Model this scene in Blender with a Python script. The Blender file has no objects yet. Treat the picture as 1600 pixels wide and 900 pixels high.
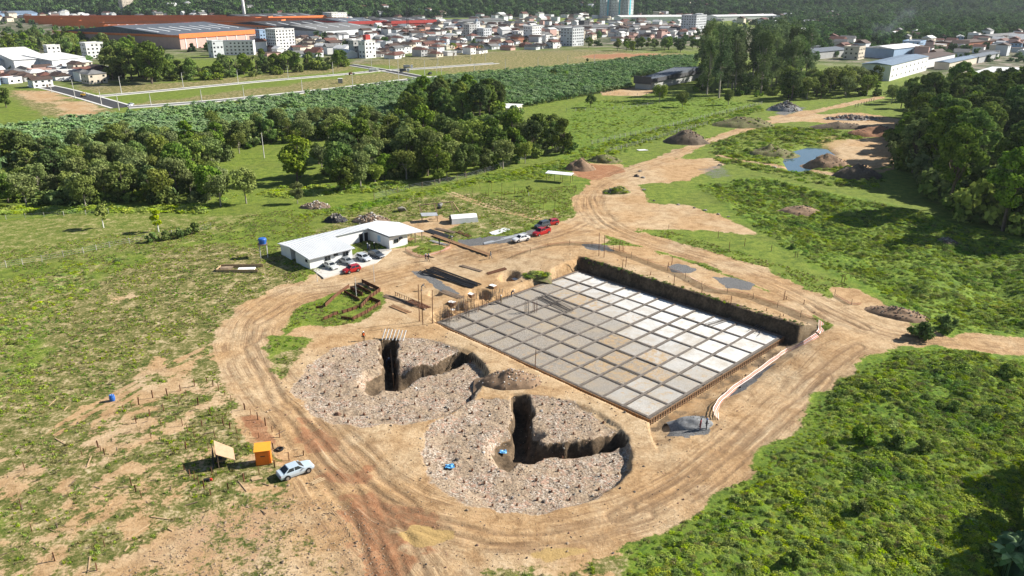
import bpy, bmesh, math, random
import numpy as np
from mathutils import Vector, Matrix
R = math.radians
rng = np.random.default_rng(7)
random.seed(7)
SC = bpy.context.scene
COL = SC.collection

# ------------------------------------------------------------------ camera
F, PITCH, H = 1200.0, R(21.3), 56.0
cam_d = bpy.data.cameras.new('camera')
cam_d.sensor_width = 36.0
cam_d.lens = F / 1600 * 36
cam_d.clip_start = 0.5
cam_d.clip_end = 12000
cam = bpy.data.objects.new('camera', cam_d)
cam.location = (0, 0, H)
cam.rotation_euler = (R(90) - PITCH, 0, 0)
COL.objects.link(cam)
SC.camera = cam

# ------------------------------------------------------------------ world and sun
SUN_EL, SUN_AZ = 33.0, 16.0            # azimuth counted from +X towards +Y
world = bpy.data.worlds.new('World')
SC.world = world
world.use_nodes = True
wn = world.node_tree
wn.nodes.clear()
sky = wn.nodes.new('ShaderNodeTexSky')
sky.sky_type = 'NISHITA'
sky.sun_disc = False
sky.sun_elevation = R(SUN_EL)
sky.sun_rotation = R(90 - SUN_AZ)
sky.air_density = 0.9
sky.dust_density = 0.3
bg = wn.nodes.new('ShaderNodeBackground')
bg.inputs['Strength'].default_value = 0.05
wo = wn.nodes.new('ShaderNodeOutputWorld')
wn.links.new(sky.outputs[0], bg.inputs[0])
wn.links.new(bg.outputs[0], wo.inputs[0])
sun_d = bpy.data.lights.new('sun', 'SUN')
sun_d.energy = 5.0
sun_d.angle = R(0.5)
sun_d.color = (1.0, 0.95, 0.86)
sun = bpy.data.objects.new('sun', sun_d)
ts = Vector((math.cos(R(SUN_EL)) * math.cos(R(SUN_AZ)), math.cos(R(SUN_EL)) * math.sin(R(SUN_AZ)), math.sin(R(SUN_EL))))
sun.rotation_euler = ts.to_track_quat('Z', 'Y').to_euler()
COL.objects.link(sun)
vs = SC.view_settings
vs.view_transform = 'Standard'
vs.look = 'None'
vs.exposure = 1.02
vs.gamma = 1
SC.cycles.max_bounces = 5
SC.cycles.transparent_max_bounces = 8
SC.cycles.volume_bounces = 0
SC.cycles.diffuse_bounces = 1
SC.cycles.glossy_bounces = 2

# ------------------------------------------------------------------ maths helpers
CP, SP = math.cos(PITCH), math.sin(PITCH)
def U(px, py, z=0.0):
    """pixel of the 1600 x 900 photograph -> world point at height z"""
    a = (px - 800) / F
    b = (450 - py) / F
    dx, dy, dz = a, CP + b * SP, -SP + b * CP
    k = (H - z) / (-dz)
    return np.array([dx * k, dy * k])

def _hash(ix, iy, seed):
    n = (ix.astype(np.int64) * 374761393 + iy.astype(np.int64) * 668265263 + seed * 974634777) & 0x7fffffff
    n = (n ^ (n >> 13)) * 1274126177 & 0x7fffffff
    return ((n ^ (n >> 16)) & 0xffff) / 65535.0

def vnoise(x, y, s, seed=0):
    x = np.asarray(x, float) / s
    y = np.asarray(y, float) / s
    ix, iy = np.floor(x), np.floor(y)
    fx, fy = x - ix, y - iy
    fx = fx * fx * (3 - 2 * fx)
    fy = fy * fy * (3 - 2 * fy)
    a = _hash(ix, iy, seed); b = _hash(ix + 1, iy, seed)
    c = _hash(ix, iy + 1, seed); d = _hash(ix + 1, iy + 1, seed)
    return (a * (1 - fx) + b * fx) * (1 - fy) + (c * (1 - fx) + d * fx) * fy

def fbm(x, y, s, seed=0, o=3):
    t, a, w = 0, 0.5, 0
    for k in range(o):
        t = t + a * vnoise(x, y, s / 2 ** k, seed + k * 17)
        w += a
        a *= 0.5
    return t / w

def sstep(a, b, x):
    t = np.clip((x - a) / (b - a), 0, 1)
    return t * t * (3 - 2 * t)

def sdf(poly, x, y):
    """signed distance to a polygon, positive inside"""
    poly = np.asarray(poly, float)
    d2 = np.full(x.shape, 1e18)
    ins = np.zeros(x.shape, bool)
    n = len(poly)
    for i in range(n):
        ax, ay = poly[i]; bx, by = poly[(i + 1) % n]
        ex, ey = bx - ax, by - ay
        px, py = x - ax, y - ay
        t = np.clip((px * ex + py * ey) / (ex * ex + ey * ey + 1e-12), 0, 1)
        d2 = np.minimum(d2, (px - ex * t) ** 2 + (py - ey * t) ** 2)
        c = (ay > y) != (by > y)
        with np.errstate(divide='ignore', invalid='ignore'):
            xi = ax + (y - ay) * ex / (ey if ey != 0 else 1e-12)
        ins ^= c & (x < xi)
    d = np.sqrt(d2)
    return np.where(ins, d, -d)

def catmull(pts, step=2.0):
    pts = [np.array(p, float) for p in pts]
    P = [2 * pts[0] - pts[1]] + pts + [2 * pts[-1] - pts[-2]]
    out = []
    for i in range(1, len(P) - 2):
        n = max(2, int(np.linalg.norm(P[i + 1] - P[i]) / step))
        for k in range(n):
            t = k / n
            out.append(0.5 * (2 * P[i] + (P[i + 1] - P[i - 1]) * t + (2 * P[i - 1] - 5 * P[i] + 4 * P[i + 1] - P[i + 2]) * t * t + (3 * P[i] - P[i - 1] - 3 * P[i + 1] + P[i + 2]) * t ** 3))
    out.append(pts[-1])
    return np.array(out)

def polyline(pl, x, y):
    """distance, signed side offset and arc length along a polyline"""
    best = np.full(x.shape, 1e18); u = np.zeros(x.shape); v = np.zeros(x.shape)
    s0 = 0.0
    for i in range(len(pl) - 1):
        a, b = pl[i], pl[i + 1]
        e = b - a
        L = math.hypot(*e)
        if L < 1e-6: continue
        px, py = x - a[0], y - a[1]
        t = np.clip((px * e[0] + py * e[1]) / (L * L), 0, 1)
        dx, dy = px - e[0] * t, py - e[1] * t
        d2 = dx * dx + dy * dy
        m = d2 < best
        best[m] = d2[m]
        sd = np.sign(e[0] * py - e[1] * px)
        u[m] = (np.sqrt(d2) * sd)[m]
        v[m] = (s0 + t * L)[m]
        s0 += L
    return np.sqrt(best), u, v

def W(*pts):
    return [U(*p) for p in pts]

# ------------------------------------------------------------------ site layout (world metres)
SLAB_Z = -1.2
sT, sR, sB, sL = [U(*p, z=SLAB_Z) for p in ((905, 423.5), (1224, 524.5), (1014.5, 656), (680.6, 504))]
SLAB = [sT, sR, sB, sL]
sn = (sT - sL) / np.linalg.norm(sT - sL)          # from the near-left edge to the far edge
sm = (sB - sL) / np.linalg.norm(sB - sL)          # from left corner to near corner
SLEN, SWID = np.linalg.norm(sB - sL), np.linalg.norm(sT - sL)
C1 = U(610, 585); C2 = U(818, 692)
R1 = 0.5 * np.linalg.norm(U(757, 575) - U(457, 585))
R2 = 0.5 * np.linalg.norm(U(985, 690) - U(650, 690))
CIRC = ((C1, R1, (101, 36)), (C2, R2, (91, 9)))
POND = W((1222, 250), (1232, 236), (1262, 228), (1292, 230), (1306, 240), (1288, 254), (1262, 265), (1234, 267))
DITCH = W((1530, 905), (1545, 850), (1575, 790), (1600, 735), (1680, 700), (1720, 930))
WEEDS = W((950, 930), (985, 870), (1090, 800), (1180, 720), (1240, 650), (1310, 590), (1390, 556), (1470, 548), (1640, 562), (1760, 930))
WEEDS2 = W((1085, 290), (1190, 275), (1290, 300), (1400, 320), (1640, 390), (1640, 530), (1480, 527), (1420, 500), (1340, 450), (1265, 415), (1190, 365))
TRACK = catmull(W((1690, 548), (1520, 541), (1400, 531), (1320, 505), (1230, 458), (1130, 415), (1050, 392), (980, 372), (935, 345), (922, 310), (960, 276), (1050, 243), (1130, 212), (1230, 184), (1310, 166), (1375, 152)))
RING = catmull(W((1400, 535), (1320, 548), (1250, 600), (1175, 665), (1100, 728), (1020, 778), (900, 815), (800, 828), (700, 815), (615, 785), (540, 725), (470, 650), (415, 590), (388, 535), (405, 490), (460, 455), (540, 440), (630, 420), (710, 398), (800, 388), (880, 368), (940, 340)))
SPUR = catmull(W((470, 640), (520, 720), (570, 790), (640, 870), (700, 960)))
PATH2 = catmull(W((1125, 243), (1190, 255), (1260, 265), (1320, 273), (1400, 262), (1460, 240)))

HOLES = [(*U(px, py), r_, d_) for px, py, r_, d_ in ((797, 430, 2.6, 1.6), (750, 456, 2.6, 1.4), (692, 488, 2.6, 1.3), (716, 474, 2.2, 1.2), (680, 455, 1.8, .7))]
def height(x, y):
    x = np.asarray(x, float); y = np.asarray(y, float)
    shp = x.shape
    x = x.ravel(); y = y.ravel()
    near = 1 - sstep(260, 360, y)
    z = near * (0.5 * (fbm(x, y, 22, 3) - 0.5) + 0.16 * (fbm(x, y, 4, 9) - 0.5))
    wmask = sstep(-2, 8, np.maximum(sdf(WEEDS, x, y), sdf(WEEDS2, x, y))) * near
    z = z + wmask * (.8 + 1.3 * (fbm(x, y, 7, 21) - 0.5) + 0.6 * (fbm(x, y, 2.0, 23) - 0.5))
    w2 = sstep(1, 8, sdf(WEEDS2, x, y)); z = z - 1.6 * w2 + w2 * 2.6 * (fbm(x, y, 11, 25, 3) - .5)
    # tilt of the building site
    s = ((x - sL[0]) * sn[0] + (y - sL[1]) * sn[1]) / SWID
    a = ((x - sL[0]) * sm[0] + (y - sL[1]) * sm[1]) / SLEN
    fall = (1 - sstep(1.15, 2.3, s)) * sstep(-1.2, -0.2, s) * (1 - sstep(1.15, 1.9, a)) * sstep(-1.2, -.25, a)
    zo = (-0.55 + 1.75 * sstep(0.45, 1.1, s)) * fall
    z = z + zo
    # ruts and lumps on the tracks
    for pl, w in ((RING, 5.5), (TRACK, 4.5), (SPUR, 5.0)):
        d, u, v = polyline(pl[::2], x, y)
        k = (1 - sstep(w * .7, w * 1.15, d))
        z = z - k * (0.08 + 0.16 * (vnoise(u, v * .03, .8, 5) - .5) * near)
    # pit of the foundation
    ss, aa = s * SWID, a * SLEN
    d_far, d_near, d_left, d_right = ss - SWID, -ss, -aa, aa - SLEN
    d = np.maximum(np.maximum(d_far, d_near), np.maximum(d_left, d_right))
    D = np.stack([d_far, d_near, d_left, d_right])
    arg = D.argmax(0)
    wob = 0.9 * (fbm(x, y, 2.5, 31) - 0.5)
    g = np.choose(arg, [1.0, 0.25, 0.2, 1.2]); w = np.choose(arg, [0.9, 0.8, 1.0, 5.5])
    t = sstep(0, 1, (d + wob * np.choose(arg, [1, .35, 1.0, 1]) - g) / w)
    z = np.where(d < 9, (SLAB_Z - 0.95) * (1 - t) + z * t, z)
    for (hx_, hy_, hr_, hd_) in HOLES:
        z = z - hd_ * (1 - sstep(.55, 1.0, np.hypot(x - hx_, y - hy_) / hr_ + .95 * (fbm(x, y, 1.8, 53, 4) - .5)))
    # round excavations
    for (c, r, (a0, a1)) in CIRC:
        dx, dy = x - c[0], y - c[1]
        rr = np.hypot(dx, dy); an = np.degrees(np.arctan2(dy, dx))
        rw = r + 1.8 * (fbm(x, y, 3.5, 41, 4) - 0.5)
        right = 0.5 + 0.5 * np.cos(np.radians(an - 15))
        fl = -0.85 - 0.75 * right + 0.3 * (fbm(x, y, 1.6, 43) - 0.5) + 0.25 * (fbm(x, y, .7, 47) - .5)
        sec = sstep(a1 - 1, a1 + 4, an) * (1 - sstep(a0 - 4, a0 + 1, an)) * sstep(1.5, 3.5, rr); fl = fl + .6 * sec
        tw = 0.6 + 3.4 * (1 - right)
        t = sstep(0, 1, (rw - rr) / tw)
        z = z * (1 - t) + np.minimum(fl, z) * t
        hole = (1 - sstep(0.5, 1.0, (rr + 0.9 * (fbm(x, y, 1.5, 45) - .5)) / np.where(np.cos(np.radians(an + 30)) > 0.2, 3.4, 5.6)))
        z = z - 2.2 * hole
        for ad in (a0, a1):
            ca, sa = math.cos(R(ad)), math.sin(R(ad))
            al = dx * ca + dy * sa
            ac = np.abs(-dx * sa + dy * ca + 1.3 * (fbm(x, y, 1.6, 51, 4) - .5) + 1.1 * (vnoise(al, al * 0, 4.5, int(ad)) - .5))
            tr = (1 - sstep(.6, 1.45, ac)) * sstep(0, 1, al) * (1 - sstep(r - .9, r - .1, al))
            z = np.minimum(z, z * (1 - tr) + (-4.5) * tr)
    z = z - 1.5 * sstep(-2.0, 3, sdf(POND, x, y) * 1.0) * (y < 400)
    z = z - 5.5 * sstep(-1.0, 5, sdf(DITCH, x, y)) * (y < 120)
    return z.reshape(shp)

def hz(x, y):
    return float(height(np.array([x]), np.array([y]))[0])

def P(px, py, dz=0.0):
    """pixel -> point on the terrain"""
    z = 0.0
    for _ in range(5):
        q = U(px, py, z)
        z = 0.5 * z + 0.5 * hz(q[0], q[1])
    q = U(px, py, z)
    return Vector((q[0], q[1], hz(q[0], q[1]) + dz))

def depth(px, py):
    p = P(px, py)
    return p.y * CP + (H - p.z) * SP
def ppm(px, py):
    """photograph pixels per metre at a ground pixel"""
    return F / depth(px, py)
def heading(a, b):
    return math.atan2(b.y - a.y, b.x - a.x)

# ------------------------------------------------------------------ object helpers
def new(name, data, parent=None, loc=(0, 0, 0), rz=0.0, sc=None, rot=None):
    o = bpy.data.objects.new(name, data)
    COL.objects.link(o)
    o.location = loc
    o.rotation_euler = rot if rot else (0, 0, rz)
    if sc is not None:
        o.scale = sc if hasattr(sc, '__len__') else (sc, sc, sc)
    if parent: o.parent = parent
    return o
def tag(o, label=None, cat=None, group=None, kind=None):
    if label: o['label'] = label
    if cat: o['category'] = cat
    if group: o['group'] = group
    if kind: o['kind'] = kind
    return o
def empty(name, loc, rz=0.0, label=None, cat=None, group=None, sc=None):
    o = new(name, None, None, loc, rz, sc)
    o.empty_display_size = 0.3
    return tag(o, label, cat, group)

def npmesh(name, v, f, mats=(), smooth=False, mi=None):
    """mesh from numpy verts and a (n,3) or (n,4) face array"""
    v = np.asarray(v, np.float32); f = np.asarray(f, np.int32)
    me = bpy.data.meshes.new(name)
    k = f.shape[1]
    me.vertices.add(len(v)); me.vertices.foreach_set('co', v.ravel())
    me.loops.add(f.size); me.loops.foreach_set('vertex_index', f.ravel())
    me.polygons.add(len(f))
    me.polygons.foreach_set('loop_start', np.arange(0, f.size, k, dtype=np.int32))
    me.polygons.foreach_set('loop_total', np.full(len(f), k, np.int32))
    if mi is not None: me.polygons.foreach_set('material_index', np.asarray(mi, np.int32))
    me.polygons.foreach_set('use_smooth', np.full(len(f), smooth, bool))
    for m in mats: me.materials.append(m)
    me.update(calc_edges=True)
    return me

class MB:
    """collects shapes for one mesh"""
    def __init__(s): s.v = []; s.f = []; s.m = []
    def add(s, vs, fs, m=0):
        b = len(s.v); s.v += [tuple(p) for p in vs]
        for q in fs: s.f.append([b + i for i in q]); s.m.append(m)
        return s
    def box(s, c, d, rz=0, m=0, top=1.0, rot=None):
        x, y, z = d[0] / 2, d[1] / 2, d[2] / 2
        M = rot if rot is not None else Matrix.Rotation(rz, 3, 'Z')
        vs = []
        for sz in (-1, 1):
            k = top if sz > 0 else 1.0
            for sx, sy in ((-1, -1), (1, -1), (1, 1), (-1, 1)):
                vs.append(M @ Vector((sx * x * k, sy * y * k, sz * z)) + Vector(c))
        return s.add(vs, ((3, 2, 1, 0), (4, 5, 6, 7), (0, 1, 5, 4), (1, 2, 6, 5), (2, 3, 7, 6), (3, 0, 4, 7)), m)
    def beam(s, a, b, w, h=None, m=0):
        a, b = Vector(a), Vector(b); h = h or w
        d = b - a
        up = Vector((0, 0, 1)) if abs(d.normalized().z) < .95 else Vector((1, 0, 0))
        X = d.normalized(); Y = up.cross(X).normalized(); Z = X.cross(Y)
        M = Matrix((X, Y, Z)).transposed()
        return s.box((a + b) / 2, (d.length, w, h), m=m, rot=M)
    def tube(s, pts, rad, n=6, m=0, cap=True):
        pts = [Vector(p) for p in pts]
        if not hasattr(rad, '__len__'): rad = [rad] * len(pts)
        vs = []
        for i, p in enumerate(pts):
            d = (pts[min(i + 1, len(pts) - 1)] - pts[max(i - 1, 0)]).normalized()
            up = Vector((0, 0, 1)) if abs(d.z) < .95 else Vector((1, 0, 0))
            X = up.cross(d).normalized(); Y = d.cross(X)
            for k in range(n):
                t = 2 * math.pi * k / n
                vs.append(p + (X * math.cos(t) + Y * math.sin(t)) * rad[i])
        fs = []
        for i in range(len(pts) - 1):
            for k in range(n):
                a, b = i * n + k, i * n + (k + 1) % n
                fs.append((a, b, b + n, a + n))
        if cap:
            fs.append(tuple(range(n - 1, -1, -1)))
            fs.append(tuple(range((len(pts) - 1) * n, len(pts) * n)))
        return s.add(vs, fs, m)
    def prism(s, poly, z0, z1, m=0):
        n = len(poly)
        vs = [(p[0], p[1], z0) for p in poly] + [(p[0], p[1], z1) for p in poly]
        fs = [tuple(range(n - 1, -1, -1)), tuple(range(n, 2 * n))] + [(i, (i + 1) % n, n + (i + 1) % n, n + i) for i in range(n)]
        return s.add(vs, fs, m)
    def mesh(s, name, mats, smooth=False):
        me = bpy.data.meshes.new(name)
        me.from_pydata([tuple(p) for p in s.v], [], s.f)
        mats = mats if isinstance(mats, (list, tuple)) else [mats]
        for m in mats: me.materials.append(m)
        me.polygons.foreach_set('material_index', s.m)
        if smooth: me.polygons.foreach_set('use_smooth', [True] * len(s.f))
        bm = bmesh.new(); bm.from_mesh(me); bmesh.ops.recalc_face_normals(bm, faces=bm.faces); bm.to_mesh(me); bm.free()
        me.update()
        return me
    def build(s, name, mats, parent=None, loc=(0, 0, 0), rz=0, smooth=False, sc=None):
        return new(name, s.mesh(name, mats, smooth), parent, loc, rz, sc)

# ------------------------------------------------------------------ materials
class NT:
    def __init__(s, name):
        s.mat = bpy.data.materials.new(name); s.mat.use_nodes = True
        s.t = s.mat.node_tree; s.t.nodes.clear()
        s.out = s.t.nodes.new('ShaderNodeOutputMaterial')
    def n(s, kind, **kw):
        nd = s.t.nodes.new(kind)
        for k, v in kw.items():
            if k.startswith('i_'):
                key = k[2:]; key = int(key) if key.isdigit() else key.replace('_', ' ')
                s.set(nd.inputs[key], v)
            else: setattr(nd, k, v)
        return nd
    def set(s, sock, v):
        if isinstance(v, bpy.types.NodeSocket): s.t.links.new(v, sock)
        elif isinstance(v, bpy.types.Node): s.t.links.new(v.outputs[0], sock)
        else:
            try: sock.default_value = v
            except Exception: sock.default_value = tuple(v) + (1,)
    def math(s, op, a, b=0.0, c=None, clamp=False):
        nd = s.t.nodes.new('ShaderNodeMath'); nd.operation = op; nd.use_clamp = clamp
        s.set(nd.inputs[0], a); s.set(nd.inputs[1], b)
        if c is not None: s.set(nd.inputs[2], c)
        return nd.outputs[0]
    def mix(s, fac, a, b, bt='MIX'):
        nd = s.t.nodes.new('ShaderNodeMix'); nd.data_type = 'RGBA'; nd.blend_type = bt
        s.set(nd.inputs[0], fac); s.set(nd.inputs[6], col4(a)); s.set(nd.inputs[7], col4(b))
        return nd.outputs[2]
    def noise(s, scale, detail=4, rough=.6, vec=None, dist=0.0, out=0):
        nd = s.t.nodes.new('ShaderNodeTexNoise'); nd.inputs['Scale'].default_value = scale
        nd.inputs['Detail'].default_value = detail; nd.inputs['Roughness'].default_value = rough
        nd.inputs['Distortion'].default_value = dist
        if vec is not None: s.set(nd.inputs['Vector'], vec)
        return nd.outputs[out]
    def ramp(s, fac, *stops):
        nd = s.t.nodes.new('ShaderNodeValToRGB'); cr = nd.color_ramp
        while len(cr.elements) < len(stops): cr.elements.new(0.5)
        for e, (p, c) in zip(cr.elements, stops):
            e.position = p; e.color = col4(c)
        s.set(nd.inputs[0], fac)
        return nd.outputs[0]
    def mr(s, v, a, b, c=0.0, d=1.0):
        nd = s.t.nodes.new('ShaderNodeMapRange'); nd.interpolation_type = 'SMOOTHSTEP'
        s.set(nd.inputs[0], v)
        for i, q in enumerate((a, b, c, d)): s.set(nd.inputs[i + 1], q)
        return nd.outputs[0]
    def bsdf(s, color, rough=.8, metal=0.0, normal=None, spec=.3, **kw):
        b = s.t.nodes.new('ShaderNodeBsdfPrincipled')
        s.set(b.inputs['Base Color'], color if isinstance(color, (bpy.types.NodeSocket, bpy.types.Node)) else col4(color))
        s.set(b.inputs['Roughness'], rough); s.set(b.inputs['Metallic'], metal); s.set(b.inputs['Specular IOR Level'], spec)
        if normal is not None: s.set(b.inputs['Normal'], normal)
        for k, v in kw.items(): s.set(b.inputs[k.replace('_', ' ')], v)
        return b.outputs[0]
    def bump(s, h, strength=.5, dist=.1):
        nd = s.t.nodes.new('ShaderNodeBump'); nd.inputs['Strength'].default_value = strength; nd.inputs['Distance'].default_value = dist
        s.set(nd.inputs['Height'], h)
        return nd.outputs[0]
    def done(s, sh):
        s.t.links.new(sh, s.out.inputs['Surface']); return s.mat
def col4(c):
    if isinstance(c, (bpy.types.NodeSocket, bpy.types.Node)): return c
    return tuple(c) if len(c) == 4 else tuple(c) + (1.0,)

_pm = {}
def pm(name, col, rough=.75, var=.25, scale=2.0, metal=0.0, bump=.15, rnd=0.0, spec=.3, col2=None):
    """plain procedural material: two tones broken up by noise, fine bump, optional per-object shift"""
    if name in _pm: return _pm[name]
    t = NT(name)
    co = t.n('ShaderNodeTexCoord').outputs['Object']
    nz = t.noise(scale, 5, .65, co)
    c2 = col2 or tuple(c * (1 - var) for c in col)
    c = t.mix(t.mr(nz, .35, .7), col, c2)
    if rnd:
        oi = t.n('ShaderNodeObjectInfo').outputs['Random']
        hs = t.n('ShaderNodeHueSaturation', i_Color=c)
        t.set(hs.inputs['Value'], t.math('MULTIPLY_ADD', oi, rnd, 1 - rnd / 2))
        c = hs.outputs[0]
    m = t.done(t.bsdf(c, rough, metal, t.bump(t.noise(scale * 6, 4, .6, co), bump, .05), spec))
    _pm[name] = m
    return m
# ------------------------------------------------------------------ ground sheet
def grid_lines():
    ys = [30.0]
    while ys[-1] < 9000: ys.append(ys[-1] + max(0.30, 0.30 * (ys[-1] / 90) ** 1.6))
    xs = [0.0]
    while xs[-1] < 6000: xs.append(xs[-1] + (0.30 if xs[-1] < 62 else 0.30 * (xs[-1] / 62) ** 2.0))
    xs = np.array(xs)
    return np.concatenate([-xs[:0:-1], xs]), np.array(ys)
gx, gy = grid_lines()
GX, GY = np.meshgrid(gx, gy)
X, Y = GX.ravel(), GY.ravel()
Z = height(X, Y)
# wheel ruts pressed into the soil: pairs of grooves along the courses vehicles took
rut = np.zeros_like(X); nearm = (Y < 215) & (np.abs(X) < 75); xn, yn = X[nearm], Y[nearm]; rn = np.zeros_like(xn)
for k_, pts_ in enumerate((((470, 640), (540, 720), (590, 800), (625, 930)), ((500, 650), (580, 740), (640, 810), (720, 920)), ((560, 760), (620, 830), (660, 930)), ((400, 560), (440, 630), (520, 720), (600, 790), (690, 830)), ((430, 560), (470, 630), (560, 730), (640, 790)), ((620, 790), (720, 825), (830, 835), (960, 818)), ((640, 800), (760, 838), (900, 832), (1010, 800)),
                           ((1000, 785), (1090, 735), (1180, 665), (1260, 600), (1340, 550)), ((1020, 800), (1110, 745), (1200, 670), (1290, 590)), ((960, 800), (1060, 745), (1150, 670)), ((940, 345), (980, 370), (1060, 395), (1150, 425), (1250, 470), (1350, 520)), ((915, 320), (945, 360), (1010, 385), (1110, 420)), ((400, 500), (470, 462), (560, 445), (650, 420), (760, 395), (880, 370)), ((395, 530), (420, 490), (480, 470), (570, 450)), ((700, 400), (820, 385), (900, 360), (930, 330)), ((390, 540), (420, 600), (480, 680)), ((930, 330), (925, 300), (965, 275), (1050, 245)), ((520, 760), (560, 800), (600, 900)), ((1230, 460), (1300, 510), (1400, 534), (1560, 541)))):
    d_, u_, v_ = polyline(catmull(W(*pts_), 4.0), xn, yn)
    gap = .5 * (vnoise(v_, u_ * 0, 7, 300 + k_) - .5); keep = sstep(.28, .5, vnoise(v_, u_ * 0, 11, 330 + k_))
    g_ = (1 - sstep(.12, .42, np.abs(np.abs(u_ + gap) - .92))) * keep
    rn = np.maximum(rn, g_)
rut[nearm] = rn; Z = Z - .13 * rut

def pm_mask(pts, edge=1.5, amp=3.0, ns=6.0, seed=1, far=False):
    d = sdf(W(*pts), X, Y)
    k = np.maximum(1, Y / 160) if far else 1.0
    n = ((fbm(X, Y, ns, seed) - .5) * 2 + (fbm(X, Y, ns * .3, seed + 200) - .5) * 1.1) * amp * k
    if not far: edge = edge * 1.6
    return sstep(-edge, edge, (d + n) / k)
def line_mask(pl, w, edge=1.2, amp=1.5, seed=2):
    d, u, v = polyline(pl, X, Y)
    n = ((fbm(X, Y, 5, seed) - .5) * 2 + (fbm(X, Y, 1.4, seed + 200) - .5) * 1.2) * amp
    edge = edge * 1.5
    return sstep(-edge, edge, w - d + n), u, v

trk_w, trk_u, trk_v = np.zeros_like(X), np.zeros_like(X), np.zeros_like(X)
dirt = np.zeros_like(X); red = np.zeros_like(X); rub = np.zeros_like(X); dry = np.zeros_like(X)
grav = np.zeros_like(X); wet = np.zeros_like(X); lush = np.zeros_like(X); town = np.zeros_like(X)
def mx(a, b): np.maximum(a, b, out=a)
wfar = 1 - .38 * sstep(200, 300, Y)
for pl, w in ((TRACK, 4.6), (RING, 5.6), (SPUR, 6.0), (PATH2, 2.2)):
    m, u, v = line_mask(pl, w * wfar)
    mx(dirt, m)
    d = np.abs(u)
    tk = (1 - sstep(w * .75, w * 1.25, d))
    sel = tk > trk_w
    trk_u[sel] = u[sel]; trk_v[sel] = v[sel]
    trk_w = np.maximum(trk_w, tk)
# old wheel tracks through the left field
for pl in (W((390, 520), (300, 555), (215, 600), (140, 640), (60, 690), (0, 715)), W((360, 525), (260, 580), (190, 625)), W((700, 300), (760, 322), (840, 345))):
    d, u, v = polyline(catmull(pl), X, Y)
    mx(dirt, (1 - sstep(.3, .75, np.abs(np.abs(u) - .85))) * .75 * sstep(.3, .5, fbm(X, Y, 5, 71)))
# bare working ground
mx(dirt, pm_mask(((430, 540), (560, 500), (690, 470), (860, 400), (905, 392), (1000, 392), (1120, 430), (1270, 495), (1290, 540), (1160, 665), (1010, 790), (800, 822), (640, 795), (520, 705), (450, 610)), 1.2, 1.5, 5, 3))
mx(dirt, pm_mask(((485, 428), (560, 412), (640, 398), (640, 388), (700, 378), (800, 383), (880, 362), (930, 345), (950, 385), (880, 405), (760, 470), (690, 505), (570, 512), (480, 545), (440, 520), (470, 505), (560, 500), (605, 470), (585, 440), (480, 460)), 1.0, 1.2, 4, 4))
mx(dirt, pm_mask(((905, 320), (930, 290), (990, 262), (1060, 247), (1110, 247), (1128, 256), (1070, 282), (1000, 290), (1020, 315), (1080, 322), (1195, 367), (1090, 362), (1000, 362), (930, 352)), 1.5, 2.5, 7, 5))
mx(dirt, pm_mask(((640, 420), (700, 400), (850, 395), (905, 420), (690, 505), (640, 500)), 1.2, 1.5, 4, 6))
mx(dirt, pm_mask(((1205, 182), (1260, 172), (1280, 178), (1345, 176), (1420, 188), (1420, 205), (1330, 200), (1290, 192), (1250, 190), (1212, 192)), 2, 3, 8, 7))
mx(dirt, .8 * pm_mask(((1290, 220), (1420, 210), (1430, 240), (1390, 262), (1340, 272), (1300, 250)), 2, 3, 8, 8))
mx(dirt, pm_mask(((1300, 455), (1340, 455), (1400, 490), (1430, 535), (1300, 530)), 1, 1.5, 5, 9))
mx(dirt, pm_mask(((640, 800), (1000, 790), (1090, 745), (1180, 670), (1205, 700), (1110, 775), (1000, 845), (860, 885), (660, 880)), 1.2, 1.8, 4, 10))
mx(dirt, pm_mask(((552, 402), (606, 388), (640, 383), (700, 377), (740, 385), (700, 400), (640, 414), (556, 424)), .8, .8, 3, 61)); mx(dirt, .8 * pm_mask(((610, 352), (690, 335), (720, 350), (690, 372), (640, 365)), 1.2, 1.5, 4, 62))
# worn, dry field on the left and its bare patches
mx(dry, pm_mask(((-60, 640), (40, 600), (90, 500), (150, 420), (330, 385), (440, 400), (480, 440), (400, 500), (370, 560), (420, 640), (520, 740), (640, 880), (660, 960), (-60, 960)), 3, 6, 14, 11))
bare = (.35 + .45 * sstep(.42, .6, fbm(X, Y, 3.0, 113, 4))) * sstep(.48, .68, fbm(X, Y, 9, 13, 4)) * pm_mask(((-60, 720), (60, 660), (180, 560), (330, 510), (390, 560), (420, 650), (500, 740), (560, 960), (-60, 960)), 3, 5, 12, 12)
mx(dirt, bare * .9)
mx(dirt, .55 * sstep(.56, .70, fbm(X, Y, 11, 15, 4)) * pm_mask(((150, 470), (330, 400), (440, 420), (380, 500), (260, 520)), 3, 5, 12, 12))
mx(dirt, (.44 + .22 * sstep(.45, .6, fbm(X, Y, 2.2, 413, 3))) * sstep(.36, .54, fbm(X, Y, 6, 411, 4)) * pm_mask(((-60, 760), (60, 690), (180, 600), (330, 560), (420, 650), (520, 760), (600, 960), (-60, 960)), 3, 5, 10, 12))
tilled = pm_mask(((40, 960), (120, 895), (230, 830), (350, 782), (470, 762), (560, 785), (720, 960)), 2.0, 3.0, 6, 14)
mx(red, tilled * (.16 + .28 * sstep(.4, .6, fbm(X, Y, 5, 215, 4)))); mx(dirt, tilled * (.52 + .35 * sstep(.4, .6, fbm(X, Y, 4, 213, 4)))); mx(dry, tilled); trk_w = np.maximum(trk_w, 0)
mx(red, (.3 + .5 * sstep(.35, .6, fbm(X, Y, 4, 217, 4))) * pm_mask(((440, 620), (470, 620), (540, 690), (620, 770), (700, 812), (690, 850), (650, 900), (600, 960), (560, 880), (520, 800), (500, 740), (440, 650)), 1.5, 2, 4, 15))
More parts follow.
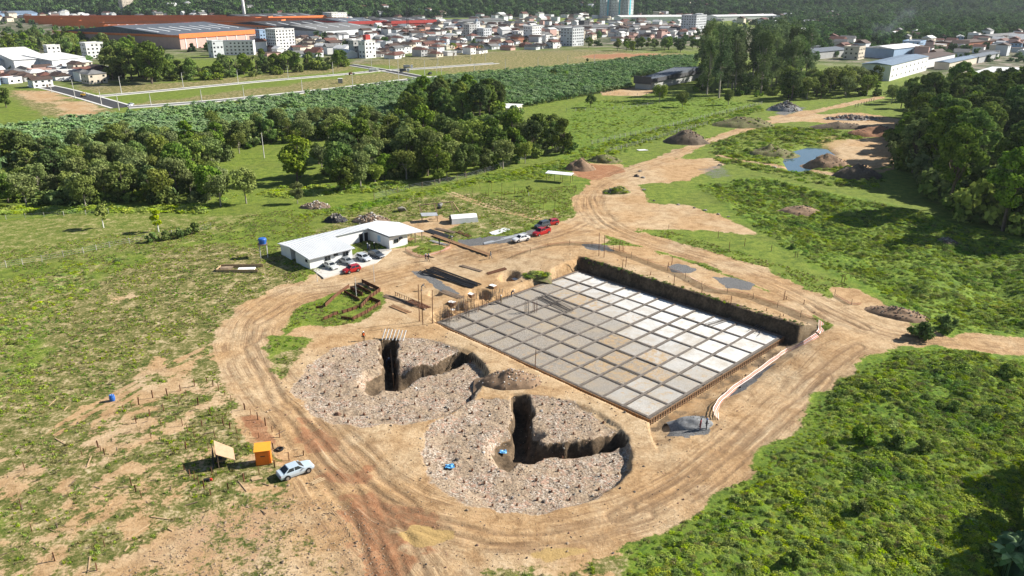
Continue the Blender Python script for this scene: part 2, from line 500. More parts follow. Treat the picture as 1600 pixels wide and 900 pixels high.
mx(dirt, pm_mask(((430, 610), (470, 615), (540, 690), (620, 770), (700, 800), (690, 860), (680, 960), (560, 960), (520, 800), (500, 740), (420, 650)), 1.2, 1.5, 4, 15))
mx(red, .75 * pm_mask(((370, 650), (400, 645), (430, 680), (440, 700), (400, 690)), .6, 1, 3, 16)); mx(dirt, pm_mask(((360, 640), (405, 640), (440, 690), (430, 705), (380, 690)), .6, 1, 3, 16))
mx(red, .9 * pm_mask(((900, 270), (920, 257), (960, 258), (978, 268), (940, 280), (905, 284)), 1, 1.5, 5, 17)); mx(dirt, pm_mask(((895, 275), (915, 255), (970, 256), (985, 268), (940, 284)), 1, 1.5, 5, 17))
mx(red, .35 * sstep(.5, .7, fbm(X, Y, 8, 19)) * trk_w)
# pasture and grass plots
mx(dry, .45 * pm_mask(((-60, 350), (120, 335), (330, 335), (440, 325), (330, 375), (200, 400), (-60, 425)), 2, 4, 12, 18))
mx(dry, .55 * pm_mask(((440, 390), (520, 340), (640, 305), (750, 300), (900, 340), (790, 365), (660, 380)), 2, 4, 9, 20))
plot = pm_mask(((460, 488), (478, 470), (540, 448), (572, 443), (596, 462), (575, 490), (525, 505), (480, 502)), .5, .8, 3, 21)
dirt *= 1 - plot; dry *= 1 - .6 * plot
isl = pm_mask(((642, 388), (662, 380), (690, 383), (698, 388), (660, 397)), .4, .4, 2, 22)
dirt *= 1 - isl
mx(dry, .8 * pm_mask(((640, 880), (800, 862), (1000, 850), (1060, 830), (1000, 960), (600, 960)), 1.5, 3, 6, 23)); mx(dirt, .6 * sstep(.5, .62, fbm(X, Y, 5, 25)) * pm_mask(((640, 860), (1000, 850), (1060, 820), (1000, 960), (600, 960)), 1.5, 3, 6, 23))
mx(dry, .8 * pm_mask(((470, 540), (560, 520), (540, 560), (470, 600), (420, 560)), .8, 1.5, 4, 24))
dirt *= 1 - .75 * pm_mask(((418, 520), (500, 520), (470, 545), (440, 590), (418, 560)), .8, 1.5, 4, 24)
# rubble floors, dark gravel, wet patches
for c, r, _ in CIRC:
    rr = np.hypot(X - c[0], Y - c[1])
    mx(rub, 1 - sstep(r - 1.2, r + .5, rr + (fbm(X, Y, 3, 27) - .5) * 2.6))
for i, q in enumerate((((1040, 424), (1062, 418), (1090, 428), (1078, 436), (1050, 433)), ((1112, 440), (1140, 440), (1182, 450), (1172, 462), (1135, 458)), ((1140, 605), (1165, 580), (1200, 560), (1212, 562), (1165, 600), (1142, 608)),
                      ((1040, 670), (1055, 648), (1090, 640), (1112, 655), (1108, 672), (1070, 678)), ((640, 418), (662, 420), (720, 455), (705, 460)), ((905, 388), (945, 390), (965, 402), (920, 398)),
                      ((715, 375), (800, 372), (850, 360), (845, 366), (790, 385), (720, 385)))):
    mx(grav, pm_mask(q, .35, .7, 2.5, 30 + i))
mx(grav, .33 * pm_mask(((950, 352), (1000, 312), (1060, 316), (1190, 366), (1090, 362)), 2, 2, 6, 38))
mx(grav, .5 * pm_mask(((1080, 262), (1130, 255), (1150, 275), (1110, 282)), 2, 2, 6, 39))
mx(grav, .6 * pm_mask(((1200, 178), (1240, 165), (1265, 168), (1230, 182)), 2, 2, 6, 39))
mx(wet, pm_mask(((618, 828), (650, 818), (700, 828), (715, 842), (660, 850), (630, 842)), .5, .8, 2.5, 40))
mx(wet, .8 * pm_mask(((820, 862), (870, 852), (925, 856), (900, 868), (850, 876)), .5, .8, 2.5, 41))
mx(wet, .5 * pm_mask(((1270, 215), (1310, 208), (1330, 220), (1300, 235), (1280, 230)), 1.5, 2, 5, 42))
# lush weeds
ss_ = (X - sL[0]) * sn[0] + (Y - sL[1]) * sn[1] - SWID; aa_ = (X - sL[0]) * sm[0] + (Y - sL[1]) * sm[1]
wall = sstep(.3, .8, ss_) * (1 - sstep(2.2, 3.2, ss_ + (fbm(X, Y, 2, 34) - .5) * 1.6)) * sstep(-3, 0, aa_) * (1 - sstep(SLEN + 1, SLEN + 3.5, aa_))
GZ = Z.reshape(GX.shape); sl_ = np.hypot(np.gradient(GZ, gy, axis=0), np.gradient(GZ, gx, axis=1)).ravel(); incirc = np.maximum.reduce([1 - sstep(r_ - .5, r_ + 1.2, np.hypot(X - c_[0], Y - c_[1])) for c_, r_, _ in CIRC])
wallm = np.maximum(.95 * incirc * sstep(1.3, 2.1, sl_ + .8 * (fbm(X, Y, 1.5, 36) - .5)), .85 * wall)  # dark soil of steep faces and pit wall, their shade painted in too
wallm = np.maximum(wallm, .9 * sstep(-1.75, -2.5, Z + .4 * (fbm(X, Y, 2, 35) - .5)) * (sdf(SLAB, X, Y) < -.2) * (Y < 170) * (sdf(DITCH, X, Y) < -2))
mx(lush, sstep(-2, 2, np.maximum(sdf(WEEDS, X, Y), sdf(WEEDS2, X, Y)) + (fbm(X, Y, 5, 33) - .5) * 5))
mx(lush, .18 * pm_mask(((-60, 660), (30, 640), (60, 560), (110, 470), (200, 400), (60, 430), (-60, 450)), 2, 4, 8, 44)); mx(dry, .7 * pm_mask(((-60, 660), (30, 640), (60, 560), (110, 470), (200, 400), (60, 430), (-60, 450)), 2, 4, 8, 44))
mx(lush, .8 * pm_mask(((880, 250), (1180, 165), (1100, 150), (900, 160), (850, 240)), 2, 4, 9, 45))
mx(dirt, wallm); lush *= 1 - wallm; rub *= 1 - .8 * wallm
dirt *= 1 - .96 * lush; dry *= 1 - .85 * lush; red *= 1 - .96 * lush
# distance: building plots and town
far_dry = np.zeros_like(X)
for q in (((180, 165), (300, 152), (640, 108), (640, 122), (400, 150), (230, 165)), ((100, 140), (190, 148), (400, 125), (560, 108), (540, 102), (300, 128), (120, 134)), ((20, 140), (80, 142), (190, 176), (100, 188), (30, 160)),
          ((540, 98), (720, 80), (900, 78), (1070, 84), (900, 100), (700, 115), (660, 108))):
    mx(far_dry, pm_mask(q, 3, 3, 14, 50, True))
mx(dry, far_dry); mx(dirt, .36 * far_dry)
mx(red, .7 * pm_mask(((880, 90), (960, 82), (1065, 86), (960, 92)), 3, 3, 14, 52, True)); mx(dirt, .8 * pm_mask(((880, 90), (960, 82), (1065, 86), (960, 92)), 3, 3, 14, 52, True))
mx(dirt, .75 * pm_mask(((25, 142), (80, 143), (180, 176), (110, 186)), 3, 5, 20, 53, True)); mx(red, .45 * pm_mask(((90, 165), (180, 176), (130, 182)), 3, 5, 20, 54, True))
mx(dirt, pm_mask(((938, 143), (985, 136), (1040, 140), (1000, 150), (940, 149)), 2, 1, 9, 55))
mx(town, pm_mask(((-200, 130), (170, 130), (170, 80), (560, 95), (760, 78), (1080, 75), (1220, 92), (1480, 120), (1800, 130), (1800, 70), (1200, 45), (600, 35), (0, 22), (-300, 22)), 15, 8, 30, 56, True))
town *= (Y > 330)

GV = np.stack([X, Y, Z], 1)
nx, ny = len(gx), len(gy)
ii = (np.arange(ny - 1)[:, None] * nx + np.arange(nx - 1)[None, :]).ravel()
GF = np.stack([ii, ii + 1, ii + 1 + nx, ii + nx], 1)

def ground_material():
    t = NT('ground')
    geo = t.n('ShaderNodeNewGeometry'); pos = geo.outputs['Position']
    A = t.n('ShaderNodeAttribute', attribute_name='mA'); B = t.n('ShaderNodeAttribute', attribute_name='mB')
    TK = t.n('ShaderNodeAttribute', attribute_name='trk')
    sa = t.n('ShaderNodeSeparateColor', i_0=A.outputs['Color']); sb = t.n('ShaderNodeSeparateColor', i_0=B.outputs['Color'])
    n_f = t.noise(2.2, 6, .7, pos)        # fine
    n_m = t.noise(.45, 5, .65, pos)       # middle
    n_c = t.noise(.06, 4, .6, pos)        # coarse
    n_x = t.noise(7.0, 4, .7, pos)
    def brk(w, amt=.8, lo=.40, hi=.60):
        s = t.math('ADD', t.math('MULTIPLY', n_f, .55), t.math('MULTIPLY', n_m, .45))
        return t.mr(t.math('MULTIPLY_ADD', t.math('SUBTRACT', s, .5), amt * 2, w), lo, hi)
    # grass
    gmix = t.math('ADD', t.math('MULTIPLY', n_m, .5), t.math('MULTIPLY', n_f, .5))
    grass = t.ramp(gmix, (.30, (.030, .062, .010)), (.44, (.095, .145, .020)), (.56, (.185, .235, .034)), (.74, (.29, .30, .075)))
    lushc = t.ramp(gmix, (.34, (.022, .055, .008)), (.47, (.095, .170, .018)), (.58, (.19, .265, .030)), (.72, (.30, .34, .06)))
    c = t.mix(sb.outputs['Blue'], grass, lushc)
    c = t.mix(t.mr(n_c, .4, .65, 0, .55), c, t.mix(.5, c, (.125, .13, .035)))
    # dry turf
    dryc = t.ramp(gmix, (.34, (.032, .055, .011)), (.43, (.085, .105, .022)), (.50, (.165, .155, .05)), (.56, (.34, .275, .14)), (.64, (.55, .45, .28)))
    dw = brk(A.outputs['Alpha'], .7, .25, .75)
    c = t.mix(dw, c, dryc)
    # soil
    soil = t.ramp(t.math('ADD', t.math('MULTIPLY', n_f, .4), t.math('MULTIPLY', n_m, .6)), (.30, (.22, .135, .07)), (.5, (.46, .33, .195)), (.70, (.70, .575, .40)))
    soil = t.mix(t.mr(n_c, .42, .62, .75, 0), soil, t.mix(1.0, soil, (.86, .73, .58), 'MULTIPLY'))
    soil = t.mix(t.mr(n_m, .5, .68, 0, .6), soil, t.mix(1.0, soil, (.84, .75, .66), 'MULTIPLY'))
    redc = t.ramp(gmix, (.3, (.17, .075, .038)), (.5, (.31, .15, .075)), (.7, (.46, .28, .16)))
    soil = t.mix(brk(sa.outputs['Green'], .5), soil, redc)
    # wheel tracks: streaks that follow the track
    wv = t.n('ShaderNodeVectorMath', operation='SCALE'); t.set(wv.inputs[0], t.n('ShaderNodeVectorMath', operation='SUBTRACT', i_0=t.noise(.13, 2, .5, pos, 0, 1), i_1=(.5, .5, .5)).outputs[0]); wv.inputs['Scale'].default_value = 1.3
    tv = t.n('ShaderNodeVectorMath', operation='ADD', i_0=TK.outputs['Vector'], i_1=wv.outputs[0]).outputs[0]
    mp = t.n('ShaderNodeMapping', i_Vector=tv); mp.inputs['Scale'].default_value = (1.3, .03, 1)
    st = t.noise(1.0, 5, .7, mp.outputs[0], .3)
    mp2 = t.n('ShaderNodeMapping', i_Vector=tv); mp2.inputs['Scale'].default_value = (3.4, .07, 1)
    st2 = t.noise(1.0, 4, .65, mp2.outputs[0], .2)
    stk = t.math('ADD', t.math('MULTIPLY', st, .75), t.math('MULTIPLY', st2, .25))
    tw = t.math('MULTIPLY', B.outputs['Alpha'], t.mr(t.noise(.16, 4, .6, pos), .36, .60, .12, 1.0))
    soil = t.mix(t.math('MULTIPLY', tw, t.mr(stk, .55, .41)), soil, t.mix(.62, soil, (.17, .10, .055)))
    soil = t.mix(t.math('MULTIPLY', tw, t.mr(stk, .56, .72, 0, .7)), soil, (.70, .57, .39))
    RU = t.n('ShaderNodeAttribute', attribute_name='rut').outputs['Fac']
    soil = t.mix(t.math('MULTIPLY', RU, t.mr(n_f, .35, .6, .1, .8)), soil, (.20, .125, .07))
    soil = t.mix(t.mr(n_x, .58, .70, 0, .6), soil, (.20, .13, .08))
    c = t.mix(brk(sa.outputs['Red']), c, soil)
    # rubble floor
    vor = t.n('ShaderNodeTexVoronoi', i_Vector=pos, i_Scale=2.6); vor2 = t.n('ShaderNodeTexVoronoi', i_Vector=pos, i_Scale=6.0)
    rubc = t.ramp(t.math('ADD', t.math('MULTIPLY', t.n('ShaderNodeSeparateColor', i_0=vor2.outputs['Color']).outputs[0], .55), t.math('MULTIPLY', n_f, .45)), (.2, (.11, .08, .058)), (.45, (.27, .205, .15)), (.62, (.41, .33, .255)), (.8, (.57, .51, .44)))
    rubc = t.mix(t.mr(t.n('ShaderNodeSeparateColor', i_0=vor.outputs['Color']).outputs[1], .75, .9, 0, .7), rubc, (.40, .24, .17))
    rubc = t.mix(t.mr(t.noise(.22, 5, .65, pos), .42, .60, 0, .9), rubc, t.ramp(n_f, (.35, (.20, .14, .095)), (.65, (.46, .355, .245))))
    rw = brk(sa.outputs['Blue'], .9, .35, .65)
    c = t.mix(rw, c, rubc)
    gravc = t.ramp(n_x, (.3, (.05, .052, .055)), (.55, (.16, .16, .16)), (.75, (.30, .29, .28)))
    c = t.mix(brk(sb.outputs['Red'], .4), c, gravc)
    CU = t.n('ShaderNodeAttribute', attribute_name='cut_soil_shade').outputs['Fac']
    c = t.mix(brk(CU, .6, .35, .65), c, t.ramp(gmix, (.32, (.04, .03, .018)), (.5, (.11, .078, .05)), (.68, (.24, .17, .105))))  # dark earth of the excavated faces, with shade put into the colour
    wetw = brk(sb.outputs['Green'], .35)
    c = t.mix(wetw, c, (.40, .27, .11))
    # town ground: greenery, yards and paving
    tn = t.noise(.05, 6, .7, pos)
    tc = t.ramp(tn, (.35, (.03, .05, .018)), (.48, (.07, .09, .035)), (.54, (.20, .17, .13)), (.66, (.33, .29, .25)))
    TW = t.n('ShaderNodeAttribute', attribute_name='town').outputs['Fac']
    c = t.mix(TW, c, tc)
    hgt = t.math('ADD', t.math('MULTIPLY', n_f, .5), t.math('MULTIPLY', n_x, .25))
    hgt = t.math('ADD', hgt, t.math('MULTIPLY', t.math('MULTIPLY', tw, stk), .7))
    hgt = t.math('ADD', hgt, t.math('MULTIPLY', rw, t.math('MULTIPLY', vor.outputs['Distance'], -.3)))
    rough = t.mr(wetw, 0, 1, .95, .45)
    return t.done(t.bsdf(c, rough, 0, t.bump(hgt, .9, .28), .15))
M_ground = ground_material()
gm = npmesh('ground', GV, GF, [M_ground], True)
def vattr(me, name, kind, arr):
    a = me.attributes.new(name, kind, 'POINT')
    a.data.foreach_set('color' if 'COLOR' in kind else ('vector' if 'VECTOR' in kind else 'value'), np.asarray(arr, np.float32).ravel())
vattr(gm, 'mA', 'FLOAT_COLOR', np.stack([dirt, red, rub, dry], 1))
vattr(gm, 'mB', 'FLOAT_COLOR', np.stack([grav, wet, lush, trk_w * (dirt > .3)], 1))
vattr(gm, 'trk', 'FLOAT_VECTOR', np.stack([trk_u, trk_v, trk_u * 0], 1))
vattr(gm, 'town', 'FLOAT', town); vattr(gm, 'rut', 'FLOAT', rut); vattr(gm, 'cut_soil_shade', 'FLOAT', wallm)
tag(new('ground', gm), 'grass, bare sandy soil and excavations of the building site', None, None, 'structure')

def sample(arr, x, y):
    """value of a ground mask at world points"""
    i = np.clip(np.searchsorted(gx, x), 0, nx - 1); j = np.clip(np.searchsorted(gy, y), 0, ny - 1)
    return arr.reshape(ny, nx)[j, i]
def zat(x, y):
    x = np.asarray(x, float); y = np.asarray(y, float); G = Z.reshape(ny, nx)
    i = np.clip(np.searchsorted(gx, x) - 1, 0, nx - 2); j = np.clip(np.searchsorted(gy, y) - 1, 0, ny - 2)
    a = np.clip((x - gx[i]) / (gx[i + 1] - gx[i]), 0, 1); b = np.clip((y - gy[j]) / (gy[j + 1] - gy[j]), 0, 1)
    return (G[j, i] * (1 - a) + G[j, i + 1] * a) * (1 - b) + (G[j + 1, i] * (1 - a) + G[j + 1, i + 1] * a) * b
def hz(x, y): return float(zat(x, y))

# ------------------------------------------------------------------ pond, sky is the world
pw = NT('pond_water')
pn = pw.noise(1.2, 3, .5, pw.n('ShaderNodeNewGeometry').outputs['Position'])
M_water = pw.done(pw.bsdf((.06, .11, .15), .05, 0, pw.bump(pn, .08, .05), .6))
cp = np.mean(POND, 0)
tag(MB().prism([cp + (q - cp) * 1.15 for q in POND], -1.3, -0.62).build('pond', M_water), 'small still blue pond between earth banks', None, None, 'structure')

# ------------------------------------------------------------------ hills
hx = np.linspace(-4200, 4200, 240); hy = np.concatenate([np.linspace(1150, 2600, 90), np.linspace(2640, 5200, 40)])
HX, HY = np.meshgrid(hx, hy)
def hill_h(x, y):
    ratio = x / y
    foot = 1640 + 260 * sstep(-.42, -.62, ratio) + 160 * sstep(.25, .6, ratio) - 120 * np.exp(-((ratio + .25) / .16) ** 2)
    t = sstep(0, 900, y - foot)
    return -4 + t * (95 + 260 * fbm(x, y, 900, 61, 4)) + sstep(0, 200, y - foot) * 14 * fbm(x, y, 160, 63, 3)
HZ = hill_h(HX.ravel(), HY.ravel())
M_hill = pm('hill_soil', (.020, .040, .018), .95, .4, .02)
jj = (np.arange(len(hy) - 1)[:, None] * len(hx) + np.arange(len(hx) - 1)[None, :]).ravel()
tag(new('hills', npmesh('hills', np.stack([HX.ravel(), HY.ravel(), HZ], 1), np.stack([jj, jj + 1, jj + 1 + len(hx), jj + len(hx)], 1), [M_hill], True)), 'forested hills behind the town', None, None, 'structure')
# ------------------------------------------------------------------ vegetation prototypes
def leaf_mat(name, dark, light, trans=.25, rnd=.5, hue=.03, macro=.35):
    t = NT(name)
    at = t.n('ShaderNodeAttribute', attribute_name='lv').outputs['Fac']
    oi = t.n('ShaderNodeObjectInfo').outputs['Random']
    c = t.mix(at, dark, light)
    mac = t.noise(.07, 4, .65, t.n('ShaderNodeNewGeometry').outputs['Position'])
    c = t.mix(t.mr(mac, .46, .66, 0, macro), c, t.mix(1.0, c, (1.12, 1.08, .6), 'MULTIPLY'))
    c = t.mix(t.mr(mac, .5, .34, 0, macro), c, t.mix(1.0, c, (.58, .80, .70), 'MULTIPLY'))
    hs = t.n('ShaderNodeHueSaturation', i_Color=c)
    t.set(hs.inputs['Hue'], t.math('MULTIPLY_ADD', oi, -2 * hue, .5 + hue * 1.3))
    oi2 = t.math('FRACT', t.math('MULTIPLY', oi, 7.31))
    t.set(hs.inputs['Value'], t.math('MULTIPLY_ADD', oi2, rnd, 1 - rnd / 2))
    t.set(hs.inputs['Saturation'], t.math('MULTIPLY_ADD', t.math('FRACT', t.math('MULTIPLY', oi, 3.77)), .3, .8))
    d = t.n('ShaderNodeBsdfDiffuse', i_Color=hs.outputs[0], i_Roughness=.6)
    tr = t.n('ShaderNodeBsdfTranslucent', i_Color=hs.outputs[0])
    m = t.n('ShaderNodeMixShader', i_0=trans); t.set(m.inputs[1], d.outputs[0]); t.set(m.inputs[2], tr.outputs[0])
    return t.done(m.outputs[0])
M_leaf = leaf_mat('leaves_dark', (.060, .115, .022), (.305, .380, .080), .2, .8, .02)
M_olive = leaf_mat('leaves_olive', (.115, .155, .036), (.37, .425, .125), .25, .5, .012)
M_euc = leaf_mat('leaves_eucalyptus', (.070, .120, .040), (.255, .330, .130), .25, .5, .015)
M_weed = leaf_mat('leaves_weed', (.14, .24, .024), (.52, .60, .085), .15, .45, .018, .9)
M_weedd = leaf_mat('leaves_dry_weed', (.170, .155, .050), (.46, .40, .18), .35, .5, .02)
M_ban = leaf_mat('leaves_banana', (.11, .22, .065), (.42, .56, .26), .25, .35, .01)
M_hillf = leaf_mat('leaves_hill', (.045, .105, .038), (.195, .300, .095), .15, .8, .01)
M_bark = pm('bark', (.16, .125, .095), .9, .45, 3, bump=.4)
M_barkp = pm('pale_bark', (.36, .32, .27), .9, .4, 3, bump=.4)

def leaves(cent, nrm, size, g, aspect=1.0, cup=.25):
    """leaf-clump quads (folded a little) around centres"""
    n = len(cent)
    nrm = nrm / (np.linalg.norm(nrm, axis=1, keepdims=True) + 1e-9)
    r = g.normal(size=(n, 3))
    a = np.cross(nrm, r); a /= np.linalg.norm(a, axis=1, keepdims=True) + 1e-9
    b = np.cross(nrm, a)
    s = np.asarray(size).reshape(-1, 1)
    v = np.stack([cent - a * s * aspect, cent - b * s + nrm * s * cup, cent + a * s * aspect, cent + b * s - nrm * s * cup * g.uniform(-1, 1, (n, 1))], 1).reshape(-1, 3)
    return v, np.arange(4 * n).reshape(-1, 4)

def crown_mesh(name, mat, g, rx, rz, z0, lobes, n, size, shell=.75, up=.35, gap=.0):
    """foliage: leaf clumps spread over many lobes that make an uneven outline"""
    th = g.uniform(0, 2 * np.pi, lobes); cz = g.uniform(-.95, 1, lobes)
    rad = np.sqrt(np.clip(1 - cz * cz, 0, 1)) * g.uniform(.35, .85, lobes)
    lc = np.stack([np.cos(th) * rad * rx, np.sin(th) * rad * rx, z0 + rz + cz * rz * .72], 1)
    lr = g.uniform(.24, .44, lobes) * rx * min(1.0, (22 / lobes) ** .5) * np.where(cz > .6, .85, 1)
    k = g.choice(lobes, n, p=lr ** 2 / (lr ** 2).sum())
    d = g.normal(size=(n, 3)); d /= np.linalg.norm(d, axis=1, keepdims=True)
    rr = np.where(g.random(n) < shell, g.uniform(.82, 1.08, n), g.uniform(.25, .82, n))
    d2 = d * np.array([1, 1, .8])
    c = lc[k] + d2 * (lr[k] * rr)[:, None]
    nr = d + g.normal(size=(n, 3)) * .55 + np.array([0, 0, up])
    v, f = leaves(c, nr, g.uniform(.6, 1.2, n) * size, g)
    me = npmesh(name, v, f, [mat])
    lv = np.clip(g.random(n) * .75 + (g.random(lobes) * .35)[k] - .05, 0, 1)
    vattr(me, 'lv', 'FLOAT', np.repeat(lv, 4))
    return me, lc

def trunk_mesh(name, mat, g, h, r, lc, limbs=6):
    mb = MB()
    lean = g.normal(size=2) * .03 * h
    pts = [(0, 0, -.3), (lean[0] * .3, lean[1] * .3, h * .35), (lean[0], lean[1], h * .75), (lean[0] * 1.2, lean[1] * 1.2, h)]
    mb.tube(pts, [r * 1.25, r * .85, r * .5, r * .15], 6)
    for q in lc[g.choice(len(lc), min(limbs, len(lc)), replace=False)]:
        z = h * g.uniform(.3, .65)
        a = np.array([lean[0] * z / h, lean[1] * z / h, z])
        m = (a + q) / 2 + np.array([0, 0, -.06 * h])
        mb.tube([a, m, q], [r * .45, r * .3, r * .08], 5, cap=False)
    return mb.mesh(name, mat)

TREES = {}
def tree_kind(key, count, fn):
    TREES[key] = [fn(np.random.default_rng(1000 + 37 * i + sum(map(ord, key)))) for i in range(count)]
def broad(g):
    h = g.uniform(9.5, 12); rx = g.uniform(3.7, 4.7); rz = h * g.uniform(.42, .47)
    cm, lc = crown_mesh('crown', M_leaf, g, rx, rz, h - 2 * rz + .3, 19, 2700, .33)
    return cm, trunk_mesh('trunk', M_bark, g, h * .75, .26, lc)
def tall(g):
    h = g.uniform(18, 22); rx = g.uniform(5.6, 7.0); rz = h * g.uniform(.40, .45)
    cm, lc = crown_mesh('crown', M_leaf, g, rx, rz, h - 2 * rz + .3, 60, 6500, .40)
    return cm, trunk_mesh('trunk', M_bark, g, h * .75, .42, lc, 12)
def olive(g):
    h = g.uniform(8.5, 11); rx = g.uniform(3.4, 4.4); rz = h * g.uniform(.37, .43)
    cm, lc = crown_mesh('crown', M_olive, g, rx, rz, h - 2 * rz + .2, 20, 2000, .29, .7)
    return cm, trunk_mesh('trunk', M_barkp, g, h * .75, .2, lc, 9)
def euc(g):
    h = g.uniform(28, 36)
    V, Fc, L, off = [], [], [], 0
    lcs = []
    for k in range(36):
        z = h * g.uniform(.14, 1.0) ** .85
        w = 5.2 * (1.15 - .6 * z / h)
        c = np.array([g.normal() * w * .55, g.normal() * w * .55, z]); lcs.append(c)
        n = 105; r = g.uniform(1.5, 2.7)
        d = g.normal(size=(n, 3)); d /= np.linalg.norm(d, axis=1, keepdims=True)
        p = c + d * r * g.uniform(.3, 1.1, (n, 1)) * np.array([1, 1, 1.5])
        v, f = leaves(p, d + g.normal(size=(n, 3)) * .8, g.uniform(.3, .62, n), g, .6)
        V.append(v); Fc.append(f + off); off += len(v); L.append(np.clip(g.random(n) * .7 + g.random() * .4 - .05, 0, 1))
    me = npmesh('crown', np.concatenate(V), np.concatenate(Fc), [M_euc])
    vattr(me, 'lv', 'FLOAT', np.repeat(np.concatenate(L), 4))
    return me, trunk_mesh('trunk', M_barkp, g, h * .96, .42, np.array(lcs), 12)
def small(g):
    cm, lc = crown_mesh('crown', M_weed, g, 1.35, 1.75, 1.1, 9, 900, .2)
    return cm, MB().tube([(0, 0, -.2), (0, 0, 1.6)], [.14, .1], 6).mesh('trunk', pm('limewashed_bark', (.7, .68, .62), .9))
def shrub(g):
    cm, lc = crown_mesh('crown', M_leaf, g, 1.9, 1.25, -.25, 9, 700, .22)
    return cm, trunk_mesh('trunk', M_bark, g, 1.2, .08, lc, 4)
def palm(g):
    h = g.uniform(8, 10); n = 16; V = []; Fc = []; off = 0
    for k in range(n):
        a = 2 * np.pi * k / n + g.normal() * .15; el = g.uniform(.1, 1.0); L = 2.8
        prev = np.array([0, 0, h])
        for s in range(6):
            t0, t1 = s / 6, (s + 1) / 6
            q = lambda t: np.array([np.cos(a) * L * t, np.sin(a) * L * t, h + L * (np.sin(el) * t - 1.1 * t * t)])
            p0, p1 = q(t0), q(t1); side = np.array([-np.sin(a), np.cos(a), 0]) * .38 * (1 - .7 * abs(t0 - .35)); dr = np.array([0, 0, -.28])
            V += [p0, p1, p1 + side + dr, p0 + side + dr, p0 - side + dr, p1 - side + dr, p1, p0]
            Fc += [[off, off + 1, off + 2, off + 3], [off + 4, off + 5, off + 6, off + 7]]; off += 8
    me = npmesh('crown', np.array(V), np.array(Fc), [M_leaf])
    vattr(me, 'lv', 'FLOAT', g.random(len(V)))
    return me, MB().tube([(0, 0, -.2), (.2, .1, h * .5), (0, 0, h)], [.22, .16, .12], 6).mesh('trunk', M_bark)
tree_kind('broad', 6, broad); tree_kind('tall', 5, tall); tree_kind('olive', 4, olive); tree_kind('euc', 4, euc); tree_kind('small', 2, small); tree_kind('shrub', 3, shrub); tree_kind('palm', 2, palm)

def banana(g, thin=False):
    V, Fc, off, L = [], [], 0, []
    ns = 1 if thin else g.integers(2, 4)
    for s in range(ns):
        bx, by = g.normal(size=2) * .5; h = g.uniform(1.9, 2.7)
        for k in range(8):
            a = g.uniform(0, 6.28); el = g.uniform(.35, 1.35); ln = g.uniform(1.6, 2.3); w = g.uniform(.26, .38)
            side = np.array([-np.sin(a), np.cos(a), 0])
            q = lambda t: np.array([bx + np.cos(a) * ln * t * np.cos(el * .7), by + np.sin(a) * ln * t * np.cos(el * .7), h + ln * (np.sin(el) * t - .75 * t * t)])
            ws = [.05, 1, 1, .15]
            for i in range(3):
                p0, p1 = q(i / 3), q((i + 1) / 3); s0, s1 = side * w * ws[i], side * w * ws[i + 1]; d = np.array([0, 0, -.1])
                V += [p0, p1, p1 + s1 + d, p0 + s0 + d, p0 - s0 + d, p1 - s1 + d, p1, p0]
                Fc += [[off, off + 1, off + 2, off + 3], [off + 4, off + 5, off + 6, off + 7]]; off += 8
                L += [g.random()] * 8
        for i in range(4):
            a = i * 1.571; b = a + 1.571; r = .13
            V += [[bx + r * np.cos(a), by + r * np.sin(a), -.2], [bx + r * np.cos(b), by + r * np.sin(b), -.2], [bx + r * .6 * np.cos(b), by + r * .6 * np.sin(b), h], [bx + r * .6 * np.cos(a), by + r * .6 * np.sin(a), h]]
            Fc += [[off, off + 1, off + 2, off + 3]]; off += 4; L += [.3] * 4
    me = npmesh('banana_plant', np.array(V), np.array(Fc), [M_ban])
    vattr(me, 'lv', 'FLOAT', np.array(L))
    return me
BAN = [banana(np.random.default_rng(50 + i)) for i in range(5)]

def weed(g, mat, n, r, hgt, size, up=2.2):
    """a clump of weeds: leaves on a low uneven dome"""
    a = g.uniform(0, 6.28, n); q = np.sqrt(g.random(n)) * r
    top = hgt * (1 - (q / r) ** 2 * .8)
    c = np.stack([np.cos(a) * q, np.sin(a) * q, top * g.uniform(.15, 1.05, n) ** .6], 1)
    nr = np.stack([np.cos(a) * q, np.sin(a) * q, np.full(n, up)], 1) + g.normal(size=(n, 3)) * .6
    v, f = leaves(c, nr, g.uniform(.5, 1.3, n) * size, g, .55)
    me = npmesh('weed_clump', v, f, [mat]); vattr(me, 'lv', 'FLOAT', np.repeat(g.random(n), 4))
    return me
def tuft(g, mat, n, r, hgt):
    """a grass tuft: thin bent blades"""
    a = g.uniform(0, 6.28, n); q = np.sqrt(g.random(n)) * r; b = g.uniform(0, 6.28, n)
    c = np.stack([np.cos(a) * q, np.sin(a) * q, np.zeros(n)], 1)
    d = np.stack([np.cos(b), np.sin(b), np.zeros(n)], 1); s = np.stack([-np.sin(b), np.cos(b), np.zeros(n)], 1) * .035
    hh = (hgt * g.uniform(.5, 1.2, n))[:, None]; upv = np.array([[0, 0, 1.]])
    v = np.stack([c - s * 1.3, c + s * 1.3, c + d * hh * .5 + upv * hh + s * .5, c + d * hh * .5 + upv * hh - s * .5], 1).reshape(-1, 3)
    me = npmesh('grass_tuft', v, np.arange(4 * n).reshape(-1, 4), [mat]); vattr(me, 'lv', 'FLOAT', np.repeat(g.random(n), 4))
    return me

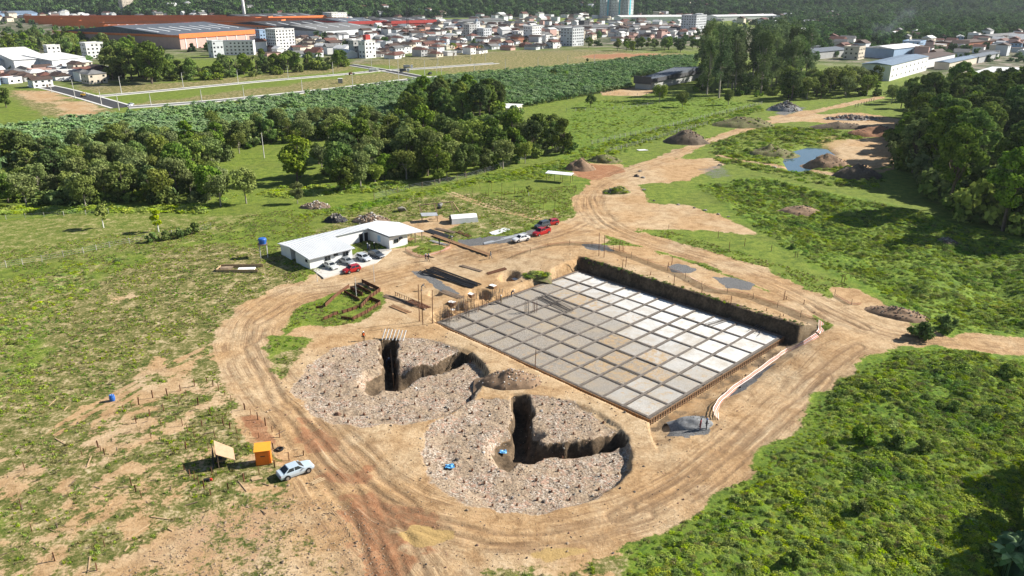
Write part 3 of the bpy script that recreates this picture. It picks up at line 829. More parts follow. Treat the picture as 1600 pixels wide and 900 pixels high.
# ------------------------------------------------------------------ scatter of uncountable stuff
def scatter(name, pts, rots, scl, protos, label, cat):
    """one 'stuff' object: prototypes instanced on points by geometry nodes"""
    n = len(pts)
    me = bpy.data.meshes.new(name); me.vertices.add(n); me.vertices.foreach_set('co', np.asarray(pts, np.float32).ravel())
    vattr(me, 'rot', 'FLOAT_VECTOR', rots); vattr(me, 'scl', 'FLOAT_VECTOR', scl)
    a = me.attributes.new('pid', 'INT', 'POINT'); a.data.foreach_set('value', rng.integers(0, len(protos), n).astype(np.int32))
    for m in {m.name: m for p in protos for m in p.materials}.values(): me.materials.append(m)
    o = new(name, me)
    pc = bpy.data.collections.new(name + '_kinds')
    for i, p in enumerate(protos): pc.objects.link(bpy.data.objects.new('%s_kind_%02d' % (name, i), p))
    ng = bpy.data.node_groups.new(name, 'GeometryNodeTree')
    ng.interface.new_socket('Geometry', in_out='INPUT', socket_type='NodeSocketGeometry')
    ng.interface.new_socket('Geometry', in_out='OUTPUT', socket_type='NodeSocketGeometry')
    gi = ng.nodes.new('NodeGroupInput'); go = ng.nodes.new('NodeGroupOutput')
    ci = ng.nodes.new('GeometryNodeCollectionInfo'); ci.inputs[0].default_value = pc; ci.inputs['Separate Children'].default_value = True
    ip = ng.nodes.new('GeometryNodeInstanceOnPoints'); ip.inputs['Pick Instance'].default_value = True
    def attr(nm, tp):
        k = ng.nodes.new('GeometryNodeInputNamedAttribute'); k.data_type = tp; k.inputs[0].default_value = nm; return k.outputs[0]
    ng.links.new(gi.outputs[0], ip.inputs['Points']); ng.links.new(ci.outputs[0], ip.inputs['Instance'])
    ng.links.new(attr('pid', 'INT'), ip.inputs['Instance Index'])
    e2r = ng.nodes.new('FunctionNodeEulerToRotation'); ng.links.new(attr('rot', 'FLOAT_VECTOR'), e2r.inputs[0])
    ng.links.new(e2r.outputs[0], ip.inputs['Rotation']); ng.links.new(attr('scl', 'FLOAT_VECTOR'), ip.inputs['Scale'])
    ng.links.new(ip.outputs[0], go.inputs[0])
    md = o.modifiers.new('scatter', 'NODES'); md.node_group = ng
    return tag(o, label, cat, None, 'stuff')
def scat(name, x, y, z, s, protos, label, cat, tilt=.12, sv=.35):
    n = len(x)
    rots = np.stack([rng.normal(size=n) * tilt, rng.normal(size=n) * tilt, rng.uniform(0, 6.28, n)], 1)
    k = np.asarray(s) * rng.uniform(1 - sv, 1 + sv, n)
    return scatter(name, np.stack([x, y, z], 1), rots, np.stack([k, k, k * rng.uniform(.8, 1.25, n)], 1), protos, label, cat)
def rand_in(poly, n, spacing=None):
    """random world points in a world polygon; spacing thins them out"""
    poly = np.array(poly); lo, hi = poly.min(0), poly.max(0)
    out = []
    tries = 0
    while len(out) < n and tries < 60:
        q = rng.uniform(lo, hi, (max(400, n), 2)); q = q[sdf(poly, q[:, 0], q[:, 1]) > 0]
        for p in q:
            if len(out) >= n: break
            if spacing:
                if out and (((np.array(out) - p) ** 2).sum(1) < spacing ** 2).any(): continue
            out.append(p)
        tries += 1
    return np.array(out)
def in_view(x, y, m=60, z=0):
    """rough test that a ground point falls inside the photograph's frame (plus a margin)"""
    dep = y * CP + (H - z) * SP; a = x / dep * F + 800; b = 450 + ((H - z) * CP - y * SP) / dep * F
    return (a > -m) & (a < 1600 + m) & (b > -m) & (b < 900 + m)
def in_frame(x, y, m=60): return in_view(x, y, m)

# ------------------------------------------------------------------ trees
N_TREE = {}
def plant(kind, name, x, y, s, label, cat='tree', group=None, z=None):
    v = TREES[kind][N_TREE.get(kind, 0) % len(TREES[kind])]; N_TREE[kind] = N_TREE.get(kind, 0) + 1
    t = empty(name, (x, y, zat(x, y) if z is None else z), random.uniform(0, 6.28), label, cat, group, (s * random.uniform(.92, 1.1), s * random.uniform(.92, 1.1), s))
    new('trunk', v[1], t); new('crown', v[0], t)
    return t
def wood(pts, n, spacing, kinds, smin, smax, label, group, front=0):
    W_ = rand_in(W(*pts), n, spacing); rx_ = (W_[:, 0] / W_[:, 1]).argsort().argsort() / len(W_); ry_ = W_[:, 1].argsort().argsort() / len(W_)
    for p, fx, fy in zip(W_, rx_, ry_):
        k = random.choice(kinds); sc_ = random.uniform(smin, smax); lb = label[k] if isinstance(label, dict) else label
        fr = (sc_ - smin) / (smax - smin); lb = '%s%s, %s row, %s' % ('small ' if fr < .33 else 'big ' if fr > .67 else 'mid-sized ', lb, 'front' if fy < .34 else 'middle' if fy < .67 else 'back', 'left end' if fx < .2 else 'left of centre' if fx < .4 else 'centre' if fx < .6 else 'right of centre' if fx < .8 else 'right end')
        sc_ = sc_ * (1.8 if k == 'olive' and 'tall' in kinds else 1)
        plant(k, {'tall': 'broadleaf_tree', 'broad': 'broadleaf_tree', 'olive': 'light_tree', 'euc': 'eucalyptus_tree', 'palm': 'palm_tree', 'shrub': 'shrub'}[k], p[0], p[1], sc_, lb, 'shrub' if k == 'shrub' else 'tree', group + (' (%s)' % k if isinstance(label, dict) else ''))
wood(((-40, 322), (100, 325), (230, 330), (330, 322), (350, 300), (330, 268), (180, 262), (60, 268), (-40, 282)), 46, 4.0, ('broad', 'olive', 'olive', 'olive'), .7, 1.2, {'broad': 'dark tree in the wood left of the clearing', 'olive': 'olive tree in the wood left of the clearing'}, 'left wood')
wood(((-40, 262), (180, 258), (330, 264), (400, 230), (560, 215), (600, 195), (480, 196), (350, 212), (150, 240), (-40, 256)), 46, 4.6, ('olive', 'broad', 'olive'), .8, 1.15, {'broad': 'dark tree along the banana plantation', 'olive': 'pale tree along the banana plantation'}, 'plantation edge trees')
wood(((455, 312), (560, 300), (640, 296), (700, 285), (760, 272), (850, 250), (905, 240), (900, 220), (800, 210), (700, 220), (600, 228), (520, 244), (460, 275)), 70, 4.3, ('broad', 'olive', 'olive', 'broad'), .7, 1.35, {'broad': 'dark tree in the wood behind the office', 'olive': 'olive tree in the wood behind the office'}, 'middle wood')
wood(((610, 196), (790, 190), (790, 165), (700, 158), (620, 172)), 24, 6, ('tall',), .62, .85, 'dark tree in the tall clump by the bananas', 'tall dark trees')
wood(((1395, 215), (1402, 250), (1440, 292), (1480, 330), (1560, 362), (1640, 378), (1720, 300), (1700, 200), (1640, 165), (1500, 168), (1420, 182)), 84, 5.6, ('tall',), .78, 1.25, {'tall': 'dark tree in the wood on the right', 'olive': 'pale tree in the wood on the right'}, 'right wood')
wood(((0, 84), (120, 88), (235, 82), (250, 72), (130, 64), (0, 62)), 40, 9, ('broad',), 1.0, 1.5, 'dark tree in the wood left of the factory', 'wood by the factory')
wood(((168, 129), (240, 131), (245, 120), (172, 117)), 12, 6, ('broad',), 1.7, 2.2, 'very tall tree between houses and new road', 'tall trees by the new road')
wood(((245, 128), (330, 124), (440, 115), (540, 106), (542, 100), (440, 105), (330, 113), (245, 118)), 34, 7, ('broad', 'broad', 'palm'), 1.0, 1.35, {'broad': 'tree in the strip behind the upper road', 'palm': 'palm in the strip behind the upper road'}, 'row behind the new road')
wood(((948, 84), (1010, 82), (1090, 86), (1090, 76), (970, 72)), 20, 8, ('broad',), .8, 1.2, 'bushy tree left of the eucalyptus grove', 'bushy trees by the eucalyptus')
wood(((1085, 142), (1120, 156), (1200, 150), (1262, 138), (1240, 112), (1110, 112)), 36, 6.5, ('euc',), .85, 1.12, 'slender eucalyptus in the grove', 'eucalyptus grove')
wood(((1228, 160), (1300, 156), (1376, 148), (1370, 134), (1260, 138), (1220, 146)), 18, 8, ('broad', 'olive'), 1.15, 1.5, {'broad': 'dark tree at the end of the dirt road', 'olive': 'pale tree at the end of the dirt road'}, 'row at the road end')
wood(((1385, 168), (1420, 170), (1500, 150), (1600, 145), (1600, 133), (1480, 135), (1400, 150)), 22, 7, ('broad', 'olive'), .8, 1.2, {'broad': 'dark tree below the warehouses', 'olive': 'pale tree below the warehouses'}, 'trees below the warehouses')
for px, py, k, s, lb in ((923, 168, 'broad', .62, 'spreading lone tree in the fenced pasture by the paved yard'), (1030, 161, 'olive', 1.05, 'round tree standing in front of the long shed'), (1066, 167, 'olive', .9, 'rounded tree right of the long shed in the pasture'), (1138, 164, 'olive', .8, 'slim tree at the pasture edge in front of the eucalyptus'),
                         (385, 318, 'olive', 1.0, 'thin bare-limbed tree on the grass between the two woods'), (345, 322, 'olive', .95, 'pale loose tree at the corner of the left wood'), (162, 356, 'small', 1.35, 'small pruned light tree with a white trunk in the left pasture'), (248, 362, 'small', 1.3, 'small pruned dark tree with a white trunk by the hedge'),
                         (883, 128, 'palm', .8, 'lone palm rising out of the banana plantation'), (917, 104, 'broad', .55, 'small dark tree at the edge of the bananas by the road'), (920, 75, 'broad', .9, 'round tree on the grass below the grey apartment block'), (708, 92, 'palm', 1.3, 'tall palm beside the pale houses of the town'), (752, 88, 'palm', 1.1, 'shorter palm among the pale houses of the town'),
                         (826, 306, 'small', .7, 'young sapling among the poles in the grass'), (1410, 155, 'olive', .8, 'pale tree where the dirt road meets the yard'), (10, 168, 'broad', .9, 'dark tree at the left edge beside the bare slope'), (1240, 388, 'shrub', .5, 'low dark bush on the green bank'), (465, 318, 'olive', .6, 'small grey tree at the front of the middle wood')):
    p = P(px, py); plant(k, {'broad': 'broadleaf_tree', 'olive': 'light_tree', 'small': 'pruned_tree', 'palm': 'palm_tree', 'shrub': 'shrub'}[k], p.x, p.y, s, lb)
for i, (px, py, s) in enumerate(((240, 378, 1.0), (262, 374, 1.0), (285, 370, 1.1), (305, 363, 1.1))):
    p = P(px, py); plant('shrub', 'shrub', p.x, p.y, s, ('leftmost', 'second', 'third', 'rightmost')[i] + ' dark bush of the hedge along the left fence', 'shrub', 'hedge along the left fence')
for px, py, s, w_ in ((1400, 700, .8, 'middle of the dark clump in the right foreground'), (1350, 690, .95, 'left of the dark clump in the right foreground'), (1440, 705, .7, 'right of the dark clump in the right foreground'), (1440, 530, 1.3, 'by the bend of the right-hand track'), (1480, 515, 1.1, 'just above the right-hand track'), (1345, 800, .6, 'alone below the dark clump'), (1240, 880, .6, 'at the bottom edge of the picture'), (1550, 880, .7, 'on the edge of the ditch'), (1490, 640, .6, 'in the weeds above the dark clump'), (1575, 590, 1.0, 'near the right edge below the track')):
    p = P(px, py); plant('shrub', 'shrub', p.x, p.y, s, 'leafy dark shrub ' + w_, 'shrub', 'shrubs among the weeds on the right')
for k_, (px, py, s_) in enumerate(((1590, 900, 1.5), (1566, 893, 1.2), (1612, 872, 1.5))):
    p = P(px, py); t = empty('banana_plant', p, k_ * 1.3, 'large pale-leaved banana plant in the dark ditch, lower right corner', 'plant', 'banana plants in the ditch', s_); new('leaves', BAN[k_], t)
for px, py, s_ in ((1690, 900, 1.25), (1700, 820, 1.15), (1680, 760, 1.0), (1760, 860, 1.3)):  # trees beyond the right edge, added so their shadow falls across the ditch
    p = P(px, py); plant('broad', 'broadleaf_tree', p.x, p.y, s_, 'added tree right of the ditch, mostly outside the picture, shading it', 'tree', 'trees added to shade the ditch')

# banana plantation: the 300 nearest in view stand alone, the rest is one mass
BPOLY = W((-60, 212), (0, 205), (180, 184), (300, 172), (440, 156), (640, 131), (740, 119), (920, 104), (1000, 93), (1090, 90), (1088, 108), (985, 122), (985, 138), (930, 148), (800, 172), (700, 178), (600, 200), (480, 205), (300, 222), (120, 246), (-60, 272))
bp = np.array(BPOLY); lo, hi = bp.min(0), bp.max(0)
row = 2.6
bxg, byg = np.meshgrid(np.arange(lo[0], hi[0], row), np.arange(lo[1], hi[1], row))
bx_, by_ = bxg.ravel() + rng.normal(size=bxg.size) * .5, byg.ravel() + rng.normal(size=bxg.size) * .5
ok = (sdf(bp, bx_, by_) > 0) & in_frame(bx_, by_, 20) & (vnoise(bx_, by_, 14, 77) > .12)
bx_, by_ = bx_[ok], by_[ok]
# visible front: those not behind the woods in the picture
dep = by_ * CP + H * SP; ax_ = bx_ / dep * F + 800; ay_ = 450 + (H * CP - by_ * SP) / dep * F
vis = (ay_ < 205) | ((ax_ < 70) & (ay_ < 245)); order = np.argsort(np.where(vis, by_, 1e6))
first = order[:300]; rest = order[300:]
for i in first:
    o = new('banana_plant', BAN[i % len(BAN)], None, (bx_[i], by_[i], zat(bx_[i], by_[i])), random.uniform(0, 6.28), random.uniform(.85, 1.25))
    tag(o, 'broad-leaved banana plant in the near rows of the plantation', 'plant', 'banana plants in the near rows')
scat('banana_plantation', bx_[rest], by_[rest], zat(bx_[rest], by_[rest]), np.full(len(rest), 1.0), BAN, 'far rows of the banana plantation below the new road', 'plants', .03, .2)

# far woods and hill forest
FORB = [crown_mesh('far_crown', M_hillf, np.random.default_rng(300 + i), 5.2, 5.2, -1.5, 13, 620, .72)[0] for i in range(5)]
FEUC = [TREES['euc'][i][0] for i in range(2)]
def far_wood(name, pts, sp, label, s=1.0, protos=FORB, thin=.0):
    poly = np.array(W(*pts)); lo, hi = poly.min(0), poly.max(0)
    a, b = np.meshgrid(np.arange(lo[0], hi[0], sp), np.arange(lo[1], hi[1], sp))
    a = a.ravel() + rng.normal(size=a.size) * sp * .3; b = b.ravel() + rng.normal(size=b.size) * sp * .3
    k = (sdf(poly, a, b) > 0) & in_frame(a, b, 40) & (vnoise(a, b, 45, 81) > thin)
    return scat(name, a[k], b[k], np.full(k.sum(), 0.0), np.full(k.sum(), s), protos, label, 'trees', .05, .35)
far_wood('far_wood', ((1240, 60), (1330, 66), (1350, 80), (1420, 70), (1480, 66), (1560, 58), (1640, 50), (1640, 26), (1400, 20), (1230, 22)), 8.5, 'mass of dark trees behind the right part of town', 1.1, FORB, .30)
far_wood('far_wood', ((1195, 64), (1300, 80), (1320, 55), (1230, 30), (1190, 40)), 9, 'mass of trees behind the eucalyptus grove', 1.0, FORB, .2)
a, b = np.meshgrid(np.arange(-1900, 1900, 11.5), np.arange(1400, 3000, 11.5))
a = a.ravel() + rng.normal(size=a.size) * 3; b = b.ravel() + rng.normal(size=b.size) * 3
hh = hill_h(a, b); k = in_view(a, b, 40, hh) & (hh > 2) 
scat('hill_forest', a[k], b[k], hh[k] - 1, np.full(k.sum(), 1.5), FORB, 'dark forest covering the hills behind the town', 'forest', .05, .35)
# trees dotted between the houses
tp = rand_in(W((-40, 118), (170, 112), (400, 92), (560, 92), (760, 76), (1080, 70), (1200, 60), (1200, 34), (600, 40), (300, 30), (-40, 28)), 420)
kk = in_frame(tp[:, 0], tp[:, 1], 20)
scat('town_trees', tp[kk, 0], tp[kk, 1], np.full(kk.sum(), -1.0), np.full(kk.sum(), .75), FORB, 'small trees scattered between the town houses', 'trees', .05, .45)
tp = rand_in(W((1230, 96), (1380, 88), (1480, 100), (1640, 100), (1640, 60), (1480, 60), (1230, 62)), 150)
scat('town_trees', tp[:, 0], tp[:, 1], np.full(len(tp), -1.0), np.full(len(tp), .75), FORB, 'small trees between the houses on the right', 'trees', .05, .45)

# undergrowth that fills the woods below the crowns
UND = [crown_mesh('undergrowth', M_leaf, np.random.default_rng(350 + i), 2.3, 1.9, -.6, 10, 420, .32)[0] for i in range(3)] + [crown_mesh('undergrowth', M_olive, np.random.default_rng(360), 2.2, 2.0, -.5, 10, 380, .3)[0]]
def undergrowth(pts, n, s, label):
    q = rand_in(W(*pts), n); q = q[in_frame(q[:, 0], q[:, 1], 60)]
    scat('undergrowth', q[:, 0], q[:, 1], zat(q[:, 0], q[:, 1]), np.full(len(q), s), UND, label, 'undergrowth', .1, .4)
undergrowth(((-40, 318), (100, 322), (230, 326), (325, 318), (345, 300), (330, 268), (180, 262), (60, 268), (-40, 282)), 220, 1.0, 'dark undergrowth in the left wood')
undergrowth(((500, 285), (600, 280), (700, 272), (780, 262), (900, 238), (900, 220), (800, 210), (700, 220), (600, 230), (520, 246)), 200, 1.0, 'dark undergrowth in the middle wood')
undergrowth(((1400, 215), (1405, 250), (1440, 292), (1480, 330), (1560, 362), (1640, 378), (1720, 300), (1700, 200), (1640, 165), (1500, 168), (1420, 182)), 700, 2.0, 'dark undergrowth in the right wood')
undergrowth(((-40, 262), (180, 258), (330, 262), (400, 228), (560, 213), (600, 195), (480, 196), (350, 212), (150, 240), (-40, 256)), 200, 1.1, 'undergrowth along the plantation edge')
undergrowth(((605, 200), (790, 194), (795, 165), (700, 158), (615, 172)), 90, 1.4, 'undergrowth below the tall dark trees')
undergrowth(((1080, 145), (1120, 158), (1200, 153), (1375, 150), (1370, 128), (1240, 112), (1110, 115)), 130, 1.3, 'undergrowth below the eucalyptus grove')
undergrowth(((168, 131), (330, 126), (540, 107), (542, 98), (330, 112), (170, 115)), 110, 1.5, 'undergrowth in the row behind the new road')
undergrowth(((0, 86), (120, 90), (235, 86), (250, 70), (130, 62), (0, 60)), 160, 2.0, 'undergrowth in the wood by the factory')
# weeds, grass and rubble
gW = lambda i: np.random.default_rng(400 + i)
WEEDP = [weed(gW(i), M_weed, 120, .9, .5, .17, 3.0) for i in range(4)] + [weed(gW(14 + i), M_weed, 150, .9, .32, .11, 3.0) for i in range(3)] + [weed(gW(9), M_weedd, 110, .75, .6, .12)] + [weed(gW(11), M_leaf, 120, .8, .9, .17)]
def weeds_in(name, mask_fn, polyw, n, s, protos, label, cat, edge=3.5):
    q = rand_in(polyw, n); k = in_frame(q[:, 0], q[:, 1], 60) & mask_fn(q[:, 0], q[:, 1]); q = q[k]
    e = sstep(-1.0, edge, sdf(polyw, q[:, 0], q[:, 1]) + (fbm(q[:, 0], q[:, 1], 5, 97) - .5) * edge); k = rng.random(len(q)) < e + .1; q = q[k]; e = .35 + .65 * e[k]
    return scat(name, q[:, 0], q[:, 1], zat(q[:, 0], q[:, 1]) - .05, s * e * (.3 + 1.0 * vnoise(q[:, 0], q[:, 1], 3.0, 95) + .5 * vnoise(q[:, 0], q[:, 1], 9, 96)), protos, label, cat, .2, .4)
mL = lambda x, y: (sample(lush, x, y) > .45) & (sdf(DITCH, x, y) < 1)
weeds_in('weeds', mL, WEEDS, 10000, .52, WEEDP, 'tangle of tall green weeds filling the lower right', 'weeds')
weeds_in('weeds', mL, WEEDS2, 9000, .6, WEEDP, 'green weeds on the bank below the right wood', 'weeds')
q4 = W((-60, 680), (40, 660), (120, 470), (330, 372), (320, 360), (-60, 440))
weeds_in('weeds', lambda x, y: sample(lush, x, y) > .06, q4, 1100, .5, WEEDP, 'green weeds along the left fence', 'weeds')
q5 = W((420, 345), (640, 300), (760, 270), (900, 245), (930, 250), (860, 280), (740, 290), (560, 335))
weeds_in('weeds', lambda x, y: sample(dirt, x, y) < .2, q5, 1800, .75, WEEDP[:4], 'green weeds at the foot of the middle wood', 'weeds')
q6 = W((-60, 335), (330, 335), (345, 300), (440, 310), (640, 300), (640, 285), (440, 290), (330, 320), (-60, 322))
weeds_in('weeds', lambda x, y: sample(dirt, x, y) < .2, q6, 1300, 1.3, WEEDP[:4], 'undergrowth along the edge of the left wood', 'weeds')
q7 = W((870, 240), (1180, 160), (1200, 172), (1100, 200), (920, 255))
weeds_in('weeds', lambda x, y: sample(dirt, x, y) < .3, q7, 1300, .9, WEEDP[:4], 'green weeds along the fenced path by the pasture', 'weeds')
weeds_in('weeds', lambda x, y: (sample(dirt, x, y) < .35) & (sdf(POND, x, y) < -1.5), W((1100, 215), (1200, 195), (1330, 205), (1400, 230), (1380, 300), (1280, 290), (1190, 270), (1110, 250)), 2600, 1.0, WEEDP, 'rough weeds round the pond', 'weeds', 3.0)
weeds_in('weeds', lambda x, y: sample(dirt, x, y) < .3, W((880, 240), (1180, 160), (1100, 150), (900, 158), (850, 235)), 2200, .55, WEEDP[:4], 'tussocks in the pasture behind the middle wood', 'weeds', 4.0)
TUF = [tuft(gW(20 + i), M_weed if i < 3 else M_weedd, 26, .28, .34) for i in range(5)]
q = rand_in(W((-60, 960), (-60, 400), (440, 330), (900, 290), (925, 345), (800, 365), (1000, 350), (1330, 450), (1300, 560), (1000, 900), (700, 960)), 60000)
gm_ = sample(dirt, q[:, 0], q[:, 1]); k = in_frame(q[:, 0], q[:, 1], 20) & (gm_ + .5 * (rng.random(len(q)) - .3) < .38) & (sample(rub, q[:, 0], q[:, 1]) < .2) & (sample(lush, q[:, 0], q[:, 1]) < .6) & (sample(grav, q[:, 0], q[:, 1]) < .3) & (vnoise(q[:, 0], q[:, 1], 2.2, 99) > .38)
k &= ~((sdf(SLAB, q[:, 0], q[:, 1]) > -1.0))
q = q[k]
scat('grass', q[:, 0], q[:, 1], zat(q[:, 0], q[:, 1]) - .02, np.full(len(q), .6), TUF, 'short tufted grass over the open field', 'grass', .1, .4)
wa = rng.uniform(-1, SLEN + 2, 220); ws_ = SWID + rng.uniform(1.9, 2.8, 220); wx = sL[0] + sm[0] * wa + sn[0] * ws_; wy = sL[1] + sm[1] * wa + sn[1] * ws_
scat('weeds', wx, wy, zat(wx, wy) - .1, np.full(220, .28), [WEEDP[0], WEEDP[-1], WEEDP[-1]], 'weeds growing down the far wall of the slab pit', 'weeds', .3, .5)
# ------------------------------------------------------------------ common materials for built things
M_conc_w = pm('white_concrete', (.80, .79, .76), .85, .12, 1.2, bump=.1, rnd=.18)
M_white = pm('white_paint', (.82, .82, .80), .7, .06, .6, bump=.03)
M_roofw = pm('white_roof_sheet', (.74, .76, .78), .5, .10, .25, bump=.03)
M_rust = pm('rusty_steel', (.17, .075, .04), .9, .45, 4, bump=.3)
M_rebar = pm('rebar', (.21, .18, .155), .8, .4, 3, bump=.1)
M_dark = pm('dark_steel', (.025, .025, .028), .6, .3, 2)
M_wood = pm('raw_timber', (.50, .35, .20), .85, .3, 3, bump=.2)
M_woodd = pm('weathered_timber', (.23, .165, .115), .9, .4, 3, bump=.3)
M_formw = pm('formwork_board', (.30, .17, .085), .85, .4, 2, bump=.2)
M_glass = pm('window_glass', (.02, .025, .03), .12, .1, 2, bump=0, spec=.6)
M_grey = pm('grey_concrete', (.36, .35, .33), .9, .25, 2, bump=.2)
M_galv = pm('galvanised_sheet', (.50, .52, .54), .45, .2, 1, metal=.3)
M_tyre = pm('tyre', (.02, .02, .02), .85, .2, 4)
M_rim = pm('wheel_rim', (.45, .46, .47), .35, .2, 4, metal=.7)
M_blue = pm('blue_plastic', (.03, .13, .45), .45, .15, 2)
M_pole = pm('concrete_pole', (.62, .60, .57), .85, .15, 2)
def concrete_pad():
    t = NT('pad_concrete')
    co = t.n('ShaderNodeNewGeometry').outputs['Position']
    oi = t.n('ShaderNodeObjectInfo')
    spk = t.noise(9, 4, .8, co); big = t.noise(.6, 5, .7, co)
    sp = t.n('ShaderNodeSeparateColor', i_0=oi.outputs['Color'])      # red: whiteness, green: ochre stain
    base = t.mix(sp.outputs[0], t.ramp(spk, (.40, (.12, .105, .088)), (.5, (.28, .25, .215)), (.60, (.43, .395, .345))), t.ramp(t.math('ADD', t.math('MULTIPLY', spk, .3), t.math('MULTIPLY', big, .7)), (.3, (.50, .49, .47)), (.5, (.68, .68, .66)), (.65, (.78, .78, .77))))
    hs = t.n('ShaderNodeHueSaturation', i_Color=base); t.set(hs.inputs['Value'], t.math('MULTIPLY_ADD', oi.outputs['Random'], .14, .92))
    st = t.mr(t.math('ADD', t.noise(.9, 6, .75, co), t.math('MULTIPLY', sp.outputs[1], .27)), .64, .86, 0, .85)
    film = t.mix(t.mr(t.noise(.22, 5, .7, co), .42, .68, 0, .55), hs.outputs[0], (.36, .29, .20))
    c = t.mix(st, film, t.ramp(spk, (.35, (.26, .15, .065)), (.6, (.52, .37, .20))))
    return t.done(t.bsdf(c, .9, 0, t.bump(spk, .4, .05), .2))
M_pad = concrete_pad()
M_blind = pm('blinding_soil', (.28, .245, .20), .95, .4, 1.5, bump=.4)

# ------------------------------------------------------------------ foundation slab
ang_s = math.atan2(sm[1], sm[0])
slab = empty('foundation_slab', (sL[0], sL[1], SLAB_Z), ang_s, 'large concrete foundation slab gridded with dark rebar beams in the excavated pit', 'foundation')
NI, NJ = 11, 8
ei = np.linspace(0.45, SLEN - .45, NI + 1); ej = np.linspace(.45, SWID - .45, NJ + 1)
for k in range(1, NI): ei[k] += random.uniform(-.35, .35)
for k in range(1, NJ): ej[k] += random.uniform(-.3, .3)
MB().box((SLEN / 2, SWID / 2, -.46), (SLEN - .2, SWID - .2, .56)).build('blinding', M_blind, slab)
bw = .44
unit = MB().box((0, 0, 0), (1, 1, 1)).mesh('concrete_panel', M_pad)
for i in range(NI):
    for j in range(NJ):
        x0, x1, y0, y1 = ei[i] + bw / 2, ei[i + 1] - bw / 2, ej[j] + bw / 2, ej[j + 1] - bw / 2
        dz = random.uniform(-.05, .05)
        o = new('concrete_panel', unit, slab, ((x0 + x1) / 2, (y0 + y1) / 2, -.2 + dz), random.uniform(-.014, .014), (x1 - x0 + random.uniform(-.12, .08), y1 - y0 + random.uniform(-.12, .08), .36))
        white = (j >= 5 and i >= 3) or (j == 4 and i >= 5) or (j == 6 and i == 3)
        w = min(1.0, max(0.0, (j - 3.2) / 3.2 + (i - 5) / 9 + random.uniform(-.13, .13))); white = w > .6
        if i >= 9 and j <= 1: w = random.uniform(.3, .5)
        st = random.uniform(.7, 1) if (1 <= j <= 3 and 6 <= i <= 9 and random.random() < .7) or (i, j) in ((2, 5), (3, 5), (1, 5)) else (random.uniform(.25, .6) if not white else random.uniform(0, .25))
        o.color = (w, st, 0, 1)
def cage(L, seed, wide):
    g = random.Random(seed); mb = MB()
    for oy, oz in ((-wide / 2, .08), (-wide / 6, .10), (wide / 6, .09), (wide / 2, .08), (-wide / 2, -.28), (wide / 2, -.28)):
        n = 6
        for k in range(n):
            a, b = L * k / n, L * (k + 1) / n + .3
            mb.beam((a, oy + g.uniform(-.05, .05), oz), (min(b, L), oy + g.uniform(-.05, .05), oz + g.uniform(-.01, .02)), .09)
    x = .2
    while x < L:
        mb.box((x, 0, .07), (.045, wide + .06, .045)); mb.box((x, -wide / 2, -.1), (.045, .045, .36)); mb.box((x, wide / 2, -.1), (.045, .045, .36))
        x += g.uniform(.38, .52)
    return mb
for k, x in enumerate(ei): cage(SWID - .3, 10 + k, .34).build('rebar_cage', M_rebar, slab, (x, .15, 0), math.pi / 2)
for k, y in enumerate(ej): cage(SLEN - .3, 40 + k, .34).build('rebar_cage', M_rebar, slab, (.15, y, -.03))
for nm, a, b in (('near', (0, 0), (SLEN, 0)), ('right', (SLEN, 0), (SLEN, SWID)), ('far', (SLEN, SWID), (0, SWID)), ('left', (0, SWID), (0, 0))):
    mb = MB(); mb.beam((a[0], a[1], -.42), (b[0], b[1], -.42), .05, .95)
    d = Vector((b[0] - a[0], b[1] - a[1], 0)); L = d.length; d.normalize(); n = Vector((d.y, -d.x, 0))
    mb.beam(Vector((a[0], a[1], .02)) + n * .07, Vector((b[0], b[1], .02)) + n * .07, .09, .1); mb.beam(Vector((a[0], a[1], -.7)) + n * .07, Vector((b[0], b[1], -.7)) + n * .07, .09, .1)
    q = .3
    while q < L:
        p = Vector((a[0], a[1], 0)) + d * q + n * .08
        mb.box((p.x, p.y, -.42), (.1, .1, 1.05), math.atan2(d.y, d.x), 1); q += .62
    mb.build('edge_formwork', [M_formw, M_woodd], slab)
# bundles of loose bars lying on the far-left cells and starter bars
def bar_bundle(px0, px1, n, w, label, z=SLAB_Z + .14, r=.035, mat=None, spread=.2):
    a, b = Vector((*U(*px0, z), z)), Vector((*U(*px1, z), z)); g = random.Random(sum(map(int, px0)))
    L = (b - a).length; t = empty('steel_bars', a, heading(a, b), label, 'steel bars')
    for k in range(n):
        y = (k / max(1, n - 1) - .5) * w; zz = .05 * (k % 3)
        MB().beam((g.uniform(-.6, .6), y + g.uniform(-spread, spread), zz), (L + g.uniform(-.9, .6), y * .7 + g.uniform(-spread, spread), zz + .01), r * 2).build('bar', mat or M_rebar, t)
bar_bundle((845, 462), (893, 486), 9, 2.6, 'loose bars laid over the rust-stained panels of the slab')
bar_bundle((1105, 508), (1140, 498), 5, 1.2, 'few thin bars left across a white panel at the far edge of the slab')
bar_bundle((1176, 520), (1192, 508), 5, 2.2, 'thin bars sticking out across the far right corner panels of the slab')
zp = P(705, 436); bar_bundle((668, 421), (742, 447), 24, 4.2, 'long pile of dark steel bars on the sand beside the slab', zp.z + .15, .06, M_dark, .3)
M_conc = M_grey
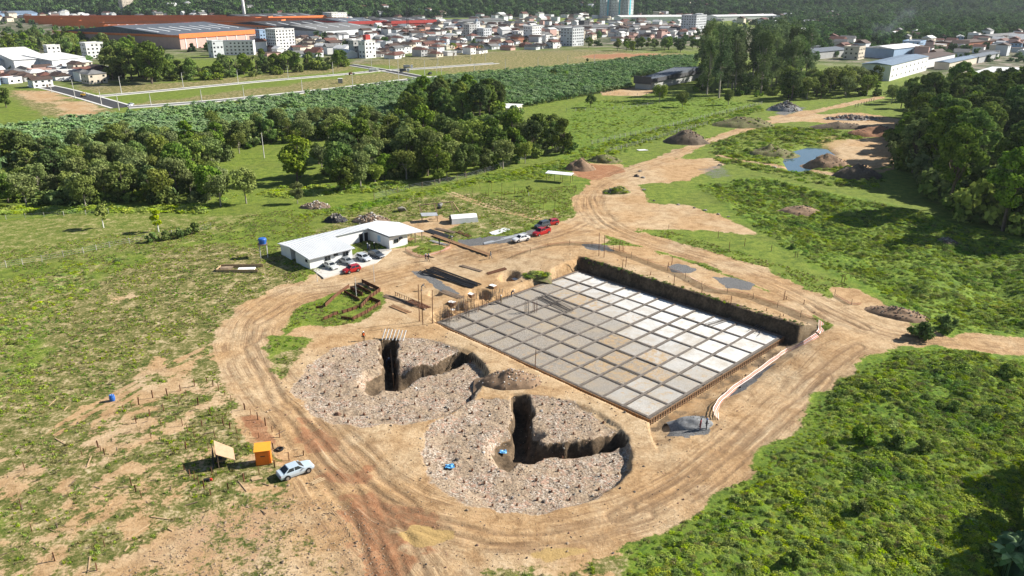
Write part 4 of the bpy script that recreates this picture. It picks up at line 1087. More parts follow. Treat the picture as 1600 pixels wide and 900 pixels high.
for k, (px, py, h, n) in enumerate(((690, 500, 2.2, 6), (708, 490, 2.6, 7), (722, 480, 2.4, 7), (738, 482, 2.0, 6), (752, 470, 2.2, 6), (765, 470, 1.8, 6), (700, 508, 1.6, 5), (730, 495, 1.5, 6), (823, 488, 2.6, 5), (836, 488, 2.2, 5), (783, 462, 1.6, 4), (716, 500, 2.0, 6), (697, 494, 2.4, 7), (703, 500, 1.9, 6), (714, 486, 2.2, 7), (728, 488, 2.5, 6), (734, 476, 2.0, 7), (745, 487, 1.7, 6), (742, 472, 2.3, 6), (757, 479, 1.9, 6), (772, 466, 2.0, 6), (779, 471, 1.5, 6), (792, 466, 1.6, 5))):
    q = U(px, py, SLAB_Z); t = empty('rebar_column', (q[0], q[1], SLAB_Z + .02), random.uniform(0, 1), 'thin cage of upright starter bars at the left corner of the slab', 'rebar', 'starter bars of the slab')
    mb = MB()
    for i in range(n):
        a = 6.28 * i / n; mb.beam((.4 * math.cos(a), .4 * math.sin(a), 0), (.42 * math.cos(a) + random.uniform(-.08, .08), .42 * math.sin(a), h * random.uniform(.8, 1.05)), .045)
    mb.build('upright_bars', M_rust if k % 2 else M_rebar, t)
    mb = MB()
    for z in np.arange(.3, h * .8, .45):
        for i in range(n):
            a, b = 6.28 * i / n, 6.28 * (i + 1) / n; mb.beam((.43 * math.cos(a), .43 * math.sin(a), z), (.43 * math.cos(b), .43 * math.sin(b), z), .03)
    mb.build('ties', M_rebar, t)
for k, (px, py) in enumerate(((805, 437), (770, 449), (735, 462), (706, 475), (749, 477), (705, 487), (719, 493))):
    p = P(px, py); t = empty('footing_box', p, ang_s + .1 * k, 'small pale-topped footing form beside the left edge of the slab', 'formwork', 'footing forms beside the slab')
    MB().box((0, 0, .18), (1.5, 1.1, .5)).build('form_sides', M_formw, t); MB().box((0, 0, .46), (1.3, .95, .06)).build('concrete_top', M_conc_w, t)

# ------------------------------------------------------------------ poles and stakes
def stake_mesh(kind):
    mb = MB()
    if kind == 'angle': mb.box((0, .05, .5), (.13, .03, 1.05)); mb.box((.05, 0, .5), (.03, .13, 1.05))
    else: mb.tube([(0, 0, -.05), (.0, 0, .5), (.01, 0, 1)], [.055, .05, .045], 6)
    return mb.mesh('stake', M_rust)
STK = [stake_mesh('angle'), stake_mesh('tube')]
def stake(px, py, h, label, group, k=None, name='steel_stake', w=1.0, mat=None):
    p = P(px, py); me = STK[k if k is not None else random.randrange(2)]
    o = new(name, me, None, (p.x, p.y, p.z - .05), 0, (w, w, h + .05), rot=(random.gauss(0, .035), random.gauss(0, .035), random.uniform(0, 6.28)))
    return tag(o, label, 'stake', group)
for z in ((1005, 470), (885, 515), (1065, 515), (750, 560), (625, 610), (805, 605), (485, 625), (1180, 600), (1120, 560), (1240, 650), (350, 695), (280, 710), (205, 750), (735, 700), (920, 695), (595, 750), (1040, 790), (455, 800), (1370, 740), (1430, 790), (1495, 835), (325, 870), (710, 850), (565, 895), (960, 895), (1165, 890), (1570, 895), (770, 895)):
    stake(160 + z[0] / 6.154, 520 + z[1] / 6.154, random.uniform(.75, 1.35), 'rusty stake in the field above the plywood shelter', 'stakes in the upper left field')
for z in ((325, 60), (240, 170), (465, 165), (90, 240), (160, 290), (375, 295), (820, 105), (900, 170), (970, 235), (1045, 290), (605, 250), (530, 200), (830, 295), (70, 410), (980, 410), (1295, 475), (1145, 530), (995, 605), (835, 680), (675, 750), (510, 830), (345, 680), (55, 630), (108, 685), (162, 735), (205, 780), (262, 830), (330, 890), (305, 405)):
    stake(280 + z[0] / 6.667, 640 + z[1] / 6.667, random.uniform(.7, 1.3), 'rusty stake around the plywood shelter and the orange cabin', 'stakes around the shelter')
for z in ((945, 40), (515, 150), (655, 145), (630, 120), (615, 100), (155, 235), (850, 375), (885, 410), (655, 715), (825, 340), (605, 865), (345, 805), (200, 620), (130, 470)):
    stake(z[0] / 4, 675 + z[1] / 4, random.uniform(.8, 1.3), 'rusty stake in the dry lower left field', 'stakes in the lower left field')
for x, y, h in ((135, 375, 70), (220, 295, 60), (280, 390, 70), (315, 390, 110), (350, 320, 100), (330, 250, 70), (425, 450, 90), (460, 440, 150), (497, 365, 60), (465, 300, 80), (577, 490, 80), (612, 485, 90), (606, 400, 150), (648, 390, 110), (733, 500, 70), (765, 500, 120), (795, 430, 80), (905, 440, 120), (942, 395, 80), (952, 440, 70), (895, 555, 80), (935, 530, 70), (1063, 570, 220), (1100, 395, 70), (1115, 500, 60), (1222, 460, 80), (1258, 450, 80), (1245, 530, 70), (1397, 490, 80), (1430, 490, 110), (1285, 520, 45)):
    px, py = 720 + x / 7.27, 255 + y / 7.27
    stake(px, py, h / 7.27 / ppm(px, py) * 1.05, 'slim upright pole in the grass field beyond the parked cars', 'poles in the grass field', 1, 'field_pole', .8)
for x, y, h in ((543, 700, 150), (575, 710, 150), (670, 670, 70), (695, 675, 65), (685, 815, 90), (710, 770, 70), (865, 820, 25), (998, 755, 55), (978, 770, 30), (1010, 885, 75)):
    px, py = 800 + x / 4, 225 + y / 4; stake(px, py, h / 4 / ppm(px, py), 'rusty post along the far rim of the slab pit', 'posts along the pit rim', 1, 'steel_post', 1.3)
for x, y, h in ((620, 95, 60), (862, 190, 75), (1160, 245, 25), (1272, 290, 25), (1300, 290, 20), (1303, 155, 85), (1325, 150, 30), (1470, 190, 40)):
    px, py = 980 + x / 5.33, 440 + y / 5.33; stake(px, py, h / 5.33 / ppm(px, py), 'rusty post by the safety net at the right end of the pit', 'posts by the net', 1, 'steel_post', 1.3)
for px, py, h in ((1122, 372, 1.8), (1139, 392, 2.2), (1163, 385, 2.0), (1045, 357, 1.0), (1205, 392, 1.4), (1242, 402, 1.4), (1246, 402, 1.2), (1315, 440, 1.6), (1319, 441, 1.5)):
    stake(px, py, h, 'dark post in the grass right of the sandy track', 'posts in the right grass', 1, 'steel_post', 1.2)
for px, py, h in ((655.5, 502, 7.2), (660.8, 507, 6.8), (675.9, 505, 6.4)):
    stake(px, py, h, 'tall rusty pipe standing at the left corner of the slab', 'tall pipes at the slab corner', 1, 'steel_pipe', 1.5)
stake(835.5, 576, 4.6, 'tall rusty pipe standing at the near edge of the slab', None, 1, 'steel_pipe', 1.4)
for px, py, h, lb in ((557, 464, 4.3, 'pale slim lamp pole over the plot of rusty formwork'), (496, 440, 2.3, 'pale pole at the front corner of the office yard'), (585, 440, 4.0, 'pale pole right of the red hatchback')):
    p = P(px, py); tag(MB().tube([(0, 0, 0), (0, 0, h)], [.07, .05], 6).build('thin_pole', M_pole, None, p), lb, 'pole')
# pile heads on the rubble floors
PH = MB().tube([(0, 0, -.2), (0, 0, .20), (.03, .02, .30)], [.10, .11, .05], 6).mesh('pile_head', M_rust)
for (c, r, aa), lab, n in ((CIRC[0], 'left', 85), (CIRC[1], 'right', 85)):
    for k in range(n):
        q = None
        rad = math.sqrt((k + .5) / n) * (r - 1); th = k * 2.39996
        x, y = c[0] + rad * math.cos(th), c[1] + rad * math.sin(th)
        if rad < 5: continue
        tag(new('pile_head', PH, None, (x, y, zat(x, y)), random.uniform(0, 6), random.uniform(.8, 1.5), rot=(random.gauss(0, .15), random.gauss(0, .15), 0)), 'short rusty pile head sticking out of the %s round excavation' % lab, 'pile', 'pile heads in the %s excavation' % lab)
# rubble pieces
def stone(g, mat):
    bm = bmesh.new(); bmesh.ops.create_icosphere(bm, subdivisions=1, radius=1)
    for v in bm.verts: v.co *= g.uniform(.6, 1.15); v.co.z *= .7
    me = bpy.data.meshes.new('stone'); bm.to_mesh(me); bm.free(); me.materials.append(mat); return me
gs = random.Random(5)
M_st = [pm('stone_grey', (.27, .245, .21), .9, .3, 3, rnd=.5), pm('stone_tan', (.32, .24, .165), .9, .3, 3, rnd=.5), pm('stone_red', (.30, .18, .125), .9, .3, 3, rnd=.4), pm('stone_white', (.58, .54, .49), .9, .2, 3, rnd=.3), pm('stone_dark', (.10, .085, .075), .9, .3, 3, rnd=.4)]
STN = [stone(gs, M_st[k]) for k in (0, 1, 1, 0, 2, 3, 4, 1, 0)]
STN_G = [stone(gs, M_st[k]) for k in (0, 0, 4)]
STN_B = [stone(gs, M_st[k]) for k in (1, 4, 2)]
pts = []
for c, r, _ in CIRC:
    n = 5500; a = rng.uniform(0, 6.283, n); q = np.sqrt(rng.random(n)) * (r - .2); pts.append(np.stack([c[0] + q * np.cos(a), c[1] + q * np.sin(a)], 1))
pts = np.concatenate(pts); pts = pts[zat(pts[:, 0], pts[:, 1]) > -2.4]
scat('rubble', pts[:, 0], pts[:, 1], zat(pts[:, 0], pts[:, 1]), rng.gamma(1.5, .022, len(pts)) + .012, STN, 'loose rubble covering the floors of the two round excavations', 'rubble', 1.0, .3)
big_ = pts[rng.choice(len(pts), 200, replace=False)]
scat('rubble', big_[:, 0], big_[:, 1], zat(big_[:, 0], big_[:, 1]), rng.gamma(2.5, .045, len(big_)) + .06, STN, 'larger lumps lying on the floors of the round excavations', 'rubble', 1.0, .3)
q = rand_in(W((300, 960), (420, 560), (900, 395), (1300, 500), (1050, 850), (700, 960)), 6000)
k = (sample(dirt, q[:, 0], q[:, 1]) > .5) & (sdf(SLAB, q[:, 0], q[:, 1]) < -.3); q = q[k]
scat('clods', q[:, 0], q[:, 1], zat(q[:, 0], q[:, 1]), rng.gamma(1.5, .03, len(q)) + .015, STN_B + [STN[1]], 'small clods of soil strewn over the bare ground', 'clods', 1.0, .3)

q = rand_in(W((150, 960), (200, 880), (300, 818), (370, 788), (470, 772), (560, 790), (660, 960)), 5200)
scat('tilled_clods', q[:, 0], q[:, 1], zat(q[:, 0], q[:, 1]), rng.gamma(1.8, .024, len(q)) + .012, STN_B[:1] + [STN[1], STN[1], STN_B[0]], 'rough clods over the churned soil at the bottom left', 'clods', 1.0, .3)
stick = MB().beam((-.5, 0, .03), (.5, .05, .06), .06, .05).mesh('stick', M_wood); stick2 = MB().beam((-.5, 0, .03), (.5, -.06, .05), .07, .05).mesh('stick', M_woodd)
q = rand_in(W((-40, 960), (0, 700), (200, 620), (420, 640), (520, 780), (680, 960)), 1500)
scat('chips', q[:, 0], q[:, 1], zat(q[:, 0], q[:, 1]) + .02, rng.gamma(2, .14, len(q)) + .08, [stick, stick2], 'splinters and sticks strewn over the left field', 'debris', .1, .3)
# ------------------------------------------------------------------ heaps
def heap(px, py, rx, ry, h, mat, name, label, cat='heap', stones=None, n=0, ss=.25, rz=0.0, seed=1, group=None, rough=None):
    rough = rough if rough is not None else (.9 if mat.name == 'grassy_earth' else .5)
    """uneven heap; a stone-covered one gets its stones as one extra part"""
    p = P(px, py); g = np.random.default_rng(seed)
    t = empty(name, (p.x, p.y, p.z), rz, label, cat, group)
    m = 28; u_ = np.linspace(-1.15, 1.15, m); A_, B_ = np.meshgrid(u_, u_)
    rr = np.hypot(A_, B_); nzz = fbm(A_ * rx + seed * 31, B_ * ry, max(rx, ry) * .45, seed, 4)
    hh = h * np.clip(1 - rr * (.75 + .5 * nzz), 0, 1) ** .85 + rough * h * (fbm(A_ * rx + 9 * seed, B_ * ry, max(rx, ry) * .18, seed + 3, 3) - .5) * np.clip(1.1 - rr, 0, 1) - 1.6 * np.clip(rr - .8, 0, 1)
    V = np.stack([A_.ravel() * rx, B_.ravel() * ry, hh.ravel()], 1); i2 = (np.arange(m - 1)[:, None] * m + np.arange(m - 1)[None, :]).ravel()
    new('mound', npmesh('mound', V, np.stack([i2, i2 + 1, i2 + 1 + m, i2 + m], 1), [mat], True), t)
    if stones:
        vs, fs, off, mi = [], [], 0, []
        for k in range(n):
            me = stones[k % len(stones)]; s = ss * g.uniform(.4, 1.4); a, b = g.normal(size=2) * .42
            if a * a + b * b > 1: continue
            ia = int((a + 1.15) / 2.3 * (m - 1)); ib = int((b + 1.15) / 2.3 * (m - 1)); z = hh[ib, ia]
            M = Matrix.Rotation(g.uniform(0, 6), 3, 'Z') @ Matrix.Rotation(g.uniform(0, 6), 3, 'X')
            for v in me.vertices:
                w = M @ v.co * s; vs.append((w.x + a * rx, w.y + b * ry, w.z + z))
            for f in me.polygons: fs.append([i + off for i in f.vertices]); mi.append(k % len(stones))
            off += len(me.vertices)
        if mat.name == 'grassy_earth':
            for k in range(26):
                a, b = g.uniform(-.85, .85, 2); ia = int((a + 1.15) / 2.3 * (m - 1)); ib = int((b + 1.15) / 2.3 * (m - 1)); new('weed_clump', WEEDP[k % len(WEEDP)], t, (a * rx, b * ry, hh[ib, ia] - .05), k, g.uniform(.5, 1.2))
        o = new('stones', npmesh('stones', np.array(vs), np.array(fs), [s_.materials[0] for s_ in stones], False, mi), t); o['kind'] = 'stuff'
    return t
M_soild = pm('dark_earth', (.15, .115, .08), .95, .4, 1.2, bump=.5)
M_soilb = pm('brown_earth', (.28, .185, .115), .95, .4, 1.2, bump=.5)
M_soilr = pm('red_earth', (.34, .17, .09), .95, .4, 1.2, bump=.5)
M_gravel = pm('gravel', (.24, .245, .25), .95, .4, 3, bump=.6)
M_grassm = pm('grassy_earth', (.115, .14, .04), .95, .5, 1.5, bump=.6, col2=(.20, .15, .09))
heap(1072, 222, 9.5, 6.5, 5.2, M_soild, 'earth_mound', 'tall dark earth mound beside the sandy track', stones=STN_B, n=160, ss=.3, seed=3)
heap(1160, 196, 15, 7, 4.2, M_grassm, 'earth_mound', 'long grassy earth mound left of the grey rock pile', stones=STN_B, n=120, ss=.35, seed=4)
heap(1226, 172, 9, 6, 4.2, M_gravel, 'rock_pile', 'grey rock pile on the gravel beside the far track', stones=STN_G, n=420, ss=.5, seed=5)
heap(906, 264, 5.2, 4.2, 3.6, M_soilb, 'earth_mound', 'pointed brown earth mound by the red patch of soil', stones=STN_B, n=60, ss=.2, seed=6)
heap(945, 252, 7, 4, 2.4, M_grassm, 'earth_mound', 'low weedy earth mound behind the pointed brown one', stones=STN_B, n=40, ss=.2, seed=7)
heap(1291, 258, 7.5, 5, 4.0, M_soilb, 'earth_mound', 'brown earth mound beside the pond', stones=STN_B, n=120, ss=.25, seed=8)
heap(1340, 275, 8, 6, 4.0, M_soild, 'earth_mound', 'shaded dark mound where the side path meets the right wood', stones=STN_B, n=80, ss=.3, seed=9)
heap(1205, 240, 9, 6, 3.0, M_grassm, 'earth_mound', 'weedy mound at the left bank of the pond', stones=STN_B, n=60, ss=.3, seed=10)
heap(1370, 210, 13, 7, 3.6, M_soilr, 'earth_mound', 'wide reddish earth bank in front of the shady wood', stones=STN_B, n=90, ss=.3, seed=11)
heap(1408, 215, 6, 4, 4.0, M_soilr, 'earth_mound', 'reddish earth mound at the edge of the shady wood', stones=STN_B, n=60, ss=.3, seed=12)
heap(1310, 200, 15, 4, 2.6, M_soild, 'earth_mound', 'dark low bank between the far track and the pond', stones=STN_B, n=90, ss=.3, seed=13)
heap(1400, 492, 6.5, 3.0, 1.5, M_soilb, 'earth_mound', 'brown spoil mound at the edge of the right-hand track', stones=STN_B + [STN[3]], n=150, ss=.2, rz=-.5, seed=14)
heap(1085, 662, 3.0, 2.2, 1.0, M_gravel, 'gravel_heap', 'grey gravel heap below the near corner of the slab', stones=STN_G, n=80, ss=.08, seed=15)
heap(1478, 378, 3.2, 2.4, 1.0, M_soild, 'rubble_pile', 'small grey rubble pile on the green bank', stones=STN_G, n=110, ss=.22, seed=16)
heap(578, 346, 5.2, 3.4, 2.0, M_woodd, 'scrap_heap', 'big heap of scrap wood and rubble behind the office', stones=[STN[1], STN[2], STN[5], STN[4]], n=240, ss=.35, seed=17)
heap(525, 345, 3.4, 2.4, 1.9, M_dark, 'scrap_heap', 'dark heap of covered scrap behind the office', stones=STN_G, n=60, ss=.3, seed=18)
heap(493, 324, 4.6, 2.4, 1.7, M_woodd, 'scrap_heap', 'pinkish rubble heap at the edge of the wood', stones=[STN[2], STN[1], STN[5]], n=150, ss=.3, seed=19)
heap(798, 596, 5.0, 3.0, 2.0, M_soilb, 'rubble_pile', 'reddish rubble mound between the two round excavations', stones=[STN[2], STN[5], STN[1], STN[4]], n=320, ss=.16, seed=20)
heap(1330, 186, 14, 5, 1.4, M_gravel, 'debris_heap', 'flat heap of broken concrete and timber by the far track', stones=[STN[0], STN[3], STN[4]], n=200, ss=.8, seed=21)
heap(965, 300, 4.5, 3, 1.3, M_grassm, 'earth_mound', 'low grassy mound with dark boulders at the track fork', stones=STN_G, n=14, ss=.6, seed=22)
heap(1250, 330, 6, 4, 1.6, M_soilb, 'earth_mound', 'bare brown bank among the weeds below the side path', stones=STN_B, n=50, ss=.25, seed=23)
heap(838, 430, 2.8, 1.7, .6, M_grassm, 'earth_mound', 'small weedy bank at the far left edge of the slab', stones=STN_B, n=60, ss=.15, seed=24)
for px, py, s in ((1000, 268, .7), (1022, 314, .5), (1060, 320, .55), (1085, 325, .5), (1102, 329, .6), (1122, 335, .5), (1138, 339, .45), (1180, 241, .8), (1210, 262, .9), (1125, 258, .8), (995, 276, 1.0), (1005, 278, .8), (1006, 297, .7)):
    p = P(px, py); tag(new('boulder', STN_G[px % 3], None, (p.x, p.y, p.z + .1 * s), px, (s * 1.2, s, s)), 'grey boulder lying along the edge of the gravel clearing', 'boulder', 'boulders round the gravel clearing')

# ------------------------------------------------------------------ office building
A = P(485, 421); AU = R(43)
off = empty('office_building', (A.x, A.y, hz(A.x, A.y) - .05), AU, 'white L-shaped site office with pale metal roofs and a paved yard', 'building')
def plate(poly, th, m=0, mb=None):
    mb = mb or MB(); n = len(poly)
    vs = [tuple(p) for p in poly] + [(p[0], p[1], p[2] - th) for p in poly]
    mb.add(vs, [tuple(range(n)), tuple(range(2 * n - 1, n - 1, -1))] + [(i, (i + 1) % n, n + (i + 1) % n, n + i) for i in range(n)], m); return mb
def wallblock(mb, x0, x1, y0, y1, zf, zb):
    vs = [(x0, y0, -.3), (x1, y0, -.3), (x1, y1, -.3), (x0, y1, -.3), (x0, y0, zf), (x1, y0, zf), (x1, y1, zb), (x0, y1, zb)]
    mb.add(vs, ((3, 2, 1, 0), (4, 5, 6, 7), (0, 1, 5, 4), (1, 2, 6, 5), (2, 3, 7, 6), (3, 0, 4, 7)))
mb = MB(); wallblock(mb, 0, 10.5, 0, 6.2, 2.55, 3.05); mb.build('front_wing_wall', M_white, off)
mb = MB(); wallblock(mb, 0, 20.5, 8.4, 13, 3.1, 2.75); mb.build('rear_wing_wall', M_white, off)
mb = MB(); wallblock(mb, 20.5, 25.6, 0, 12, 2.75, 2.75); mb.build('right_wing_wall', M_white, off)
M_roofb = pm('grey_roof_sheet', (.50, .55, .60), .45, .12, .5, bump=.05)
plate([(-.5, -.55, 2.62), (10.95, -.55, 2.62), (10.95, 8, 3.32), (-.5, 8, 3.32)], .09).build('front_roof', M_roofw, off)
plate([(-.5, 8.02, 3.32), (20.0, 8.02, 3.32), (25.0, 13.4, 2.86), (-.5, 13.4, 2.86)], .09).build('rear_roof', M_roofw, off)
plate([(19.95, -.6, 3.42), (30, -.6, 2.55), (30, 9.5, 2.55), (26.2, 13.4, 2.88), (25.1, 13.4, 2.92), (19.95, 8, 3.42)], .09).build('right_roof', M_roofw, off)
mb = MB()
for k in range(24):
    x = -.4 + k * .48
    mb.beam((x, -.54, 2.65), (x, 7.98, 3.35), .05, .03)
mb.build('roof_ribs', M_galv, off)
mb = MB()
for k in range(24): mb.beam((-.3 + k * .87, 8.05, 3.34), (-.3 + k * .87, 13.35, 2.89), .05, .03)
mb.build('roof_ribs', M_galv, off); mb = MB()
for k in range(13): mb.beam((20.0, -.3 + k * .66, 3.44), (29.95, -.3 + k * .66, 2.58), .05, .03)
mb.build('roof_ribs', M_galv, off)
MB().beam((-.5, -.62, 2.52), (10.95, -.62, 2.52), .14, .12).build('gutter', M_galv, off); MB().beam((19.95, -.66, 3.3), (30, -.66, 2.44), .1, .12).build('gutter', M_galv, off)
def office_window(x, y, z, w, h, face='front', ac=True):
    rot = 0 if face == 'front' else math.pi / 2
    f = MB().box((0, 0, 0), (w + .14, .07, h + .14)).build('window', M_white, off, (x, y, z), rot)
    MB().box((-w / 4, -.045 if face == 'front' else .045, 0), (w / 2 - .05, .03, h - .06)).build('pane', M_glass, f)
    MB().box((w / 4, -.045 if face == 'front' else .045, 0), (w / 2 - .05, .03, h - .06)).build('pane', M_glass, f)
for x in (4.3, 8.8): office_window(x, -.03, 1.6, 1.5, 1.1)
MB().box((6.3, -.2, 2.0), (.9, .4, .5)).build('air_conditioner', M_dark, off)
office_window(22.3, -.03, 1.6, 1.3, 1.0)
MB().box((23.6, -.2, 2.05), (.8, .4, .45)).build('air_conditioner', M_dark, off)
office_window(-.03, 1.3, 1.7, 1.0, .7, 'side')
M_door = pm('dark_door', (.03, .03, .035), .5); M_lb = pm('pale_blue_board', (.45, .66, .85), .6)
for x in (18.2, 19.6): MB().box((x, 8.36, 1.15), (.95, .08, 2.3)).build('door', M_door, off)
MB().box((20.46, 4.2, 1.6), (.07, 1.1, 1.5)).build('notice_board', M_lb, off)
MB().prism([(10.5, -.6), (20.5, -.6), (20.5, 8.4), (10.5, 8.4)], -.3, .12).build('paved_yard', M_grey, off)
MB().prism([(-.6, -6.5), (12.8, -6.0), (20.0, -1.5), (20.6, -.62), (.2, -.62)], -.35, .1).build('concrete_apron', pm('pale_apron', (.60, .57, .52), .9, .2, 1, bump=.2), off)
for x, y in ((29.6, -.3), (29.6, 4), (29.6, 9), (27.6, -.3)): MB().box((x, y, 1.1), (.16, .16, 2.8)).build('porch_post', M_woodd, off)
# timber and sheets stored under and beside the porch
for k, (x, y, z, l, a, m) in enumerate(((27.3, 2.0, .4, 3.6, .3, M_formw), (27.6, 3.4, .5, 3.2, .6, M_wood), (28.2, 5.0, .35, 4, .2, M_woodd), (27.0, 6.5, .55, 3, 1.0, M_formw))):
    w = off.matrix_basis @ Vector((x, y, 0)); t = empty('timber_stack', w, AU + a, 'stack of boards stored under the office porch', 'timber', 'stacks of boards under the porch')
    for q in range(6): MB().box((random.uniform(-.2, .2), (q % 3 - 1) * .34, .1 + .13 * (q // 3) + .01 * q), (l, .28, .1), random.uniform(-.05, .05)).build('board', m, t)
# blue water tank on its stand
p = P(413, 401); t = empty('water_tank', p, .3, 'blue water tank on a tall post stand left of the office', 'water tank')
for x, y in ((-.75, -.75), (.75, -.75), (.75, .75), (-.75, .75)): MB().tube([(x, y, -.2), (x, y, 2.9)], [.11, .1], 6).build('post', M_pole, t)
MB().box((0, 0, 2.98), (2.0, 2.0, .16)).build('platform', M_woodd, t)
MB().tube([(0, 0, 3.06), (0, 0, 3.9), (0, 0, 4.15)], [.72, .9, .9], 16).build('tank', M_blue, t, smooth=False)
MB().tube([(0, 0, 4.15), (0, 0, 4.35), (0, 0, 4.42)], [.93, .8, .3], 16).build('lid', M_blue, t)

# ------------------------------------------------------------------ site things
def box_thing(name, label, cat, px, py, d, mat, rz=0, dz=0, parts=None):
    p = P(px, py); t = empty(name, p, rz, label, cat)
    MB().box((0, 0, d[2] / 2 + dz), d).build('body', mat, t); return t
# white tarpaulin tent
a, b = P(712, 352), P(748, 345); p = P(724, 345); t = empty('tarpaulin_stack', p, .28, 'white tarpaulin-covered stack with sloping top on the grass', 'tarpaulin')
M_tarp = pm('white_tarpaulin', (.78, .78, .77), .6, .1, 1.2, bump=.3)
plate([(-3.4, -2.0, 1.25), (3.2, -2.2, 1.3), (3.5, 0, 1.7), (-3.3, 0, 1.85)], .05).build('front_cover', M_tarp, t)
plate([(-3.3, .02, 1.85), (3.5, .02, 1.7), (3.2, 2.0, 1.25), (-3.4, 2.1, 1.2)], .05).build('rear_cover', M_tarp, t)
mb = MB()
mb.add([(-3.4, -2.0, 1.22), (3.2, -2.2, 1.27), (3.45, -2.5, -.1), (-3.5, -2.3, -.1)], [(0, 1, 2, 3)]); mb.add([(3.2, -2.2, 1.27), (3.5, 0, 1.67), (3.2, 2.0, 1.22), (3.4, 2.2, -.1), (3.45, -2.5, -.1)], [(0, 1, 2, 3, 4)])
mb.build('skirt', M_tarp, t)
mb = MB()
for k in range(3): mb.box((-2.6, -1.35 + k * 1.4, .5), (1.4, 1.25, 1.15))
mb.box((0, 0, .5), (6.2, 3.6, 1.0)); mb.build('wrapped_goods', pm('grey_wrap', (.12, .13, .15), .7), t)
# timber frame, table and scrap machine
p = P(690, 333); t = empty('timber_a_frame', p, .3, 'long bare timber A-frame with raking struts behind the tarpaulin', 'timber frame')
for x in (-5.2, -1.2, 3.4):
    MB().beam((x, -.2, 0), (x - .7, .3, 2.7), .26).build('strut', M_wood, t)
MB().beam((4.8, -.3, 0), (3.1, .35, 2.8), .26).build('strut', M_wood, t); MB().beam((-6.2, .3, 2.55), (3.4, .35, 2.8), .18).build('top_rail', M_woodd, t)
p = P(671, 345); t = empty('work_table', p, .25, 'open work shelter with a grey sheet top on thin legs', 'shelter')
plate([(-2.1, -1.3, 1.75), (2.1, -1.3, 1.6), (2.1, 1.3, 1.75), (-2.1, 1.3, 1.9)], .08).build('sheet_top', M_galv, t)
for x, y in ((-1.9, -1.1), (1.9, -1.1), (1.9, 1.1), (-1.9, 1.1)): MB().box((x, y, .8), (.12, .12, 1.75)).build('leg', M_woodd, t)
MB().box((.8, -.4, .55), (2.0, .5, .12)).build('bench', M_wood, t)
p = P(628, 330); t = empty('boulder', p, 0, 'big dark rock left of the timber frame', 'boulder'); new('rock', STN_G[0], t, (0, 0, .6), .5, (1.5, 1.1, 1.4))
p = P(687, 326); t = empty('concrete_mixer', p, .6, 'small grey site mixer at the end of the timber frame', 'mixer')
MB().tube([(-.5, 0, .8), (0, 0, .95), (.5, 0, 1.3), (.75, 0, 1.5)], [.35, .6, .5, .3], 10).build('drum', M_grey, t); MB().box((0, 0, .35), (1.1, .9, .1)).build('frame', M_dark, t)
for y in (-.5, .5): MB().tube([(-.2, y - .04, .3), (-.2, y + .04, .3)], [.3, .3], 10).build('wheel', M_tyre, t)
# white-roofed open shelter
p = P(874, 283); t = empty('open_shelter', p, -.35, 'open shelter with a thin white flat roof above the grass field', 'shelter')
plate([(-4.2, -1.5, 2.55), (4.2, -1.5, 2.45), (4.2, 1.6, 2.6), (-4.2, 1.6, 2.7)], .1).build('roof', M_roofw, t)
for x, y in ((-3.9, -1.2), (-1.2, -1.2), (1.4, -1.2), (3.9, -1.2), (-3.9, 1.3), (0, 1.3), (3.9, 1.3)): MB().tube([(x, y, -.1), (x, y, 2.5)], .07, 6).build('post', M_woodd, t)
p = P(1003, 235); t = empty('white_slab', p, .2, 'pair of white sheets lying by the far track', 'sheet'); MB().box((0, .6, .15), (3.4, 1.0, .1)).build('sheet', M_white, t); MB().box((.3, -.6, .15), (3.6, 1.0, .1)).build('sheet', M_white, t)
# stacks of sheets and planks along the track
def planks(px0, px1, n, w, mat, name, label, cat, th=.08, bw_=.26, lift=.06):
    a, b = P(*px0), P(*px1); t = empty(name, a, heading(a, b), label, cat); L = (b - a).length
    dzv = (b.z - a.z)
    for k in range(n):
        y = (k - (n - 1) / 2) * w / max(1, n); MB().beam((random.uniform(-.25, .25), y, lift + random.uniform(0, .05)), (L + random.uniform(-.25, .25), y + random.uniform(-.08, .08), lift + dzv + random.uniform(0, .05)), bw_, th).build('plank', mat, t)
    return t
planks((768, 366), (793, 358), 4, 2.4, M_roofw, 'sheet_stack', 'white metal sheets lying in the grass left of the parked cars', 'sheets', .1, .5)
planks((756, 381), (822, 365), 3, 1.2, M_galv, 'sheet_stack', 'long grey sheets lying along the track behind the white sedan', 'sheets', .1, .38)
planks((677, 368), (765, 399), 4, 1.3, M_formw, 'plank_walkway', 'long brown plank walkway running from the porch to the track', 'planks', .1, .3, .12)
planks((668, 360), (705, 372), 5, 2.2, M_dark, 'sheet_stack', 'dark sheets stacked beside the office porch', 'sheets', .12, .4)
planks((672, 376), (698, 383), 3, 1.2, M_grey, 'plank_stack', 'grey boards lying in front of the porch', 'planks')
planks((715, 362), (735, 370), 3, 1.4, M_rust, 'sheet_stack', 'rusty sheets on the ground right of the porch', 'sheets')
planks((682, 357), (712, 364), 4, 1.4, M_woodd, 'plank_stack', 'weathered planks on the grass behind the porch', 'planks')
planks((600, 462), (660, 480), 4, 1.4, M_woodd, 'plank_stack', 'weathered planks lying on the sand left of the slab', 'planks')
planks((640, 470), (668, 482), 6, 1.8, M_rust, 'beam_stack', 'rusty beams stacked on the sand just left of the slab corner', 'beams', .16, .2)
planks((612, 478), (640, 489), 4, 1.2, M_formw, 'plank_stack', 'brown boards lying between the formwork plot and the slab', 'planks')
planks((690, 455), (722, 466), 5, 1.6, M_woodd, 'plank_stack', 'weathered boards lying below the dark steel bar pile', 'planks')
planks((762, 428), (790, 420), 4, 1.2, M_rust, 'beam_stack', 'rusty beams near the far left footings', 'beams', .14, .2)
